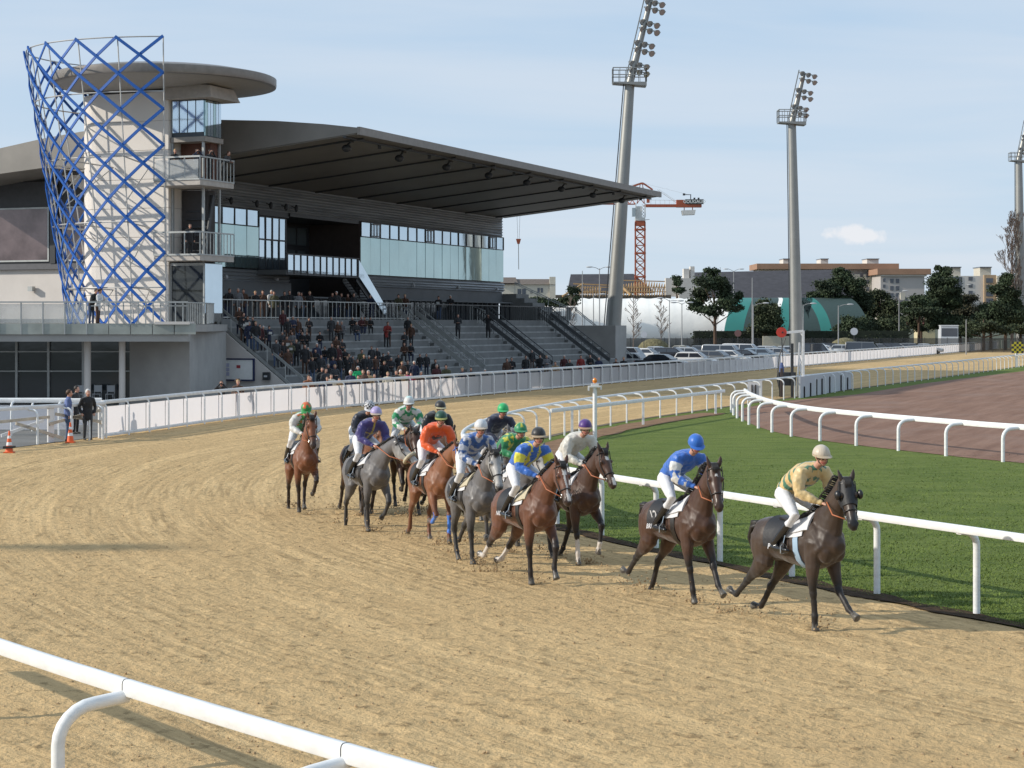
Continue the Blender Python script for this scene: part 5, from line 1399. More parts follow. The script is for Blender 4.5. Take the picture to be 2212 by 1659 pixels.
# ------------------------------------------------------------------ parked cars
CARP = {n: mat('car_' + n, c, .28, metal=.35 if n not in ('white', 'red') else 0.0, var=.02, coat=.6) for n, c in
        {'white': (.62, .62, .62), 'silver': (.42, .43, .44), 'grey': (.14, .145, .15), 'black': (.02, .02, .025), 'blue': (.035, .06, .14), 'red': (.32, .03, .03), 'pale_blue': (.22, .28, .34), 'beige': (.38, .35, .28), 'dark_green': (.03, .06, .05)}.items()}
CGL = mat('car_glass', (.03, .035, .045), .06, metal=.1, var=0, spec=1.0)
TYRE = mat('tyre', (.02, .02, .02), .8, var=0); TAIL = mat('tail_light', (.35, .02, .015), .3, var=0); HEADL = mat('head_light', (.6, .62, .62), .15, var=0)
def car_proto(kind, col):
    L, W, H = {'hatch': (3.95, 1.7, 1.48), 'estate': (4.5, 1.75, 1.47), 'saloon': (4.5, 1.75, 1.42), 'van': (4.7, 1.85, 1.9)}[kind]
    root = empty('parked_car', (0, 0, 0))
    h = L / 2
    lower = [(-h, .35), (-h + .02, .75), (-h + .10, .92), (h - 1.0, .93), (h - .15, .76), (h, .60), (h, .32)]
    green = {'hatch': [(-h + .12, .90), (-h + .38, H - .10), (-h + .75, H), (.35, H - .02), (1.05, .92)], 'estate': [(-h + .10, .90), (-h + .45, H - .06), (-h + .8, H), (.35, H - .01), (1.15, .92)],
             'saloon': [(-h + .75, .92), (-h + 1.35, H - .04), (-.2, H), (.4, H - .03), (1.2, .92)], 'van': [(-h + .04, .90), (-h + .15, H - .06), (-h + .4, H), (1.0, H - .05), (1.75, .95)]}[kind]
    def extr(pf, w0, w1, name, m, zsplit=.92, ztop=None):
        mb = MB(); n = len(pf); zt = max(z for _, z in pf)
        def ww(z): return w0 + (w1 - w0) * max(0, (z - zsplit)) / max(.01, (zt - zsplit))
        a = [(x, -ww(z), z) for x, z in pf]; b = [(x, ww(z), z) for x, z in pf]
        mb.add(a + b, [tuple(range(n)), tuple(range(2 * n - 1, n - 1, -1))] + [(k, (k + 1) % n, (k + 1) % n + n, k + n) for k in range(n)])
        return mb.build(name, m, root, smooth=35)
    body = extr(lower, W / 2, W / 2, 'body', col, 5)
    bv = body.modifiers.new('bevel', 'BEVEL'); bv.width = .07; bv.segments = 3
    cab = extr(green, W / 2 - .06, W / 2 - .26, 'cabin', col)
    bv = cab.modifiers.new('bevel', 'BEVEL'); bv.width = .06; bv.segments = 3
    # glass set just proud of the cabin
    g0, g1, g2, g3, g4 = [Vector((x, 0, z)) for x, z in green]
    wt, wb = W / 2 - .245, W / 2 - .085
    def quad(p, name='window'): return MB().add(p, [(0, 1, 2, 3)]).build(name, CGL, root)
    def up(a, b, f): return a.lerp(b, f)
    for s_ in (-1, 1):
        zb, ztp = 1.0, H - .12
        def xat(z, a, b): f = (z - a.z) / (b.z - a.z); return a.x + (b.x - a.x) * f
        xr0, xr1 = xat(zb, g0, g1) + .12, xat(ztp, g0, g1) + .12; xf0, xf1 = xat(zb, g4, g3) - .12, xat(ztp, g4, g3) - .10
        def yy(z): return s_ * (W / 2 - .06 - .2 * (z - .92) / (H - .92) + .012)
        xm = (xr0 + xf0) / 2
        quad([(xr0, yy(zb), zb), (xm - .04, yy(zb), zb), (xm - .04, yy(ztp), ztp), (xr1, yy(ztp), ztp)]); quad([(xm + .04, yy(zb), zb), (xf0, yy(zb), zb), (xf1, yy(ztp), ztp), (xm + .04, yy(ztp), ztp)])
        for x in (-h + .75, h - .8): MB().tube([(x, s_ * (W / 2 - .18), .31), (x, s_ * (W / 2 + .01), .31)], .31, 14).build('wheel', TYRE, root, smooth=50)
        MB().box(-h - .02, -h + .12, s_ * (W / 2 - .2) - .12, s_ * (W / 2 - .2) + .12, .68, .86).build('tail_light', TAIL, root); MB().box(h - .12, h + .02, s_ * (W / 2 - .25) - .14, s_ * (W / 2 - .25) + .14, .58, .70).build('headlight', HEADL, root)
        MB().box(.9, 1.05, s_ * (W / 2 + .07) - .08, s_ * (W / 2 + .07) + .08, .95, 1.08).build('mirror', col, root)
    for a, b, o in ((g4, g3, Vector((.02, 0, .012))), (g0, g1, Vector((-.02, 0, .012)))):
        p, q = up(a, b, .12) + o, up(a, b, .92) + o
        quad([p + Vector((0, -wb, 0)), p + Vector((0, wb, 0)), q + Vector((0, wt, 0)), q + Vector((0, -wt, 0))], 'windscreen' if a is g4 else 'rear_window')
    return root
PROTO = {}
def place_car(kind, cname, x, Y, ang, label):
    key = kind
    if key not in PROTO: PROTO[key] = [car_proto(kind, CARP[cname]), cname, False]
    pr = PROTO[key]
    if not pr[2]:
        r = pr[0]; pr[2] = True
    else:
        r = pr[0].copy(); COL.objects.link(r)
        for ch in list(pr[0].children):
            c = ch.copy(); COL.objects.link(c); c.parent = r
            if ch.name.split('.')[0] in ('body', 'cabin', 'mirror'):
                c.data = ch.data.copy(); c.data.materials[0] = CARP[cname]
    r.location = (x, Y, 0.006); r.rotation_euler.z = ang
    tag(r, label, 'car', 'cars parked behind the outer fence')
    return r
CARS = [  # kind, colour, pixel x of the centre, pixel y of the roof, distance, heading, distinguishing words
    ('estate', 'silver', 1368, 762, 158, -25, 'nearest the end of the terraces'), ('saloon', 'black', 1430, 765, 158, -25, 'second in the front row from the terraces'), ('hatch', 'white', 1502, 760, 158, -20, 'with red tail lamps in the front row'),
    ('estate', 'grey', 1548, 757, 160, -28, 'in the front row behind a white hatchback'), ('hatch', 'white', 1578, 756, 162, -24, 'between two dark cars in the front row'), ('saloon', 'black', 1610, 755, 164, -24, 'with red tail lamps in the middle of the front row'),
    ('estate', 'pale_blue', 1648, 752, 167, -26, 'in the front row left of the finish post'), ('hatch', 'silver', 1682, 751, 169, -24, 'last in the front row before the finish post'),
    ('hatch', 'white', 1398, 752, 172, -25, 'in the second row near the terraces'), ('van', 'silver', 1352, 749, 176, -20, 'tall one at the back near the terraces'), ('estate', 'black', 1455, 751, 175, -25, 'in the second row beneath a lamp post'), ('hatch', 'silver', 1490, 750, 178, -20, 'in the second row left of a dark estate'),
    ('estate', 'grey', 1530, 746, 180, -20, 'long one in the second row'), ('van', 'silver', 1565, 744, 183, -22, 'people carrier at the back of the left group'), ('van', 'white', 1606, 742, 186, -20, 'van like, highest roof of the left group'), ('saloon', 'blue', 1632, 748, 183, -25, 'behind the front row by the pale wall'),
    ('hatch', 'silver', 1665, 747, 186, -25, 'in front of the pale wall'), ('saloon', 'silver', 1700, 747, 188, -25, 'directly behind the finish post frame'), ('saloon', 'beige', 1475, 746, 192, -25, 'in the back row in front of the grass heap'), ('saloon', 'silver', 1420, 748, 190, -25, 'in the back row below the leaning mast'),
    ('van', 'black', 1758, 741, 178, -15, 'dark bulky one right of the second mast'), ('saloon', 'white', 1780, 745, 172, -20, 'bright one right of the second mast'), ('estate', 'black', 1800, 736, 192, -15, 'furthest back of the right group'), ('hatch', 'silver', 1828, 744, 178, -20, 'in the right group behind a bright saloon'),
    ('estate', 'silver', 1862, 743, 184, -20, 'in the middle of the right group'), ('saloon', 'grey', 1900, 739, 190, -20, 'low one in the right group'), ('van', 'grey', 1868, 738, 196, -15, 'tall one at the back of the right group'), ('saloon', 'silver', 1940, 738, 198, -20, 'towards the end of the right group'),
    ('estate', 'black', 1935, 734, 208, -15, 'at the back towards the end of the right group'), ('hatch', 'grey', 1972, 735, 210, -20, 'second last before the fence runs on alone'), ('saloon', 'silver', 2000, 734, 214, -20, 'the last car on the right')]
for kd, cn, px, py, Y, ang, w in CARS:
    Hh = {'hatch': 1.48, 'estate': 1.47, 'saloon': 1.42, 'van': 1.9}[kd]
    Yr = (CAMZ - Hh) * FPX / (py - HY)
    Yr = min(Yr, 246)
    m_ = (px - CX) / FPX; Yf_ = (16.5 - 148.6 * .4125) / (m_ - .4125) if m_ < .40 else 200
    Yr = max(Yr, Yf_ + 7)
    kn = {'hatch': 'hatchback', 'estate': 'estate car', 'saloon': 'saloon car', 'van': 'van'}[kd]
    place_car(kd, cn, (px - CX) / FPX * Yr, Yr, R(ang), '%s %s %s' % (cn.replace('_', ' '), kn, w))

# ------------------------------------------------------------------ finish post, boards on the infield side
Yf = 4 * FPX / (858 - HY); 
r = empty('finish_post', (pt(1735, 0, Yf).x, Yf, 0)); tag(r, 'tall white finishing post with a red disc on its arm', 'finish post')
kf = Yf / FPX
def fpz(y): return CAMZ + (HY - y) * kf
def fpx(x): return (x - 1735) * kf
MB().bar((0, 0, 0), (0, 0, fpz(714)), .13).build('post', WHITE, r)
MB().bar((0, 0, fpz(715)), (fpx(1692), 0, fpz(719)), .12, .14).build('arm', WHITE, r); MB().bar((0, 0, fpz(727)), (fpx(1727), 0, fpz(716)), .08).build('strut', WHITE, r)
m = MB(); m.tube([(fpx(1688), -.08, fpz(718)), (fpx(1688), 0, fpz(718))], 11 * kf, 24); m.build('disc', mat('disc_red', (.55, .05, .03), .5, var=.05), r)
m = MB(); m.tube([(fpx(1690), -.12, fpz(718)), (fpx(1690), -.081, fpz(718))], 2 * kf, 10); m.build('hub', DARKST, r)
r = empty('mirror_frame', (pt(1722, 0, Yf + 1).x, Yf + 1, 0)); tag(r, 'slim white diamond shaped frame beside the finishing post', 'frame')
def q(x, y): return Vector(((x - 1722) * kf, 0, fpz(y)))
m = MB(); m.bar(q(1727, 740), q(1721, 860), .08); m.bar(q(1727, 740), q(1737, 796), .05); m.bar(q(1737, 796), q(1722, 822), .05); m.bar(q(1726, 770), q(1736, 796), .05); m.build('frame', WHITE, r)
m = MB(); m.add([q(1728, 782), q(1735, 796), q(1730, 808), q(1727, 800)], [(0, 1, 2, 3)]); m.build('plate', WHITE, r)
r = empty('dark_post', (pt(1713, 0, Yf).x, Yf + .3, 0)); tag(r, 'thick dark grey post standing left of the white finishing post', 'post'); MB().bar((0, 0, 0), (0, 0, fpz(742)), .14).build('post', DARKST, r)
r = empty('dark_post', (pt(1690, 0, Yf).x, Yf + .3, 0)); tag(r, 'short dark post, left of the small dark box', 'post'); MB().bar((0, 0, 0), (0, 0, fpz(796)), .13).build('post', mat('dark_brown', (.06, .045, .04), .6), r); 
r = empty('dark_box', (pt(1702, 0, Yf).x, Yf + .6, 0)); tag(r, 'low dark box between the short post and the thick one', 'box'); MB().box(-.45, .5, -.2, .2, .62, 1.35).build('case', DARKST, r); MB().bar((-.35, 0, 0), (-.35, 0, .62), .08).build('leg', DARKST, r); MB().bar((.35, 0, 0), (.35, 0, .62), .08).build('leg', DARKST, r)
r = empty('aerial', (pt(1700, 0, Yf).x, Yf + .8, 0)); tag(r, 'thin curved wire stand with a blue cloth left of the finishing post', 'wire stand')
m = MB(); m.tube([q(1700, 730) + Vector((.6, 0, 0)), q(1698, 770) + Vector((.3, 0, 0)), q(1697, 820) + Vector((.2, 0, 0)), q(1700, 850) + Vector((.3, 0, 0))], .03, 5); m.tube([q(1703, 730) + Vector((.3, 0, 0)), q(1706, 780) + Vector((.3, 0, 0)), q(1702, 826) + Vector((.3, 0, 0))], .025, 5)
m.build('wire', DARKST, r); m = MB(); m.ell(q(1703, 800) + Vector((.3, 0, 0)), .14, .1, .42); m.build('cloth', mat('cloth_blue', (.10, .14, .30), .8), r)
BOARDW = mat('board_pale', (.50, .51, .54), .6, var=.06, vscale=1.5)
def panel(p0, p1, h, label, slots):
    a = Vector((p0.x, p0.y, 0)); b = Vector((p1.x, p1.y, 0)); root = empty('brush_board', a); tag(root, label, 'board')
    L = b - a; t = L.normalized(); n = Vector((t.y, -t.x, 0))
    MB().bar(Vector((0, 0, h / 2)), L + Vector((0, 0, h / 2)), .10, h).build('panel', BOARDW, root)
    for f, hh in slots: MB().bar(L * f + n * .09, L * f + n * .09 + Vector((0, 0, hh)), .10, .05).build('black_slat', mat('slat_black', (.03, .025, .025), .7, var=.2), root)
panel(pg(1615, 866), pg(1652, 868) + Vector((0, 1, 0)), 1.12, 'pale padded board with two black slats under the hooped rail, left of the finishing post', ((.3, .85), (.55, .85)))
panel(pg(1727, 860), pg(1838, 840), 1.15, 'long pale padded board with seven uneven black slats, right of the finishing post', ((.06, .6), (.17, .75), (.28, .9), (.38, .9), (.53, .95), (.76, .95), (.9, .75)))
r = empty('checker_board', pg(2192, 800)); tag(r, 'yellow and black chequered marker board on a white post at the far right', 'marker board')
r.location.y = 172; r.location.x = (2196 - CX) / FPX * 172; r.location.z = 0
MB().bar((0, 0, 0), (0, 0, 2.2), .18).build('post', WHITE, r)
YEL = mat('marker_yellow', (.6, .5, .04), .6, var=0)
MB().box(-.5, .6, -.16, -.11, 1.3, 2.35).build('board', DARKST, r)
for i in range(5):
    for j in range(5):
        if (i + j) % 2: MB().box(-.5 + i * .22, -.28 + i * .22, -.175, -.163, 1.3 + j * .21, 1.51 + j * .21).build('yellow_square', YEL, r)
# ------------------------------------------------------------------ organic surfaces: lofts joined by a voxel remesh
def vadd(a, b): return Vector(a) + Vector(b)
class Body:
    """collects closed lofts; `make` fuses them into one continuous skin and keeps what each part was for colouring"""
    def __init__(s): s.m = MB(); s.src = []
    def loft(s, st, part='', n=14, lat=(0, 1, 0), capk=.55):
        """st: list of (point, half width, half height[, lateral])"""
        st = [(Vector(q[0]), q[1], q[2], Vector(q[3]) if len(q) > 3 else Vector(lat)) for q in st]
        rings = []
        def ring(p, t, L, rw, rh):
            l = (L - t * L.dot(t))
            if l.length < .05: l = t.orthogonal()
            l.normalize(); nn = l.cross(t).normalized()
            return [p + l * (rw * math.cos(a)) + nn * (rh * math.sin(a)) for a in [2 * math.pi * k / n for k in range(n)]]
        N = len(st)
        for i, (p, rw, rh, L) in enumerate(st):
            t = (st[min(i + 1, N - 1)][0] - st[max(i - 1, 0)][0]).normalized()
            if i == 0:
                e = min(rw, rh) * capk
                rings.append(ring(p - t * e, t, L, rw * .45, rh * .45)); rings.append(ring(p - t * e * .55, t, L, rw * .82, rh * .82))
            rings.append(ring(p, t, L, rw, rh))
            for q in rings[-1][::2]: s.src.append((q, part, i / max(1, N - 1)))
            if i < N - 1:
                q2 = st[i + 1]; t2 = (q2[0] - p).normalized()
                for f in (.2, .4, .6, .8):
                    for q in ring(p.lerp(q2[0], f), t2, L, rw + (q2[1] - rw) * f, rh + (q2[2] - rh) * f)[::3]: s.src.append((q, part, (i + f) / max(1, N - 1)))
            if i == N - 1:
                e = min(rw, rh) * capk
                rings.append(ring(p + t * e * .55, t, L, rw * .82, rh * .82)); rings.append(ring(p + t * e, t, L, rw * .45, rh * .45))
        s.m.rings(rings); return s
    def ell(s, c, rx, ry, rz, part='', M=None):
        s.m.ell(c, rx, ry, rz, 14, 9, M)
        s.src.append((Vector(c), part, .5))
        for v in ((rx, 0, 0), (-rx, 0, 0), (0, ry, 0), (0, -ry, 0), (0, 0, rz), (0, 0, -rz)):
            v = Vector(v); v = M @ v if M else v; s.src.append((Vector(c) + v, part, .5))
        return s
    def make(s, name, m, parent, voxel=.016, smooth=3, colf=None, disp=0.0, dscale=12.0, matlist=None):
        me = bpy.data.meshes.new(name); me.from_pydata(s.m.v, [], s.m.f)
        bm = bmesh.new(); bm.from_mesh(me); bmesh.ops.recalc_face_normals(bm, faces=bm.faces); bm.to_mesh(me); bm.free()
        o = bpy.data.objects.new(name, me); COL.objects.link(o)
        r = o.modifiers.new('r', 'REMESH'); r.mode = 'VOXEL'; r.voxel_size = voxel; r.use_smooth_shade = True
        if smooth: sm = o.modifiers.new('s', 'SMOOTH'); sm.factor = .5; sm.iterations = smooth
        dg = bpy.context.evaluated_depsgraph_get(); dg.update()
        nm = bpy.data.meshes.new_from_object(o.evaluated_get(dg)); nm.name = name
        o.modifiers.clear(); o.data = nm; bpy.data.meshes.remove(me)
        nm.materials.clear(); nm.materials.append(m); nm.shade_smooth()
        if disp:
            nv = len(nm.vertices); cc = np.empty(nv * 3, dtype=np.float32); nn = np.empty(nv * 3, dtype=np.float32)
            nm.vertices.foreach_get('co', cc); nm.vertex_normals.foreach_get('vector', nn); cc = cc.reshape(-1, 3); nn = nn.reshape(-1, 3)
            d = np.empty(nv, dtype=np.float32)
            for i in range(nv):
                v = Vector(cc[i]) * dscale; d[i] = mnoise.noise(v) + .5 * mnoise.noise(v * 2.3)
            cc = cc + nn * (d * disp)[:, None]; nm.vertices.foreach_set('co', cc.ravel()); nm.update()
        if colf:
            kd = kdtree.KDTree(len(s.src))
            for i, q in enumerate(s.src): kd.insert(q[0], i)
            kd.balance()
            at = nm.color_attributes.new('Col', 'FLOAT_COLOR', 'POINT')
            buf = np.empty(len(nm.vertices) * 4, dtype=np.float32)
            for i, v in enumerate(nm.vertices):
                co_ = v.co.copy(); c, j, d = kd.find(co_); q = s.src[j]
                col = colf(q[1], q[2], co_, None)
                buf[i * 4:i * 4 + 4] = (*col, 1)
            at.data.foreach_set('color', buf)
        o.parent = parent
        return o

def mixc3(a, b, f): f = max(0, min(1, f)); return tuple(x + (y - x) * f for x, y in zip(a, b))
COAT = mat('horse_coat', (0, 0, 0), .47, var=.16, vscale=9, attr=True, spec=.38, sheen=.15, bump=.008, bscale=5, stretch=(1, 1, .45))
_n = COAT.node_tree; _z = _n.nodes.new('ShaderNodeTexNoise'); _z.inputs['Scale'].default_value = 6; _z.inputs['Detail'].default_value = 5
_r = _n.nodes.new('ShaderNodeMapRange'); _r.inputs[1].default_value = .35; _r.inputs[2].default_value = .65; _r.inputs[3].default_value = .30; _r.inputs[4].default_value = .62
_n.links.new([q for q in _n.nodes if q.type == 'MAPPING'][0].outputs[0], _z.inputs['Vector']); _n.links.new(_z.outputs['Fac'], _r.inputs[0]); _n.links.new(_r.outputs[0], _n.nodes['Principled BSDF'].inputs['Roughness'])
HAIR = mat('horse_hair', (.02, .017, .015), .55, var=.3, vscale=14)
HAIRG = mat('grey_hair', (.20, .20, .20), .6, var=.3, vscale=14)
HOOF = (.10, .09, .075)
CLOTH = mat('silks', (0, 0, 0), .42, var=.05, vscale=20, attr=True, spec=.4, sheen=.3, bump=.006, bscale=14)
BREECH = mat('white_breeches', (.66, .66, .68), .6, var=.06, vscale=6, bump=.006, bscale=14)
BOOT = mat('riding_boot', (.012, .012, .014), .22, var=0, spec=.7)
SKIN = mat('skin', (0, 0, 0), .5, var=.05, attr=True)
TACK = mat('black_leather', (.018, .015, .014), .4, var=.1)
TACKR = mat('orange_rein', (.40, .12, .045), .5, var=.1)
TACKB = mat('blue_webbing', (.05, .15, .50), .5, var=.05)
METAL = mat('bit_metal', (.6, .6, .58), .25, metal=.9, var=0)
CL_B = mat('number_cloth_black', (.015, .015, .018), .6, var=.1, bump=.01, bscale=12)
CL_W = mat('number_cloth_white', (.60, .60, .62), .6, var=.05, bump=.01, bscale=12)
CL_LB = mat('pale_blue_girth', (.30, .42, .55), .6, var=.05)
CL_T = mat('sheepskin', (.52, .46, .33), .9, var=.12, vscale=20, bump=.02, bscale=40)

TR = [(-.86, 1.27, .09, .07), (-.80, 1.25, .20, .16), (-.66, 1.245, .280, .252), (-.48, 1.25, .295, .278), (-.26, 1.225, .275, .255), (0, 1.185, .285, .265), (.22, 1.175, .318, .262), (.42, 1.20, .345, .228), (.58, 1.20, .315, .212), (.70, 1.17, .245, .195), (.79, 1.16, .13, .12)]
def trunk_at(x):
    for a, b in zip(TR, TR[1:]):
        if a[0] <= x <= b[0]:
            f = (x - a[0]) / (b[0] - a[0]); return tuple(a[i] + (b[i] - a[i]) * f for i in (1, 2, 3))
    return TR[-1][1:]
def dirv(a): return Vector((math.sin(R(a)), 0, -math.cos(R(a))))
FORE = dict(cant=(.45, .31, .11, .075))
def horse(name_lab, loc, hdg, coat, legs, neck=48, head=62, hyaw=0, nyaw=0, blaze=None, socks=(), boots=None, near=True, hood=False, noseband=None, rein='orange', mane=True, cloth=None, lift=None, sc=1.0, tilt=0.0):
    """legs: dict LF RF LH RH -> angles; neck: angle of neck above horizontal; head: angle of the face below horizontal"""
    body_c, leg_c, muz_c = coat
    root = empty('racehorse', (loc[0], loc[1], 0), math.atan2(-math.cos(R(hdg)), math.sin(R(hdg))))
    tag(root, name_lab, 'horse', 'racehorses running in the field'); root.scale = (sc, sc, sc)
    B = Body()
    B.loft([((x, 0, z), w, h) for x, z, h, w in TR], 'trunk', n=20)
    B.ell((.52, 0, 1.40), .22, .13, .185, 'trunk')         # withers
    B.ell((-.55, 0, 1.39), .28, .20, .15, 'trunk')
    for s in (-1, 1):
        B.loft([((.30, s * .10, 1.46), .05, .10), ((.46, s * .175, 1.30), .07, .16), ((.60, s * .165, 1.10), .08, .13)], 'trunk', n=10)
        B.ell((.64, s * .095, 1.08), .13, .105, .14, 'trunk')
        B.ell((-.50, s * .15, 1.22), .24, .13, .24, 'trunk')
    # neck and head
    na = R(neck); nd = Vector((math.cos(na), 0, math.sin(na)))
    base = Vector((.50, 0, 1.30)); ny = R(nyaw)
    NP = []
    for f, h, w in ((0, .30, .165), (.18, .275, .145), (.42, .205, .115), (.66, .155, .095), (.88, .125, .088), (1.0, .115, .086)):
        L_ = .88 * f; yawf = ny * f
        p = base + Vector((nd.x * L_ * math.cos(yawf), nd.x * L_ * math.sin(yawf), nd.z * L_ + .035 * math.sin(f * math.pi)))
        NP.append((p, w, h, Vector((-math.sin(yawf), math.cos(yawf), 0))))
    B.loft(NP, 'neck', n=16)
    poll = NP[-1][0] + nd * .02
    hy = R(nyaw + hyaw); ha = R(-head)
    hd = Vector((math.cos(ha) * math.cos(hy), math.cos(ha) * math.sin(hy), math.sin(ha)))
    hl = Vector((-math.sin(hy), math.cos(hy), 0)); hn = hd.cross(hl).normalized()
    if hn.z < 0 and hn.dot(Vector((math.cos(hy), math.sin(hy), 0))) < 0: hn = -hn
    face0 = poll + hn * .085
    HS = [(-.02, .095, .085), (.08, .135, .10), (.18, .155, .108), (.27, .145, .10), (.36, .115, .082), (.46, .088, .066), (.54, .080, .062), (.60, .078, .066), (.645, .055, .05)]
    def hp(s, u=0, w=0): return face0 + hd * s + hn * u + hl * w
    B.loft([(hp(s, -h), w, h, hl) for s, h, w in HS], 'head', n=16)
    for q in (-1, 1):
        B.ell(hp(.20, -.055, q * .092), .035, .03, .035, 'head')         # brow over the eye
        B.ell(hp(.19, -.20, q * .055), .085, .035, .075, 'head')         # round jaw
        B.ell(hp(.60, -.045, q * .045), .032, .022, .036, 'muzzle')      # nostril wing
        eb = hp(.00, -.035, q * .068); et = eb - hd * .135 + hl * (q * .035) + hn * .045
        B.loft([(eb, .034, .024), (eb.lerp(et, .45), .036, .022), (et, .010, .008)], 'ear', n=8, lat=hl)
    B.ell(hp(.60, -.125, 0), .055, .04, .035, 'muzzle')                  # lower lip and chin
    # legs
    ends = {}
    minz = 9
    for key, ang in legs.items():
        s = 1 if key[0] == 'L' else -1
        if key[1] == 'F':
            a1, a2, a3 = ang
            e = Vector((.46, s * .165, .99)); k_ = e + dirv(a1) * .44; f_ = k_ + dirv(a2) * .30; p_ = f_ + dirv(a3) * .115; hdir = dirv(a3 - 4)
            B.loft([(Vector((.50, s * .17, 1.22)), .095, .16), (e + Vector((0, 0, .02)), .088, .125), (e + dirv(a1) * .14, .080, .105), (e + dirv(a1) * .28, .062, .074), (e + dirv(a1) * .38, .053, .058)], 'upper_' + key, n=12)
        else:
            a0, a1, a2, a3 = ang
            h_ = Vector((-.50, s * .13, 1.26)); e = h_ + dirv(a0) * .33; e.y = s * .165; k_ = e + dirv(a1) * .46; f_ = k_ + dirv(a2) * .36; p_ = f_ + dirv(a3) * .115; hdir = dirv(a3 - 4)
            B.loft([(h_ + Vector((-.06, 0, .03)), .135, .24), (h_.lerp(e, .5) + Vector((-.05, 0, 0)), .12, .22), (e, .112, .165), (e + dirv(a1) * .14, .088, .125), (e + dirv(a1) * .28, .060, .080), (e + dirv(a1) * .40, .048, .060)], 'upper_' + key, n=12)
            hk = k_ - Vector((dirv(a2).z, 0, -dirv(a2).x)) * -.0
            B.ell(k_ - Vector((.028, 0, -.01)), .040, .034, .050, 'joint_' + key)
        k_.y = s * (.150 if key[1] == 'F' else .155); f_.y = s * .135; p_.y = s * .13
        kd_ = (f_ - k_).normalized()
        B.loft([(k_ - (k_ - e).normalized() * .05, .050, .056), (k_, .057, .062), (k_ + kd_ * .05, .048, .051)], 'joint_' + key, n=10)
        B.loft([(k_, .046, .050), (k_ + kd_ * .08, .037, .045), (f_ - kd_ * .06, .036, .045), (f_, .045, .052)], 'cannon_' + key, n=10)
        B.loft([(f_, .045, .050), (f_.lerp(p_, .5), .036, .040), (p_, .043, .047)], 'pastern_' + key, n=10)
        c0 = p_; c1 = p_ + hdir * .075 + Vector((.012, 0, 0))
        B.loft([(c0, .040, .044), (c0.lerp(c1, .5), .048, .054), (c1, .055, .064)], 'hoof_' + key, n=12, capk=.12)
        ends[key] = c1; minz = min(minz, c1.z - .012, p_.z - .03)
    def colf(part, t, co, no):
        if part == 'trunk' or part == 'neck': c = body_c
        elif part == 'ear': c = mixc3(body_c, leg_c, .4)
        elif part == 'muzzle': c = muz_c
        elif part == 'head':
            v = co - face0; s = v.dot(hd); u = v.dot(hn); w = v.dot(hl)
            c = mixc3(body_c, muz_c, (s - .40) / .16)
            if coat[2][0] > .2: c = mixc3(body_c, muz_c, (s + .02) / .30); c = mixc3(c, (.05, .048, .048), (s - .57) / .08)
            if blaze:
                for (s0, s1, w0) in blaze:
                    if s0 < s < s1 and abs(w + .006 * math.sin(s * 30)) < w0 * (1 - .35 * abs((s - s0) / (s1 - s0) - .5)) and u > -.055: c = (.62, .58, .54)
            if s < .35 and abs(abs(w) - .10) < .022 and abs(s - .205) < .022 and abs(u + .065) < .02: c = (.008, .006, .005)
            if s > .575 and abs(abs(w) - .052) < .016 and abs(s - .61) < .018 and -.07 < u < -.02: c = (.012, .008, .008)
        else:
            kind, key = part.split('_')
            if kind == 'upper': c = mixc3(body_c, leg_c, (t - .55) / .4)
            elif kind == 'hoof': c = HOOF
            else: c = leg_c
            if key in socks and (kind == 'pastern' or (kind == 'cannon' and t > (.3 if socks[key] == 2 else .85))): c = (.55, .50, .45)
            if key in (boots or {}) and kind == 'cannon': c = boots[key]
        n_ = mnoise.noise(co * 5.0) * .12 + 1
        return tuple(x * n_ for x in c)
    B.make('body', COAT, root, voxel=.0145 if near else .019, smooth=3, colf=colf, disp=.007, dscale=6.5)
    hairm = HAIRG if coat[0][0] > .15 and abs(coat[0][0] - coat[0][2]) < .03 else HAIR
    # eyes
    for q in (-1, 1):
        m = MB(); m.ell(hp(.205, -.066, q * .103), .020, .014, .018, 8, 6); m.build('eye', mat('horse_eye', (.006, .004, .003), .08, var=0, spec=1), root, smooth=True)
    # mane: strands along the crest, forelock
    rm = random.Random(hash(name_lab) % 1000 if False else len(name_lab))
    m = MB()
    for i in range(60):
        f = .08 + .92 * i / 59; 
        j = min(int(f * 5), 4); 
        fs = (0, .18, .42, .66, .88, 1.0)
        for a in range(5):
            if fs[a] <= f <= fs[a + 1]: j = a
        g = (f - fs[j]) / (fs[j + 1] - fs[j]); p = NP[j][0].lerp(NP[j + 1][0], g); h = NP[j][2] + (NP[j + 1][2] - NP[j][2]) * g
        upn = Vector((-nd.z, 0, nd.x)); c = p + upn * (h - .01); side = -1 if i % 3 else 1
        e = c + Vector((-.05 - .03 * rm.random(), side * (.05 + .03 * rm.random()), .03 + .02 * rm.random())); e2 = e + Vector((-.03, side * .045, -.07 - .05 * rm.random()))
        m.tube([c - upn * .012, e - upn * .02, e2], [.011, .008, .002], 4)
    for i in range(6): c = hp(-.02, -.01, (i - 2.5) * .015); m.tube([c, c + hd * .06 + hn * .03, c + hd * (.13 + .03 * rm.random()) + hn * .015], [.016, .012, .003], 5)
    if mane: m.build('mane', hairm, root, smooth=True)
    m = MB()
    for i in range(14):
        a = rm.random() * 6.28; r_ = .05 * rm.random(); o_ = Vector((0, math.cos(a) * r_, math.sin(a) * r_)); q = rm.random()
        m.tube([Vector((-.80, 0, 1.44)) + o_ * .5, Vector((-.93, .0, 1.43)) + o_, Vector((-1.00, .10 * q, 1.30)) + o_ * 1.3, Vector((-1.06, .14, 1.08 - .1 * q)) + o_ * 1.6, Vector((-1.12 - .06 * q, .18, .86)) + o_ * 1.8], [.04, .035, .034, .028, .006], 6)
    m.build('tail', hairm, root, smooth=True)
    # bridle
    br = root
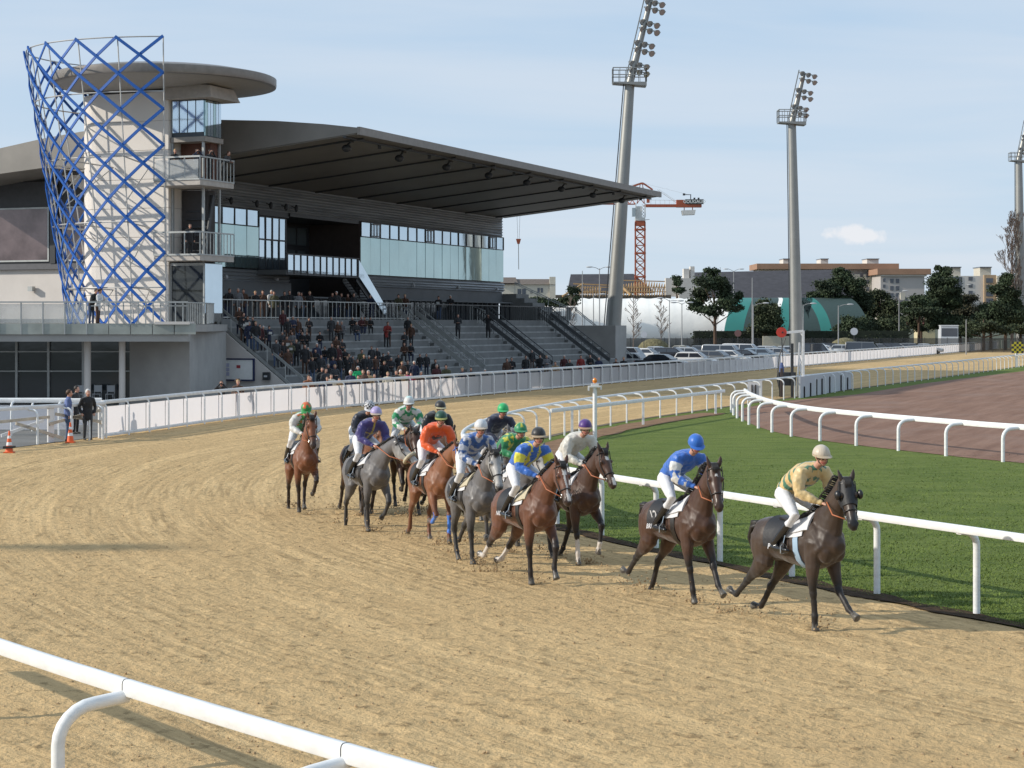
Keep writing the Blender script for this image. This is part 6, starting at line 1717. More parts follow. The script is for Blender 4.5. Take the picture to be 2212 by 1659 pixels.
    def hring(s, grow=.008, n=18, u0=None):
        for a, b in zip(HS, HS[1:]):
            if a[0] <= s <= b[0]:
                f = (s - a[0]) / (b[0] - a[0]); h = a[1] + (b[1] - a[1]) * f + grow; w = a[2] + (b[2] - a[2]) * f + grow; break
        return [hp(s, -h + grow + h * math.sin(a), w * math.cos(a)) for a in [2 * math.pi * k / n for k in range(n + 1)]]
    m = MB(); m.tube(hring(.42), .009, 5); m.tube(hring(.05)[:10], .009, 5)
    for q in (-1, 1): m.tube([hp(.02, -.03, q * .10), hp(.25, -.10, q * .112), hp(.42, -.10, q * .078), hp(.50, -.12, q * .07)], .008, 5)
    m.build('bridle', TACKB if boots else TACK, root)
    for q in (-1, 1): MB().tube([hp(.50, -.10, q * .075) + hn * (.028 * math.cos(a)) + hd * (.028 * math.sin(a)) for a in [k * math.pi / 5 for k in range(11)]], .006, 5).build('bit_ring', METAL, root)
    if noseband:
        m = MB(); m.tube(hring(.40, .02), .036, 9); m.build('sheepskin_noseband', CL_T, root, smooth=True)
    if hood:
        m = MB(); rr = []
        for s in (.0, .06, .12, .18, .26, .34): rr.append(hring(s, .012)[:-1])
        m.rings(rr, cap=False); m.build('hood', mat('hood_black', (.012, .012, .014), .6, var=.1, bump=.004, bscale=30), root, smooth=True)
        for q in (-1, 1):
            m = MB(); c = hp(.20, -.05, q * .145); m.ell(c, .050, .034, .062, 12, 8); m.build('blinker_cup', mat('blinker', (.010, .010, .012), .35, var=0), root, smooth=True)
    # girth, saddle, cloth wrapped round the trunk
    def arc(x, a0, a1, grow, n=14):
        z, h, w = trunk_at(x); h2 = h
        top_add = max(0, .185 - abs(x - .52) * .9) * .35
        out = []
        for k in range(n + 1):
            a = R(a0 + (a1 - a0) * k / n)
            out.append(Vector((x, (w + grow) * math.sin(a), z + (h2 + grow + top_add * max(0, math.cos(a)) ** 3) * math.cos(a))))
        return out
    def wrap(name, xs, a0, a1, grow, m, th=.012):
        o = [arc(x, a0, a1, grow) for x in xs]; i_ = [arc(x, a0, a1, grow - th) for x in xs]
        mb = MB(); n = len(o[0])
        rings = [o[k] + i_[k][::-1] for k in range(len(xs))]
        mb.rings(rings); return mb.build(name, m, root, smooth=40)
    cs = cloth or {}
    wrap('girth', [.20, .24, .285], -178, 178, .016, cs.get('girth', TACK))
    wrap('saddle_cloth', [-.34, -.2, -.05, .1, .25, .36], -72, 72, .020, cs.get('pad', CL_W))
    nb = wrap('number_cloth', [-.38, -.28, -.16, -.05, .06], -104, 104, .036, cs.get('base', CL_B))
    wrap('sheepskin_pad', [.16, .24, .32, .40, .46], -62, 62, .042, cs.get('front', CL_W), .03)
    B2 = Body(); B2.loft([((-.24, 0, 1.53), .12, .035), ((-.08, 0, 1.50), .13, .04), (( .10, 0, 1.50), .12, .04), ((.22, 0, 1.56), .10, .05)], n=12)
    B2.m.build('saddle', TACK, root, smooth=True)
    if cs.get('text'):
        for side in ((-1,) if near else (-1,)):
            z, h, w = trunk_at(-.2); y = side * (w + .052)
            T = Matrix.Translation((-.21, y * 1.0, z - .055)) @ Matrix.Rotation(R(-14) * side * -1, 4, 'X') @ Matrix.Rotation(R(90), 4, 'X')
            text_obj(cs['text'], .10, CL_W, root, T, 'lettering')
        if cs.get('num'):
            T = Matrix.Translation((-.20, -(w + .035), z + .10)) @ Matrix.Rotation(R(16), 4, 'X') @ Matrix.Rotation(R(90), 4, 'X')
            text_obj(cs['num'], .20, CL_W, root, T, 'number')
    # put the lowest hoof on (or just above) the sand
    root.location.z = (-minz if lift is None else lift - minz) * sc - math.sin(R(tilt)) * .42
    root.rotation_euler.y = -R(tilt)
    root.location.x += math.sin(R(hdg)) * math.sin(R(tilt)) * 1.7 + tilt * .008; root.location.y -= math.cos(R(hdg)) * math.sin(R(tilt)) * 1.7
    # reins
    hm = Vector((.74, 0, 1.70)) 
    for q in (-1, 1):
        mm = MB(); a = hp(.50, -.12, q * .075); b = hm + Vector((.02, q * .125, .03)); mid = a.lerp(b, .5) + Vector((0, q * .06, -.05)); mm.tube([a, mid, b], .010, 5)
        mm.build('rein', TACKR if rein == 'orange' else (TACKB if boots else TACK), root, smooth=True)
    return root

# ------------------------------------------------------------------ jockeys
def head_parts(B, c, fw, up, lat, k=1.0):
    """skull, jaw, nose, ears, neck stub; c = centre of the head"""
    def P(f, u, l=0): return c + fw * f * k + up * u * k + lat * l * k
    Mx = Matrix((fw, lat, up)).transposed()
    B.ell(P(-.005, .02), .098 * k, .078 * k, .110 * k, 'skin', Mx); B.ell(P(.028, -.055), .068 * k, .058 * k, .068 * k, 'skin', Mx); B.ell(P(.062, -.095), .028 * k, .030 * k, .024 * k, 'skin', Mx)
    B.loft([(P(.088, .012), .010 * k, .012 * k), (P(.112, -.030), .016 * k, .016 * k)], 'skin', n=8, lat=lat)
    B.ell(P(.085, -.062), .018 * k, .026 * k, .010 * k, 'lips', Mx)
    for q in (-1, 1):
        B.ell(P(-.005, -.005, q * .080), .020 * k, .010 * k, .030 * k, 'skin', Mx)
        B.ell(P(.078, -.02, q * .036), .018 * k, .022 * k, .020 * k, 'skin', Mx)
def hand_parts(B, w, d, lat, side, k=1.0, curl=1.0):
    """palm and five separate fingers closing downwards; w = wrist, d = direction, lat = left vector"""
    d = d.normalized(); dn = lat.cross(d).normalized()
    if dn.z > 0: dn = -dn
    pc = w + d * .045 * k
    B.loft([(w, .026 * k, .020 * k), (pc, .040 * k, .020 * k), (w + d * .085 * k, .042 * k, .017 * k)], 'skin', n=10, lat=lat)
    for i, (off, L) in enumerate(((-.030, .062), (-.010, .070), (.010, .066), (.029, .052))):
        a = w + d * .088 * k + lat * off * k; b = a + (d * .6 + dn * .8 * curl).normalized() * L * .5 * k; c = b + (dn * .6 * curl - d * .8 * curl).normalized() * L * .5 * k
        B.loft([(a, .0095 * k, .0095 * k), (b, .009 * k, .009 * k), (c, .0075 * k, .0075 * k)], 'skin', n=7, lat=lat)
    a = w + d * .03 * k - lat * side * .032 * k; b = a + (d * .7 - lat * side * .6 + dn * .3).normalized() * .038 * k; c = b + (d * .8 + lat * side * .5 + dn * .3).normalized() * .03 * k
    B.loft([(a, .012 * k, .012 * k), (b, .010 * k, .010 * k), (c, .008 * k, .008 * k)], 'skin', n=7, lat=lat)
SK = (.50, .27, .19)
def skincol(part, t, co, no):
    return {'skin': SK, 'lips': (.42, .13, .11)}.get(part, SK)
def jockey(label, horse_root, silk, capf, hyaw=0, low=0.0, near=True, cap_band=None, lean=0.0, stick=False, gog=True, pitch=22):
    root = empty('person', horse_root.location, horse_root.rotation_euler.z); tag(root, label, 'person', 'jockeys in racing silks'); root.scale = horse_root.scale; root.rotation_euler.y = horse_root.rotation_euler.y
    fx, fy, fz = 0.0, 0.0, -low
    y_ = Vector((0, 1, 0))
    pel = Vector((-.16, 0, 1.90 - low * .8)); wai = Vector((.02, 0, 2.00 - low)); che = Vector((.24, 0, 2.11 - low * 1.1)); sh = Vector((.37, 0, 2.16 - low * 1.25)); nk = Vector((.46, 0, 2.20 - low * 1.3))
    hc = Vector((.56, 0, 2.325 - low * 1.4))
    ya = R(hyaw); pa = R(pitch)
    fw = Vector((math.cos(ya) * math.cos(pa), math.sin(ya) * math.cos(pa), -math.sin(pa))); lat = Vector((-math.sin(ya), math.cos(ya), 0)); up = fw.cross(lat).normalized()
    if up.z < 0: up = -up
    hands = {s: Vector((.70, s * .085, 1.70)) for s in (-1, 1)}
    J = {}
    for s in (-1, 1):
        J[s] = dict(hip=Vector((-.13, s * .11, 1.86 - low * .8)), knee=Vector((.30, s * .285, 1.56)), ank=Vector((-.12, s * .325, 1.20)), toe=Vector((.12, s * .335, 1.115)), heel=Vector((-.17, s * .33, 1.12)),
                    sho=Vector((.36, s * .185, 2.12 - low * 1.25)), elb=Vector((.40, s * .275, 1.85 - low * .4)), wr=hands[s] - Vector((.06, -s * .02, -.02)))
    # one continuous body under the clothes
    B = Body()
    B.loft([(pel, .13, .10), (wai, .115, .085), (che, .14, .10), (sh, .15, .07)], 'skin', n=12)
    B.loft([(sh, .06, .055), (nk, .050, .052), (hc - up * .07, .048, .050)], 'skin', n=10)
    head_parts(B, hc, fw, up, lat)
    for s in (-1, 1):
        j = J[s]
        B.loft([(sh.lerp(j['sho'], .5), .05, .05), (j['sho'], .048, .048), (j['elb'], .036, .036), (j['wr'], .026, .022)], 'skin', n=8)
        hand_parts(B, j['wr'], hands[s] + Vector((.04, -s * .01, -.01)) - j['wr'], y_, s)
        B.loft([(pel, .08, .08), (j['hip'], .085, .085), (j['knee'], .045, .048), (j['knee'].lerp(j['ank'], .55), .030, .032)], 'skin', n=8)
    B.make('body', SKIN, root, voxel=.011 if near else .016, smooth=1, colf=skincol)
    # silks
    B = Body()
    B.loft([(pel + Vector((-.01, 0, .0)), .170, .130), (wai + Vector((0, 0, .015)), .182, .148), (che + Vector((0, 0, -.01)), .215, .160), (sh + Vector((.0, 0, 0)), .195, .115), (nk + Vector((-.02, 0, -.01)), .078, .07)], 'torso', n=18)
    for s in (-1, 1):
        j = J[s]; mid = j['sho'].lerp(j['elb'], .5) + Vector((-.01, s * .02, 0)); m2 = j['elb'].lerp(j['wr'], .5)
        B.loft([(sh.lerp(j['sho'], .45), .095, .095), (j['sho'], .094, .092), (mid, .090, .086), (j['elb'], .080, .078), (m2, .070, .066), (j['wr'] - (j['wr'] - m2) * .06, .038, .036)], 'arm', n=12)
    frame = dict(pel=pel, sh=sh, low=low)
    B.make('silks', CLOTH, root, voxel=.014 if near else .019, smooth=2, colf=lambda p, t, co, no: silk(p, t, co, frame), disp=.020, dscale=9)
    B = Body()
    B.loft([(pel + Vector((-.03, 0, -.03)), .150, .115), (pel + Vector((.10, 0, .02)), .135, .105)], 'x', n=14)
    for s in (-1, 1):
        j = J[s]
        B.loft([(j['hip'] + Vector((-.03, 0, .0)), .105, .115), (j['hip'].lerp(j['knee'], .45) + Vector((0, 0, -.01)), .092, .100), (j['knee'], .064, .070), (j['knee'].lerp(j['ank'], .30), .056, .060), (j['knee'].lerp(j['ank'], .48), .048, .052)], 'x', n=12)
    B.make('breeches', BREECH, root, voxel=.015 if near else .02, smooth=2, disp=.006, dscale=12)
    for s in (-1, 1):
        j = J[s]; B = Body()
        B.loft([(j['knee'].lerp(j['ank'], .32), .058, .064), (j['knee'].lerp(j['ank'], .6), .052, .060), (j['ank'], .040, .046)], 'x', n=12)
        B.loft([(j['heel'] + Vector((.01, 0, .045)), .034, .036), (j['ank'] + Vector((.03, 0, -.06)), .042, .045), (j['toe'] + Vector((-.03, 0, .01)), .044, .034), (j['toe'] + Vector((.05, 0, .0)), .034, .026)], 'x', n=12)
        B.make('boot', BOOT, root, voxel=.013, smooth=2)
        m = MB(); c = j['toe'] + Vector((-.03, 0, -.035)); m.tube([c + Vector((0, -.055, 0)), c + Vector((0, -.05, .09)), c + Vector((0, 0, .13)), c + Vector((0, .05, .09)), c + Vector((0, .055, 0)), c + Vector((0, -.055, 0))], .007, 5)
        m.tube([c + Vector((0, 0, .13)), Vector((.10, s * .25, 1.46))], .007, 4); m.build('stirrup', METAL, root)
    # helmet with peak, band, goggles
    def P(f, u, l=0): return hc + fw * f + up * u + lat * l
    rings = []; n = 20
    for k in range(9):
        th = R(-8 + 98 * k / 8) if k < 8 else R(89)
        rr = math.cos(th); zz = math.sin(th)
        rings.append([P(-.008 + .132 * rr * math.cos(a), .028 + .122 * zz + (-.012 if k == 0 else 0), .112 * rr * math.sin(a)) for a in [2 * math.pi * i / n for i in range(n)]])
    B = MB(); B.rings(rings)
    cap = B.build('helmet', CLOTH, root, smooth=True)
    bm = bmesh.new(); bm.from_mesh(cap.data); bmesh.ops.subdivide_edges(bm, edges=bm.edges, cuts=2, use_grid_fill=True); bm.to_mesh(cap.data); bm.free(); cap.data.shade_smooth()
    at = cap.data.color_attributes.new('Col', 'FLOAT_COLOR', 'POINT')
    for i, v in enumerate(cap.data.vertices):
        d = v.co - hc; a = math.atan2(d.dot(lat), d.dot(fw)); e = math.atan2(d.dot(up) - .028, math.hypot(d.dot(lat), d.dot(fw)))
        at.data[i].color = (*capf(a, e), 1)
    m = MB(); o1, o2, o3, o4 = [], [], [], []
    for k in range(11):
        a = R(-62 + 124 * k / 10)
        o1.append(P(-.008 + .130 * math.cos(a), .030, .112 * math.sin(a))); o2.append(P(-.008 + .185 * math.cos(a), .010, .128 * math.sin(a)))
        o3.append(o2[-1] - up * .006); o4.append(o1[-1] - up * .006)
    m.add(o1 + o2 + o3 + o4, [(k, k + 1, k + 12, k + 11) for k in range(10)] + [(k + 11, k + 12, k + 23, k + 22) for k in range(10)] + [(k + 22, k + 23, k + 34, k + 33) for k in range(10)])
    pk = m.build('helmet_peak', CLOTH, root); at = pk.data.color_attributes.new('Col', 'FLOAT_COLOR', 'POINT')
    for i in range(len(pk.data.vertices)): at.data[i].color = (*(cap_band or capf(0, 0)), 1)
    m = MB(); n = 22; m.rings([[P(-.008 + (.134) * math.cos(a), u, .114 * math.sin(a)) for a in [2 * math.pi * i / n for i in range(n)]] for u in (.012, .030)], cap=False); bd = m.build('helmet_band', CLOTH, root, smooth=True)
    at = bd.data.color_attributes.new('Col', 'FLOAT_COLOR', 'POINT')
    for i in range(len(bd.data.vertices)): at.data[i].color = (*(cap_band or capf(0, 0)), 1)
    if gog:
        m = MB(); rr = []
        for k in range(13):
            a = R(-72 + 144 * k / 12); w = .028 * (1 - .25 * math.exp(-(a / .16) ** 2))
            rr.append([P(-.006 + .112 * math.cos(a), .0 + dz, .090 * math.sin(a)) for dz in (-w, w * .8)])
        for k in range(12): m.add([rr[k][0], rr[k + 1][0], rr[k + 1][1], rr[k][1]], [(0, 1, 2, 3)])
        m.build('goggles', mat('goggle_lens', (.012, .010, .010), .10, var=0, spec=1), root, smooth=True, recalc=False)
    m = MB(); m.tube([P(.01, .02, -.088), P(.05, -.07, -.062), P(.075, -.122, 0), P(.05, -.07, .062), P(.01, .02, .088)], .006, 5); m.build('chin_strap', TACK, root)
    if stick:
        w = hands[-1]; m = MB(); m.tube([w + Vector((.05, .02, .08)), w + Vector((-.15, -.06, -.12)), w + Vector((-.42, -.16, -.46))], [.008, .007, .005], 5); m.build('whip', TACK, root)
    return root
# ------------------------------------------------------------------ coats, silks, the field of runners
BLACKC = ((.046, .028, .019), (.014, .011, .010), (.010, .009, .009))
DBAY = ((.060, .026, .014), (.014, .010, .009), (.050, .026, .015))
BAY = ((.120, .045, .022), (.018, .012, .010), (.045, .024, .016))
RBAY = ((.175, .062, .026), (.022, .013, .010), (.05, .026, .018))
CHES = ((.20, .075, .030), (.15, .055, .024), (.12, .055, .03))
GREY = ((.165, .155, .155), (.060, .056, .056), (.42, .40, .38))
DGREY = ((.115, .108, .108), (.030, .028, .028), (.36, .35, .335))
WHT = (.62, .61, .58); CRM = (.60, .42, .18); GRN = (.045, .16, .10); BL = (.030, .13, .48); NAVY = (.03, .03, .12); BLK = (.012, .012, .014)
def band(t, a, b): return a < t < b
def silk1(p, t, co, f):    # gold with green chevrons
    if p == 'arm': return mixc3(CRM, (.62, .5, .28), .4)
    v = (co.x * 1.0 + abs(co.y) * .55 + co.z * .3) * 6.2
    return GRN if (v % 1.0) < .46 else CRM
def silk2(p, t, co, f):
    if p == 'arm': return WHT if (band(t, .30, .45) or band(t, .58, .72) or band(t, .80, .86)) else BL
    return BL
def silk3(p, t, co, f): return (.60, .57, .50)
def silk4(p, t, co, f):
    Yl = (.62, .56, .04)
    if p == 'arm': return Yl if band(t, .30, .52) else BL
    return Yl if abs(abs(co.y) - .07 - (co.z - 2.0) * .1) < .032 and co.x > .05 else BL
def silk5(p, t, co, f):
    Yl = (.55, .52, .04); G = (.02, .20, .07)
    if p == 'arm': return G if not band(t, .12, .24) else Yl
    return Yl if abs(abs(co.y) - .10) < .025 else G
def silk6(p, t, co, f): return (.018, .022, .05)
def silk7(p, t, co, f):
    if p == 'arm': return (.40, .42, .48) if (int(t * 9) % 2) else (.03, .09, .26)
    return (.42, .44, .5) if (co.x - abs(co.y) * .4) * 6 % 1 > .58 else (.025, .10, .34)
def silk8(p, t, co, f):
    if p == 'torso' and co.x > .1 and (co - Vector((.30, 0, 1.98))).length < .09: return (.05, .02, .02)
    return (.72, .10, .015)
def silk9(p, t, co, f): return (.30, .20, .02) if p == 'torso' and abs(co.y) < .05 else BLK
def silk10(p, t, co, f):
    G = (.02, .26, .10)
    if p == 'arm': return G if (band(t, .25, .42) or band(t, .62, .78)) else WHT
    return G if (co.x * 5 % 1) < .33 else WHT
def silk11(p, t, co, f):
    Yl = (.42, .33, .05); N = (.045, .035, .16)
    if p == 'torso' and (abs(co.y) < .016 or (abs(co.x - .28) < .022)): return Yl
    return N
def silk12(p, t, co, f): return (.020, .022, .035)
def silk13(p, t, co, f):
    if p == 'arm': return WHT
    return (.60, .14, .04) if mnoise.noise(co * 13) > .42 else (.03, .26, .06)
def cap1(c): return lambda a, e: c
chk = lambda a, e: (.62, .62, .64) if (int((a + 3.2) / .42) + int((e + 2) / .34)) % 2 else (.015, .015, .02)
capgy = lambda a, e: (.50, .48, .05) if abs(((a + math.pi) % (math.pi / 2)) - math.pi / 4) > .55 and e > .5 else (.02, .22, .09)
capgo = lambda a, e: (.60, .12, .03) if (e > 1.1 or (e > .5 and int((a + 3.2) / .8) % 2)) else (.03, .26, .07)
capgw = lambda a, e: (.45, .62, .60) if e > 1.0 else WHT

RUN = [
 dict(lab='black racehorse in a black blinker hood leading the field nearest the camera', p=(3.74, 24.6), h=31, coat=BLACKC, neck=50, head=66, hyaw=-22, nyaw=-6,
      legs=dict(RF=(-5, -3, -6), LF=(14, 42, 54), RH=(-10, -56, -56, -112), LH=(-2, -42, -38, -90)), hood=True, cloth=dict(girth=CL_LB, front=CL_W, base=CL_B, pad=CL_W, text='PC', num=''),
      j=dict(label='jockey in gold and green silks with a beige helmet on the leading black horse', pitch=26, silk=silk1, cap=cap1((.52, .45, .36)), band=(.42, .33, .22), hyaw=4, stick=False)),
 dict(lab='dark bay racehorse running second, ridden in royal blue', p=(2.36, 27.0), h=28, coat=DBAY, neck=50, head=68, hyaw=-18, nyaw=-6,
      legs=dict(RF=(3, 4, 6), LF=(22, 26, 42), RH=(-12, -56, -52, -98), LH=(0, -48, -22, -34)), blaze=((.13, .17, .02),), cloth=dict(text='BRICHT', num='12', pad=CL_W, base=CL_B),
      j=dict(label='jockey in royal blue silks with white sleeve hoops, riding the second horse', silk=silk2, cap=cap1((.02, .13, .50)), hyaw=2, pitch=34)),
 dict(lab='dark bay racehorse with a white star and snip beside the rail, ridden in cream', p=(.98, 31.2), h=24, coat=DBAY, neck=46, head=62, hyaw=4, nyaw=2,
      legs=dict(RF=(4, -2, 4), LF=(52, -8, -22), RH=(30, -38, 6, 30), LH=(34, -20, -28, -50)), blaze=((.12, .19, .035), (.50, .64, .03)), socks={'RF': 2, 'LF': 0}, cloth=dict(pad=CL_W),
      j=dict(label='jockey in plain cream silks with a purple helmet beside the rail', silk=silk3, cap=cap1((.075, .025, .18)), band=(.35, .22, .12), hyaw=-4)),
 dict(lab='bay racehorse with a long white blaze at the front of the pack', p=(.14, 28.9), h=27, coat=BAY, neck=40, head=68, hyaw=-10, nyaw=2,
      legs=dict(RF=(-8, -6, 0), LF=(32, -10, 20), RH=(-14, -56, -54, -98), LH=(-4, -50, -50, -84)), blaze=((.10, .20, .035), (.18, .56, .016), (.5, .62, .03)), socks={'RH': 2, 'LH': 2}, cloth=dict(text='NICHET', front=CL_T, base=CL_B),
      j=dict(label='jockey in blue and yellow silks with a black helmet at the front of the pack', silk=silk4, cap=cap1((.02, .018, .018)), band=(.35, .26, .16), hyaw=-6, stick=True)),
 dict(lab='pale grey racehorse almost hidden behind the blazed bay, ridden in green', p=(-.12, 32.9), h=28, coat=GREY, neck=38, head=60, legs=dict(RF=(30, -30, -50), LF=(-20, -30, -10), RH=(40, -30, 0, 20), LH=(10, -46, -30, -60)), cloth=dict(text='RI', num='1'),
      j=dict(label='jockey in green and yellow silks, crouching low behind the blue and yellow jockey', silk=silk5, cap=capgy, low=.10)),
 dict(lab='grey racehorse behind the steel grey one, its rider in a bright green helmet', p=(-.35, 37.0), h=18, coat=GREY, neck=46, head=62, legs=dict(RF=(20, -40, -60), LF=(0, 0, 10), RH=(30, -30, 6, 20), LH=(6, -46, -34, -60)),
      j=dict(label='jockey in black silks with a bright green helmet behind the white helmeted one', silk=silk6, cap=cap1((.02, .40, .12)), hyaw=0)),
 dict(lab='steel grey racehorse with a paler face in the middle of the pack', p=(-.72, 31.2), h=20, coat=DGREY, neck=44, head=66, hyaw=-6, nyaw=2,
      legs=dict(RF=(-6, -4, 6), LF=(46, -54, -86), RH=(44, -26, 8, 30), LH=(0, -50, -44, -80)), cloth=dict(text='POR', num='1', front=CL_T), 
      j=dict(label='jockey in blue and silver hooped silks with a white helmet on the steel grey horse', silk=silk7, cap=cap1((.58, .59, .60)), band=(.5, .4, .3), hyaw=-2)),
 dict(lab='chestnut racehorse wearing a blue bridle and blue leg boots, ridden in orange', p=(-1.50, 34.0), h=22, coat=CHES, neck=36, head=56, hyaw=6, nyaw=6,
      legs=dict(RF=(28, -62, -90), LF=(8, 2, 16), RH=(16, -44, -20, -60), LH=(30, -32, 4, 24)), blaze=((.10, .6, .02),), boots={'LF': (.05, .18, .60), 'RF': (.05, .18, .60)}, noseband=True,
      j=dict(label='jockey in bright orange silks with a dark green helmet on the chestnut horse', silk=silk8, cap=cap1((.012, .07, .045)), band=(.30, .30, .06), hyaw=-4)),
 dict(lab='dark racehorse mostly hidden behind the chestnut with the blue bridle', p=(-1.65, 38.2), h=20, coat=DBAY, neck=40, head=60, legs=dict(RF=(10, -20, -50), LF=(30, 0, 10), RH=(30, -30, 6, 20), LH=(6, -46, -34, -60)),
      j=dict(label='jockey in black and gold silks with a black helmet peeping out behind the orange one', silk=silk9, cap=cap1((.018, .018, .018)), band=(.4, .35, .2), hyaw=10)),
 dict(lab='dark bay racehorse running straight at the camera behind the sheepskin noseband grey', p=(-2.25, 38.9), h=12, coat=DBAY, neck=28, head=58, legs=dict(RF=(34, -58, -90), LF=(26, -40, -60), RH=(30, -30, 6, 20), LH=(20, -36, -20, -50)), lift=.12,
      j=dict(label='jockey in white and green silks with a white helmet, left of the orange one', silk=silk10, cap=capgw, low=.04)),
 dict(lab='steel grey racehorse with a thick sheepskin noseband turning its head', p=(-2.88, 36.1), h=27, coat=DGREY, neck=32, head=48, hyaw=26, nyaw=10, noseband=True,
      legs=dict(RF=(-12, -8, 0), LF=(36, -40, -62), RH=(18, -44, -14, -20), LH=(40, -26, 10, 30)), cloth=dict(text='', pad=CL_B),
      j=dict(label='jockey in dark purple silks with a lilac helmet on the sheepskin noseband grey', silk=silk11, cap=cap1((.36, .30, .52)), band=(.42, .34, .26), hyaw=0)),
 dict(lab='bay racehorse half hidden behind the grey with the sheepskin noseband', p=(-3.20, 39.0), h=24, coat=RBAY, neck=42, head=60, legs=dict(RF=(14, -20, -30), LF=(-12, -20, -10), RH=(10, -46, -30, -40), LH=(40, -26, 10, 30)),
      j=dict(label='jockey in black silks with a black and white chequered helmet', silk=silk12, cap=chk, band=(.6, .6, .62), hyaw=0, pitch=34)),
 dict(lab='bright bay racehorse running alone on the far left of the field', p=(-4.48, 39.3), h=17, coat=RBAY, neck=58, head=74, hyaw=0, nyaw=2,
      legs=dict(RF=(-4, -12, -4), LF=(56, -42, -66), RH=(4, -34, -20, -16), LH=(44, -30, 0, 24)), cloth=dict(base=CL_B, pad=CL_W),
      j=dict(label='jockey in white sleeves and green with orange spots riding alone at the left', silk=silk13, cap=capgo, hyaw=0, pitch=36, low=.06)),
]
for i, r in enumerate(RUN):
    near = i in (0, 1, 2, 3, 6)
    hr = horse(r['lab'], r['p'], r['h'], r['coat'], r['legs'], neck=r['neck'], head=r['head'], hyaw=r.get('hyaw', 0), nyaw=r.get('nyaw', 0), blaze=r.get('blaze'), socks=r.get('socks', {}), boots=r.get('boots'),
               near=near, hood=r.get('hood', False), noseband=r.get('noseband'), cloth=r.get('cloth'), lift=r.get('lift'), tilt=(5, 5, 2, 5, 2, 0, 3, 2, 0, 0, 4, 2, 2)[i])
    j = r['j']
    jockey(j['label'], hr, j['silk'], j['cap'], hyaw=j.get('hyaw', 0) - 16, low=j.get('low', 0), near=near, cap_band=j.get('band'), stick=j.get('stick', False), pitch=j.get('pitch', 22) - (0 if i in (1, 11, 12) else 12))
# ------------------------------------------------------------------ spectators
def pal(name, c): return mat('cloth_' + name, c, .8, var=.12, vscale=6, sheen=.2)
PAL = {'black': pal('black', (.012, .012, .014)), 'charcoal': pal('charcoal', (.035, .036, .04)), 'navy': pal('navy', (.015, .022, .055)), 'brown': pal('brown', (.075, .035, .02)), 'dark red': pal('dark_red', (.065, .012, .014)),
       'red': pal('red', (.24, .025, .02)), 'green': pal('green', (.01, .42, .14)), 'blue': pal('blue', (.02, .09, .50)), 'cream': pal('cream', (.55, .50, .40)), 'grey': pal('grey', (.16, .16, .17)), 'tan': pal('tan', (.32, .22, .12)), 'pink': pal('pink', (.42, .03, .13)),
       'olive': pal('olive', (.07, .07, .035)), 'white': pal('white', (.6, .6, .6)), 'denim': pal('denim', (.05, .08, .15)), 'rust': pal('rust', (.20, .07, .025))}
HAIRS = {'dark': mat('hair_dark', (.018, .013, .010), .6, var=.2), 'brown': mat('hair_brown', (.07, .035, .018), .6, var=.2), 'grey': mat('hair_grey', (.32, .31, .30), .7, var=.1), 'fair': mat('hair_fair', (.38, .25, .12), .6, var=.2), 'white': mat('hair_white', (.62, .60, .57), .7, var=.05)}
SHOE = mat('shoe_black', (.015, .014, .013), .5, var=0)
PAPER = mat('race_paper', (.68, .68, .66), .8, var=.03)
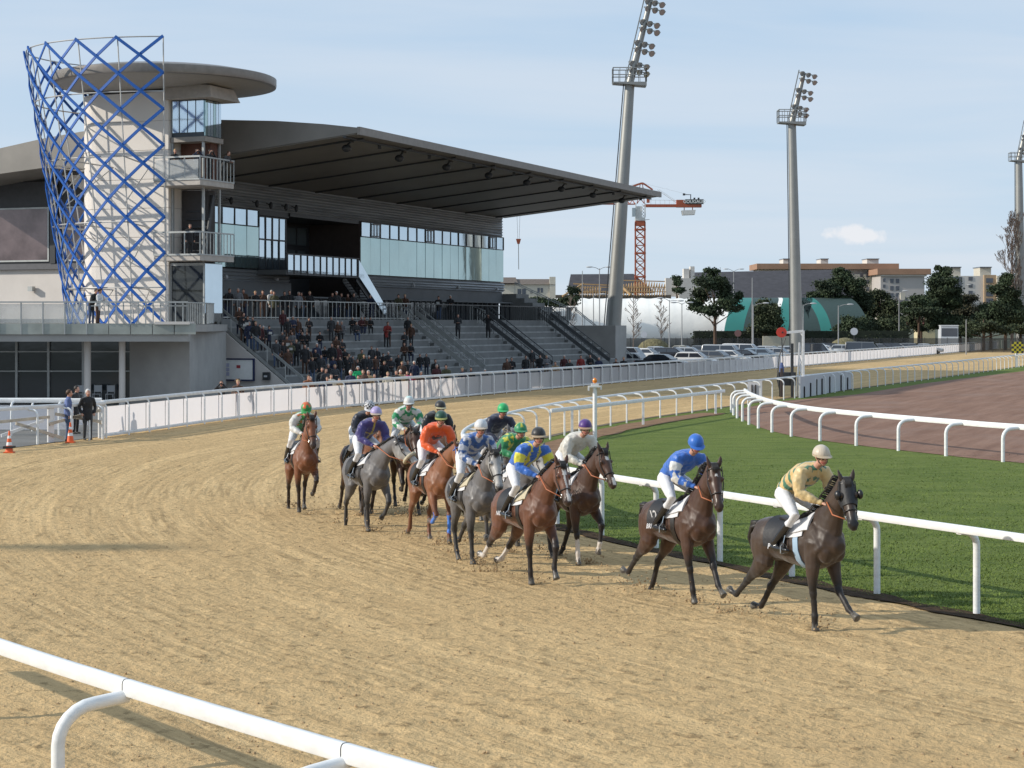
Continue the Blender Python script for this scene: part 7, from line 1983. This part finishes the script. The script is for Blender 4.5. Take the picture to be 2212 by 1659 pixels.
def person_proto(kind):
    """facing +x, feet at the origin; kinds: stand, fold, pocket, read, lens, walk, lean, sit"""
    root = empty('person'); y_ = Vector((0, 1, 0)); sit = kind == 'sit'
    H = .52 if sit else .93
    lean = {'lean': .22, 'read': .06, 'walk': .05, 'sit': .10}.get(kind, .02)
    pel = Vector((0, 0, H)); che = pel + Vector((lean * .8, 0, .36)); sh = pel + Vector((lean * 1.2, 0, .50)); nk = pel + Vector((lean * 1.3 + .01, 0, .58)); hc = pel + Vector((lean * 1.5 + .03, 0, .70))
    pit = R({'read': 30, 'sit': 14, 'lean': 14}.get(kind, 4)); fw = Vector((math.cos(pit), 0, -math.sin(pit))); up = Vector((math.sin(pit), 0, math.cos(pit)))
    arms = {}
    for s in (-1, 1):
        so = sh + Vector((0, s * .19, -.02))
        if kind in ('fold', 'read', 'lean', 'sit'): el = so + Vector((.04, s * .07, -.29)); wr = el + Vector((.22, -s * (.15 if kind != 'fold' else .26), .08 if kind == 'read' else .02))
        elif kind == 'lens': el = so + Vector((.16, s * .16, -.12)); wr = hc + Vector((.13, s * .07, -.02))
        elif kind == 'pocket': el = so + Vector((-.08, s * .10, -.28)); wr = el + Vector((.12, -s * .06, -.20))
        elif kind == 'walk': el = so + Vector((-.10 * s, s * .06, -.28)); wr = el + Vector((.14 * (1 if s < 0 else .6), 0, -.20))
        else: el = so + Vector((-.02, s * .07, -.29)); wr = el + Vector((.05, -s * .01, -.25))
        arms[s] = (so, el, wr)
    legs = {}
    for s in (-1, 1):
        hip = pel + Vector((0, s * .09, -.03))
        if sit: kn = Vector((.42, s * .14, .50)); an = Vector((.44, s * .12, .09))
        elif kind == 'walk': kn = Vector((.14 if s > 0 else -.02, s * .10, .48)); an = Vector((.22 if s > 0 else -.26, s * .10, .09 if s > 0 else .14))
        else: kn = Vector((.02, s * .10, .49)); an = Vector((-.01, s * .11, .09))
        legs[s] = (hip, kn, an)
    B = Body()
    B.loft([(pel, .13, .09), (che, .14, .09), (sh, .14, .06)], 'skin', n=10); B.loft([(sh, .06, .055), (nk, .052, .054), (hc - up * .07, .05, .052)], 'skin', n=8)
    head_parts(B, hc, fw, up, y_)
    for s in (-1, 1):
        so, el, wr = arms[s]; B.loft([(sh.lerp(so, .5), .05, .05), (so, .045, .045), (el, .036, .036), (wr, .026, .024)], 'skin', n=7)
        hand_parts(B, wr, wr - el, y_, s, curl=.5)
        hip, kn, an = legs[s]; B.loft([(pel, .08, .08), (hip, .085, .085), (kn, .05, .052), (an, .034, .036)], 'skin', n=8)
    B.make('body', SKIN, root, voxel=.020, smooth=1, colf=skincol)
    B = Body(); lw = .0 if kind != 'x' else 0
    B.loft([(pel + Vector((0, 0, -.20 if not sit else -.04)), .18, .14), (pel + Vector((0, 0, .02)), .175, .135), (pel.lerp(che, .5), .165, .125), (che, .195, .135), (sh + Vector((0, 0, -.01)), .18, .10), (nk + Vector((-.005, 0, -.02)), .075, .075)], 'x', n=14)
    for s in (-1, 1):
        so, el, wr = arms[s]; B.loft([(sh.lerp(so, .5), .08, .08), (so, .075, .075), (el, .062, .062), (wr, .045, .045)], 'x', n=9)
    B.make('coat', PAL['black'], root, voxel=.026, smooth=2, disp=.014, dscale=9)
    B = Body(); B.loft([(pel + Vector((0, 0, .03)), .15, .12), (pel + Vector((0, 0, -.10 if not sit else -.02)), .155, .125)], 'x', n=12)
    for s in (-1, 1):
        hip, kn, an = legs[s]; B.loft([(hip, .10, .10), (hip.lerp(kn, .5), .088, .092), (kn, .068, .07), (kn.lerp(an, .5), .062, .064), (an, .055, .058)], 'x', n=10)
    B.make('trousers', PAL['charcoal'], root, voxel=.024, smooth=2)
    for s in (-1, 1):
        an = legs[s][2]; MBs = Body(); MBs.loft([(an + Vector((-.05, 0, -.05)), .036, .038), (an + Vector((.08, 0, -.055)), .042, .033), (an + Vector((.15, 0, -.06)), .03, .022)], n=10); MBs.m.build('shoe', SHOE, root, smooth=True)
    m = MB(); rings = []
    for k in range(7):
        th = R(-12 + 100 * k / 6); rr = math.cos(th)
        rings.append([hc + up * (.03 + .108 * math.sin(th)) + fw * (-.018 + .104 * rr * math.cos(a) * (1 if math.cos(a) < 0 or th > .5 else .86)) + y_ * (.088 * rr * math.sin(a)) - up * (.05 if (math.cos(a) < -.2 and k == 0) else 0) for a in [2 * math.pi * i / 14 for i in range(14)]])
    m.rings(rings); m.build('hair', HAIRS['dark'], root, smooth=True)
    if kind == 'read': m = MB(); c = arms[1][2] + Vector((.10, -.08, .04)); m.hexa([c + Vector(v) for v in ((-.02, -.14, -.09), (.0, -.14, -.09), (.0, .10, -.09), (-.02, .10, -.09), (.07, -.14, .09), (.08, -.14, .09), (.08, .10, .09), (.07, .10, .09))]); m.build('race_paper', PAPER, root)
    if kind == 'lens': m = MB(); c = hc + fw * .12; m.tube([c + y_ * .035, c + y_ * .035 + fw * .1], .028, 8); m.tube([c - y_ * .035, c - y_ * .035 + fw * .1], .028, 8); m.bar(c + y_ * .04 + fw * .05, c - y_ * .04 + fw * .05, .03); m.build('binoculars', SHOE, root)
    return root
PP = {}
HEADZ = {'sit': 1.22}
def put_person(kind, x, y, z, ang, coat, trou, hair, label, group, sc=1.0, hat=None, skirt=False):
    if kind not in PP: PP[kind] = [person_proto(kind), False]
    src = PP[kind][0]
    if not PP[kind][1]: r = src; PP[kind][1] = True; kids = list(src.children)
    else:
        r = src.copy(); COL.objects.link(r); kids = []
        for ch in list(src.children):
            if ch.name.split('.')[0] in ('hat', 'hat_brim'): continue
            c = ch.copy(); COL.objects.link(c); c.parent = r; kids.append(c)
    for c in kids:
        n = c.name.split('.')[0]
        m = {'coat': PAL[coat], 'trousers': PAL[trou], 'hair': HAIRS[hair]}.get(n)
        if m:
            c.material_slots[0].link = 'OBJECT'; c.material_slots[0].material = m
    r.location = (x, y, z); r.rotation_euler.z = ang; r.scale = (sc, sc, sc)
    tag(r, label, 'person', group)
    if hat:
        h = MB(); h.tube([(.05, 0, 1.70), (.05, 0, 1.80)], [.105, .09], 12); h.build('hat', PAL[hat], r, smooth=40); h = MB(); h.tube([(.05, 0, 1.695), (.05, 0, 1.705)], .17, 14); h.build('hat_brim', PAL[hat], r)
    return r
def surf(s, t):
    if s > S1T + 3 or t < 0: return 0.0
    return tier_h(t) if S0T < s < S1T else (0.0)
def st_of(x, y):
    dx, dy = x + 3.9, y - 98.8
    return dx * UX + dy * UY, -dx * UY + dy * UX
fence_Y = lambda m_: None
def ground_hit(px, py, headh):
    """walk along the sight line until a head of height headh stands on whatever is underneath, behind the outer fence"""
    Y = 60.0; prev = None
    while Y < 200:
        x = (px - CX) / FPX * Y; z = CAMZ + (HY - py) / FPX * Y; s_, t_ = st_of(x, Y)
        # behind the fence?
        fx = None
        for a, b in zip(OUTER, OUTER[1:]):
            if a.y <= Y < b.y and b.x < 60: fx = a.x + (b.x - a.x) * (Y - a.y) / (b.y - a.y)
        if fx is not None and x < fx - .6:
            g = surf(s_, t_)
            if z <= g + headh: return x, Y, g, min(1.08, max(.80, (z - g) / headh))
        Y += .12
    return None
rp = random.Random(11)
def crop7(x, y): return 442.4 + .27497 * x, 608.3 + .27497 * y
def crop4(x, y): return 884.8 + .3 * x, 359.5 + .3 * y
LISTS = []
up_ = [(175, 75, 'lean', 'black'), (262, 120, 'stand', 'grey'), (305, 78, 'stand', 'brown'), (395, 105, 'fold', 'black'), (455, 95, 'fold', 'brown'), (520, 120, 'walk', 'white'), (545, 105, 'stand', 'olive'), (625, 100, 'stand', 'black'), (665, 95, 'fold', 'black'), (735, 110, 'stand', 'grey'), (760, 120, 'read', 'brown'), (825, 95, 'stand', 'black'),
       (985, 100, 'lean', 'black'), (1035, 110, 'stand', 'charcoal'), (1075, 115, 'stand', 'black'), (1125, 120, 'fold', 'brown'), (1168, 105, 'fold', 'black'), (1310, 125, 'lean', 'navy'), (1520, 130, 'lean', 'olive'), (1572, 140, 'lean', 'brown'), (1838, 118, 'read', 'black'), (1925, 155, 'lean', 'black')]
LISTS.append(('by the concourse railing', 'spectators on the concourse', [(*crop7(a, b), k, c) for a, b, k, c in up_]))
tiers_ = [(270, 215, 'fold', 'brown'), (340, 285, 'read', 'charcoal'), (378, 290, 'stand', 'black'), (432, 350, 'stand', 'dark red'), (460, 378, 'stand', 'black'), (503, 362, 'read', 'navy'), (612, 240, 'stand', 'dark red'), (690, 285, 'fold', 'navy'), (680, 352, 'sit', 'brown'), (748, 350, 'sit', 'black'), (818, 295, 'fold', 'black'),
          (600, 415, 'sit', 'charcoal'), (640, 440, 'read', 'brown'), (690, 405, 'sit', 'grey'), (768, 415, 'sit', 'black'), (803, 425, 'sit', 'black'), (905, 410, 'sit', 'black'), (993, 290, 'stand', 'charcoal'), (1040, 320, 'sit', 'brown'), (1080, 320, 'sit', 'grey'), (1160, 300, 'sit', 'black'), (1185, 325, 'sit', 'charcoal'), (1225, 285, 'sit', 'dark red'), (1260, 300, 'sit', 'brown'), (1298, 290, 'sit', 'black'),
          (1425, 330, 'lean', 'red'), (1445, 355, 'lean', 'black'), (1595, 290, 'stand', 'black'), (1622, 345, 'walk', 'brown'), (1570, 405, 'fold', 'charcoal'), (1570, 490, 'sit', 'brown'), (1612, 490, 'sit', 'black'), (1030, 440, 'sit', 'brown'), (1000, 500, 'stand', 'black'), (1042, 512, 'stand', 'dark red'), (785, 510, 'stand', 'black'), (812, 530, 'stand', 'brown'), (878, 500, 'stand', 'navy'),
          (680, 485, 'read', 'olive'), (1100, 555, 'fold', 'black'), (1135, 580, 'fold', 'charcoal'), (1250, 590, 'stand', 'black'), (1312, 520, 'stand', 'charcoal'), (1352, 545, 'stand', 'black'), (1395, 590, 'sit', 'black')]
tiers_ += [(870, 560, 'fold', 'black'), (915, 590, 'stand', 'charcoal'), (945, 520, 'sit', 'black'), (1075, 470, 'sit', 'charcoal'), (1120, 640, 'stand', 'black'), (1160, 600, 'stand', 'brown'), (1060, 620, 'stand', 'black'), (1005, 610, 'fold', 'navy'), (1200, 620, 'sit', 'black'), (1225, 545, 'sit', 'olive'), (1290, 620, 'stand', 'charcoal'), (1340, 625, 'stand', 'brown'), (1410, 640, 'stand', 'black'),
 (720, 470, 'stand', 'black'), (560, 470, 'stand', 'charcoal'), (580, 520, 'sit', 'brown'), (610, 500, 'stand', 'black'), (655, 540, 'stand', 'brown'), (300, 260, 'stand', 'black'), (400, 330, 'stand', 'black'), (350, 330, 'stand', 'navy'), (300, 330, 'read', 'charcoal'), (730, 300, 'stand', 'brown'), (650, 300, 'stand', 'black'), (845, 610, 'stand', 'black'), (1440, 560, 'sit', 'charcoal')]
LISTS.append(('on the terrace steps', 'spectators on the terrace steps', [(*crop7(a, b), k, c) for a, b, k, c in tiers_]))
low_ = [(1465, 605, 'sit', 'charcoal'), (1520, 628, 'stand', 'black'), (1550, 642, 'stand', 'brown'), (1592, 635, 'stand', 'black'), (1645, 640, 'stand', 'navy'), (1690, 622, 'stand', 'black'), (1742, 620, 'stand', 'charcoal'), (1810, 625, 'stand', 'black'), (1820, 665, 'stand', 'dark red'), (1902, 668, 'lean', 'olive'), (2030, 692, 'lean', 'navy'), (2090, 690, 'fold', 'black'), (2200, 702, 'stand', 'charcoal')]
LISTS.append(('at the shady foot of the terraces', 'spectators at the foot of the terraces', [(*crop7(a, b), k, c) for a, b, k, c in low_] + [(*crop4(a, b), k, c) for a, b, k, c in
          [(700, 1395, 'stand', 'brown'), (735, 1388, 'fold', 'black'), (835, 1375, 'stand', 'black'), (882, 1368, 'stand', 'charcoal'), (940, 1368, 'stand', 'black'), (985, 1372, 'fold', 'grey'), (1050, 1418, 'lean', 'tan'), (1112, 1372, 'stand', 'dark red'), (1150, 1400, 'stand', 'black'), (1232, 1372, 'stand', 'red'), (1300, 1368, 'fold', 'black'), (1362, 1385, 'stand', 'navy'), (1488, 1395, 'stand', 'brown'), (1542, 1385, 'fold', 'black')]]))
sun_ = [(795, 752, 'lean', 'rust'), (828, 765, 'stand', 'brown'), (920, 690, 'stand', 'black'), (948, 700, 'stand', 'charcoal'), (965, 762, 'lean', 'navy'), (990, 745, 'stand', 'cream'), (970, 662, 'stand', 'black'), (1020, 668, 'fold', 'charcoal'), (1060, 772, 'lean', 'tan'), (1145, 715, 'stand', 'navy'), (1202, 682, 'stand', 'green'), (1205, 752, 'stand', 'black'), (1245, 710, 'stand', 'brown'), (1287, 715, 'stand', 'tan'), (1335, 740, 'fold', 'grey'), (1437, 726, 'stand', 'cream'), (1502, 715, 'stand', 'black'),
        (1535, 710, 'stand', 'tan'), (1572, 740, 'fold', 'olive'), (1592, 718, 'stand', 'pink'), (1622, 732, 'stand', 'red'), (1680, 718, 'lean', 'brown'), (132, 800, 'lens', 'black'), (258, 790, 'lean', 'brown')]
LISTS.append(('in the sun by the white fence', 'spectators standing along the white fence', [(*crop7(a, b), k, c) for a, b, k, c in sun_]))
POSEW = {'stand': 'standing', 'fold': 'with crossed arms', 'read': 'reading a paper', 'lean': 'leaning forward', 'walk': 'stepping aside', 'sit': 'seated', 'lens': 'with raised hands'}
def ordw(n): return {1: '1st', 2: '2nd', 3: '3rd', 21: '21st', 22: '22nd', 23: '23rd', 31: '31st', 32: '32nd', 33: '33rd', 41: '41st', 42: '42nd', 43: '43rd'}.get(n, '%dth' % n)
hairs = ['dark', 'dark', 'brown', 'grey', 'dark', 'fair', 'brown', 'white']
for where, grp, L in LISTS:
    L = sorted(L, key=lambda q: q[0])
    for i, (px, py, kind, col) in enumerate(L):
        hh = 1.22 if kind == 'sit' else 1.63
        if where.startswith('by the conc'):
            # stands just behind the concourse railing
            r_ = (px - CX) / FPX; t0 = 14.5 + rp.uniform(0, .7)
            s0 = ((98.8 + t0 * UX) * r_ + 3.9 + t0 * UY) / (UX - UY * r_); p = S(s0, t0, 4.3); hit = (p.x, p.y, 4.3, rp.uniform(.94, 1.04))
        else: hit = ground_hit(px, py, hh)
        if not hit: continue
        x, y, z, sc = hit
        ang = math.atan2(45 - y, 2 - x) + rp.uniform(-.35, .35)
        if kind == 'sit': z = z - .02
        hr = hairs[(i * 5 + len(L)) % 8]
        if where.startswith('in the sun') and i in (0, 12): hr = 'white' if i else 'brown'
        lab = '%s in %s, %s from left %s' % (POSEW[kind], col, ordw(i + 1), where)
        put_person(kind, x, y, z, ang, col, rp.choice(['black', 'charcoal', 'denim', 'navy', 'brown']), hr, 'person ' + lab, grp, sc, hat=('brown' if (where.startswith('in the sun') and i == 1) else None))
# two more standing by themselves on the right hand steps, two on the left deck, on the balconies, at the gate
for (px, py, kind, col, lab) in ((*crop4(348, 1108), 'fold', 'charcoal', 'lone person in a dark coat standing high on the middle steps, right of the crowd'), (*crop4(566, 1108), 'lens', 'black', 'lone person in black raising both hands to the face on the right hand steps')):
    h = ground_hit(px, py, 1.63); put_person(kind, h[0], h[1], h[2], math.atan2(40 - h[1], 2 - h[0]), col, 'black', 'dark', lab, 'spectators on the terrace steps')
def direct(px, Y, z, kind, ang, coat, trou, hair, lab, grp=None, sc=1.0): return put_person(kind, (px - CX) / FPX * Y, Y, z, R(ang), coat, trou, hair, lab, grp, sc)
direct(197, 90.6, 3.98, 'lean', -35, 'black', 'denim', 'dark', 'tall person in black leaning on the glass railing of the raised deck')
direct(211, 90.5, 3.98, 'read', -10, 'white', 'brown', 'brown', 'person in white top and dark trousers standing at the raised deck railing')
p = S(-3.6, 14.2, 11.75); put_person('lean', p.x, p.y, p.z, R(-70), 'black', 'black', 'fair', 'person in dark jacket at the left end of the upper tower balcony', 'watchers on the tower balcony')
p = S(-3.4, 12.9, 11.75); put_person('lens', p.x, p.y, p.z, R(-50), 'navy', 'black', 'dark', 'person with raised hands near the corner of the upper tower balcony', 'watchers on the tower balcony')
p = S(-2.9, 12.4, 11.75); put_person('lens', p.x, p.y, p.z, R(-30), 'black', 'black', 'dark', 'second watcher with raised hands at the tower balcony corner', 'watchers on the tower balcony')
p = S(-1.6, 12.3, 11.75); put_person('lean', p.x, p.y, p.z, R(-30), 'charcoal', 'black', 'brown', 'rightmost watcher leaning on the upper tower balcony rail', 'watchers on the tower balcony')
p = S(-3.3, 13.4, 7.7); put_person('stand', p.x, p.y, p.z, R(-60), 'black', 'black', 'dark', 'person in black alone on the lower tower balcony', 'watchers on the tower balcony')
direct(146, 63.4, 0, 'stand', 10, 'blue', 'denim', 'brown', 'man in a bright blue jacket standing behind the gate rail', 'men at the gate')
direct(163, 67.5, 0, 'stand', -20, 'black', 'black', 'dark', 'man in a dark jacket half hidden behind the man in bright blue', 'men at the gate')
direct(189, 63.9, 0, 'pocket', -60, 'black', 'charcoal', 'white', 'fair haired man in a black coat walking at the gate', 'men at the gate')

# ------------------------------------------------------------------ sand kicked up by the hooves
CLOD = mat('wet_sand', (.38, .265, .145), .95, var=.3, vscale=9)
rc = random.Random(5)
m = MB()
def clod(c, r):
    n = 5; pts_ = []
    ax = Vector((rc.gauss(0, 1), rc.gauss(0, 1), rc.gauss(0, 1))).normalized(); u = ax.orthogonal().normalized(); v = ax.cross(u)
    m.rings([[Vector(c) + ax * z * r + (u * math.cos(a) + v * math.sin(a)) * rr * r * rc.uniform(.7, 1.2) for a in [2 * math.pi * k / n for k in range(n)]] for z, rr in ((-.8, .35), (-.2, 1.0), (.4, .8), (.8, .3))])
for i, r in enumerate(RUN):
    hx, hy = r['p']; a = R(r['h']); fwx, fwy = math.sin(a), -math.cos(a)
    for k in range(110 if i < 8 else 50):
        d = rc.gauss(-.9, .75); l = rc.gauss(0, .32); z = abs(rc.gauss(0, .16)) * (1 if rc.random() < .5 else .25) + .01
        clod((hx + fwx * d + fwy * l * -1, hy + fwy * d + fwx * l, z + .01), rc.choice((.005, .007, .009, .012, .018)))
    for k in range(4):      # splashes at landing hooves
        d = rc.choice((.5, .45, -1.1, -1.3)); l = rc.uniform(-.2, .2); bx, by = hx + fwx * d - fwy * l, hy + fwy * d + fwx * l
        for q in range(18): z = abs(rc.gauss(0, .09)); clod((bx + rc.gauss(0, .05 + z * .4), by + rc.gauss(0, .05 + z * .4), z), rc.uniform(.008, .022))
tag(m.build('sand_clods', CLOD, None), 'damp sand flung up behind the galloping hooves', 'sand', kind='stuff')
# loose crumbs lying over the track near the camera
m = MB()
for k in range(7000):
    Y = 11.5 * math.exp(rc.random() * 1.35); x = rc.uniform(-.32, .32) * Y
    if mnoise.noise(Vector((x * .5, Y * .5, 0))) + rc.uniform(-.5, .5) < .05: continue
    ix = None
    for a_, b_ in zip(INNER, INNER[1:]):
        if a_.y <= Y < b_.y: ix = a_.x + (b_.x - a_.x) * (Y - a_.y) / (b_.y - a_.y)
    if ix is not None and x > ix - .1: continue
    clod((x, Y, .004), rc.choice((.006, .008, .011, .015, .020)) )
tag(m.build('sand_crumbs', CLOD, None), 'loose crumbs of damp sand scattered over the near part of the track', 'sand', kind='stuff')
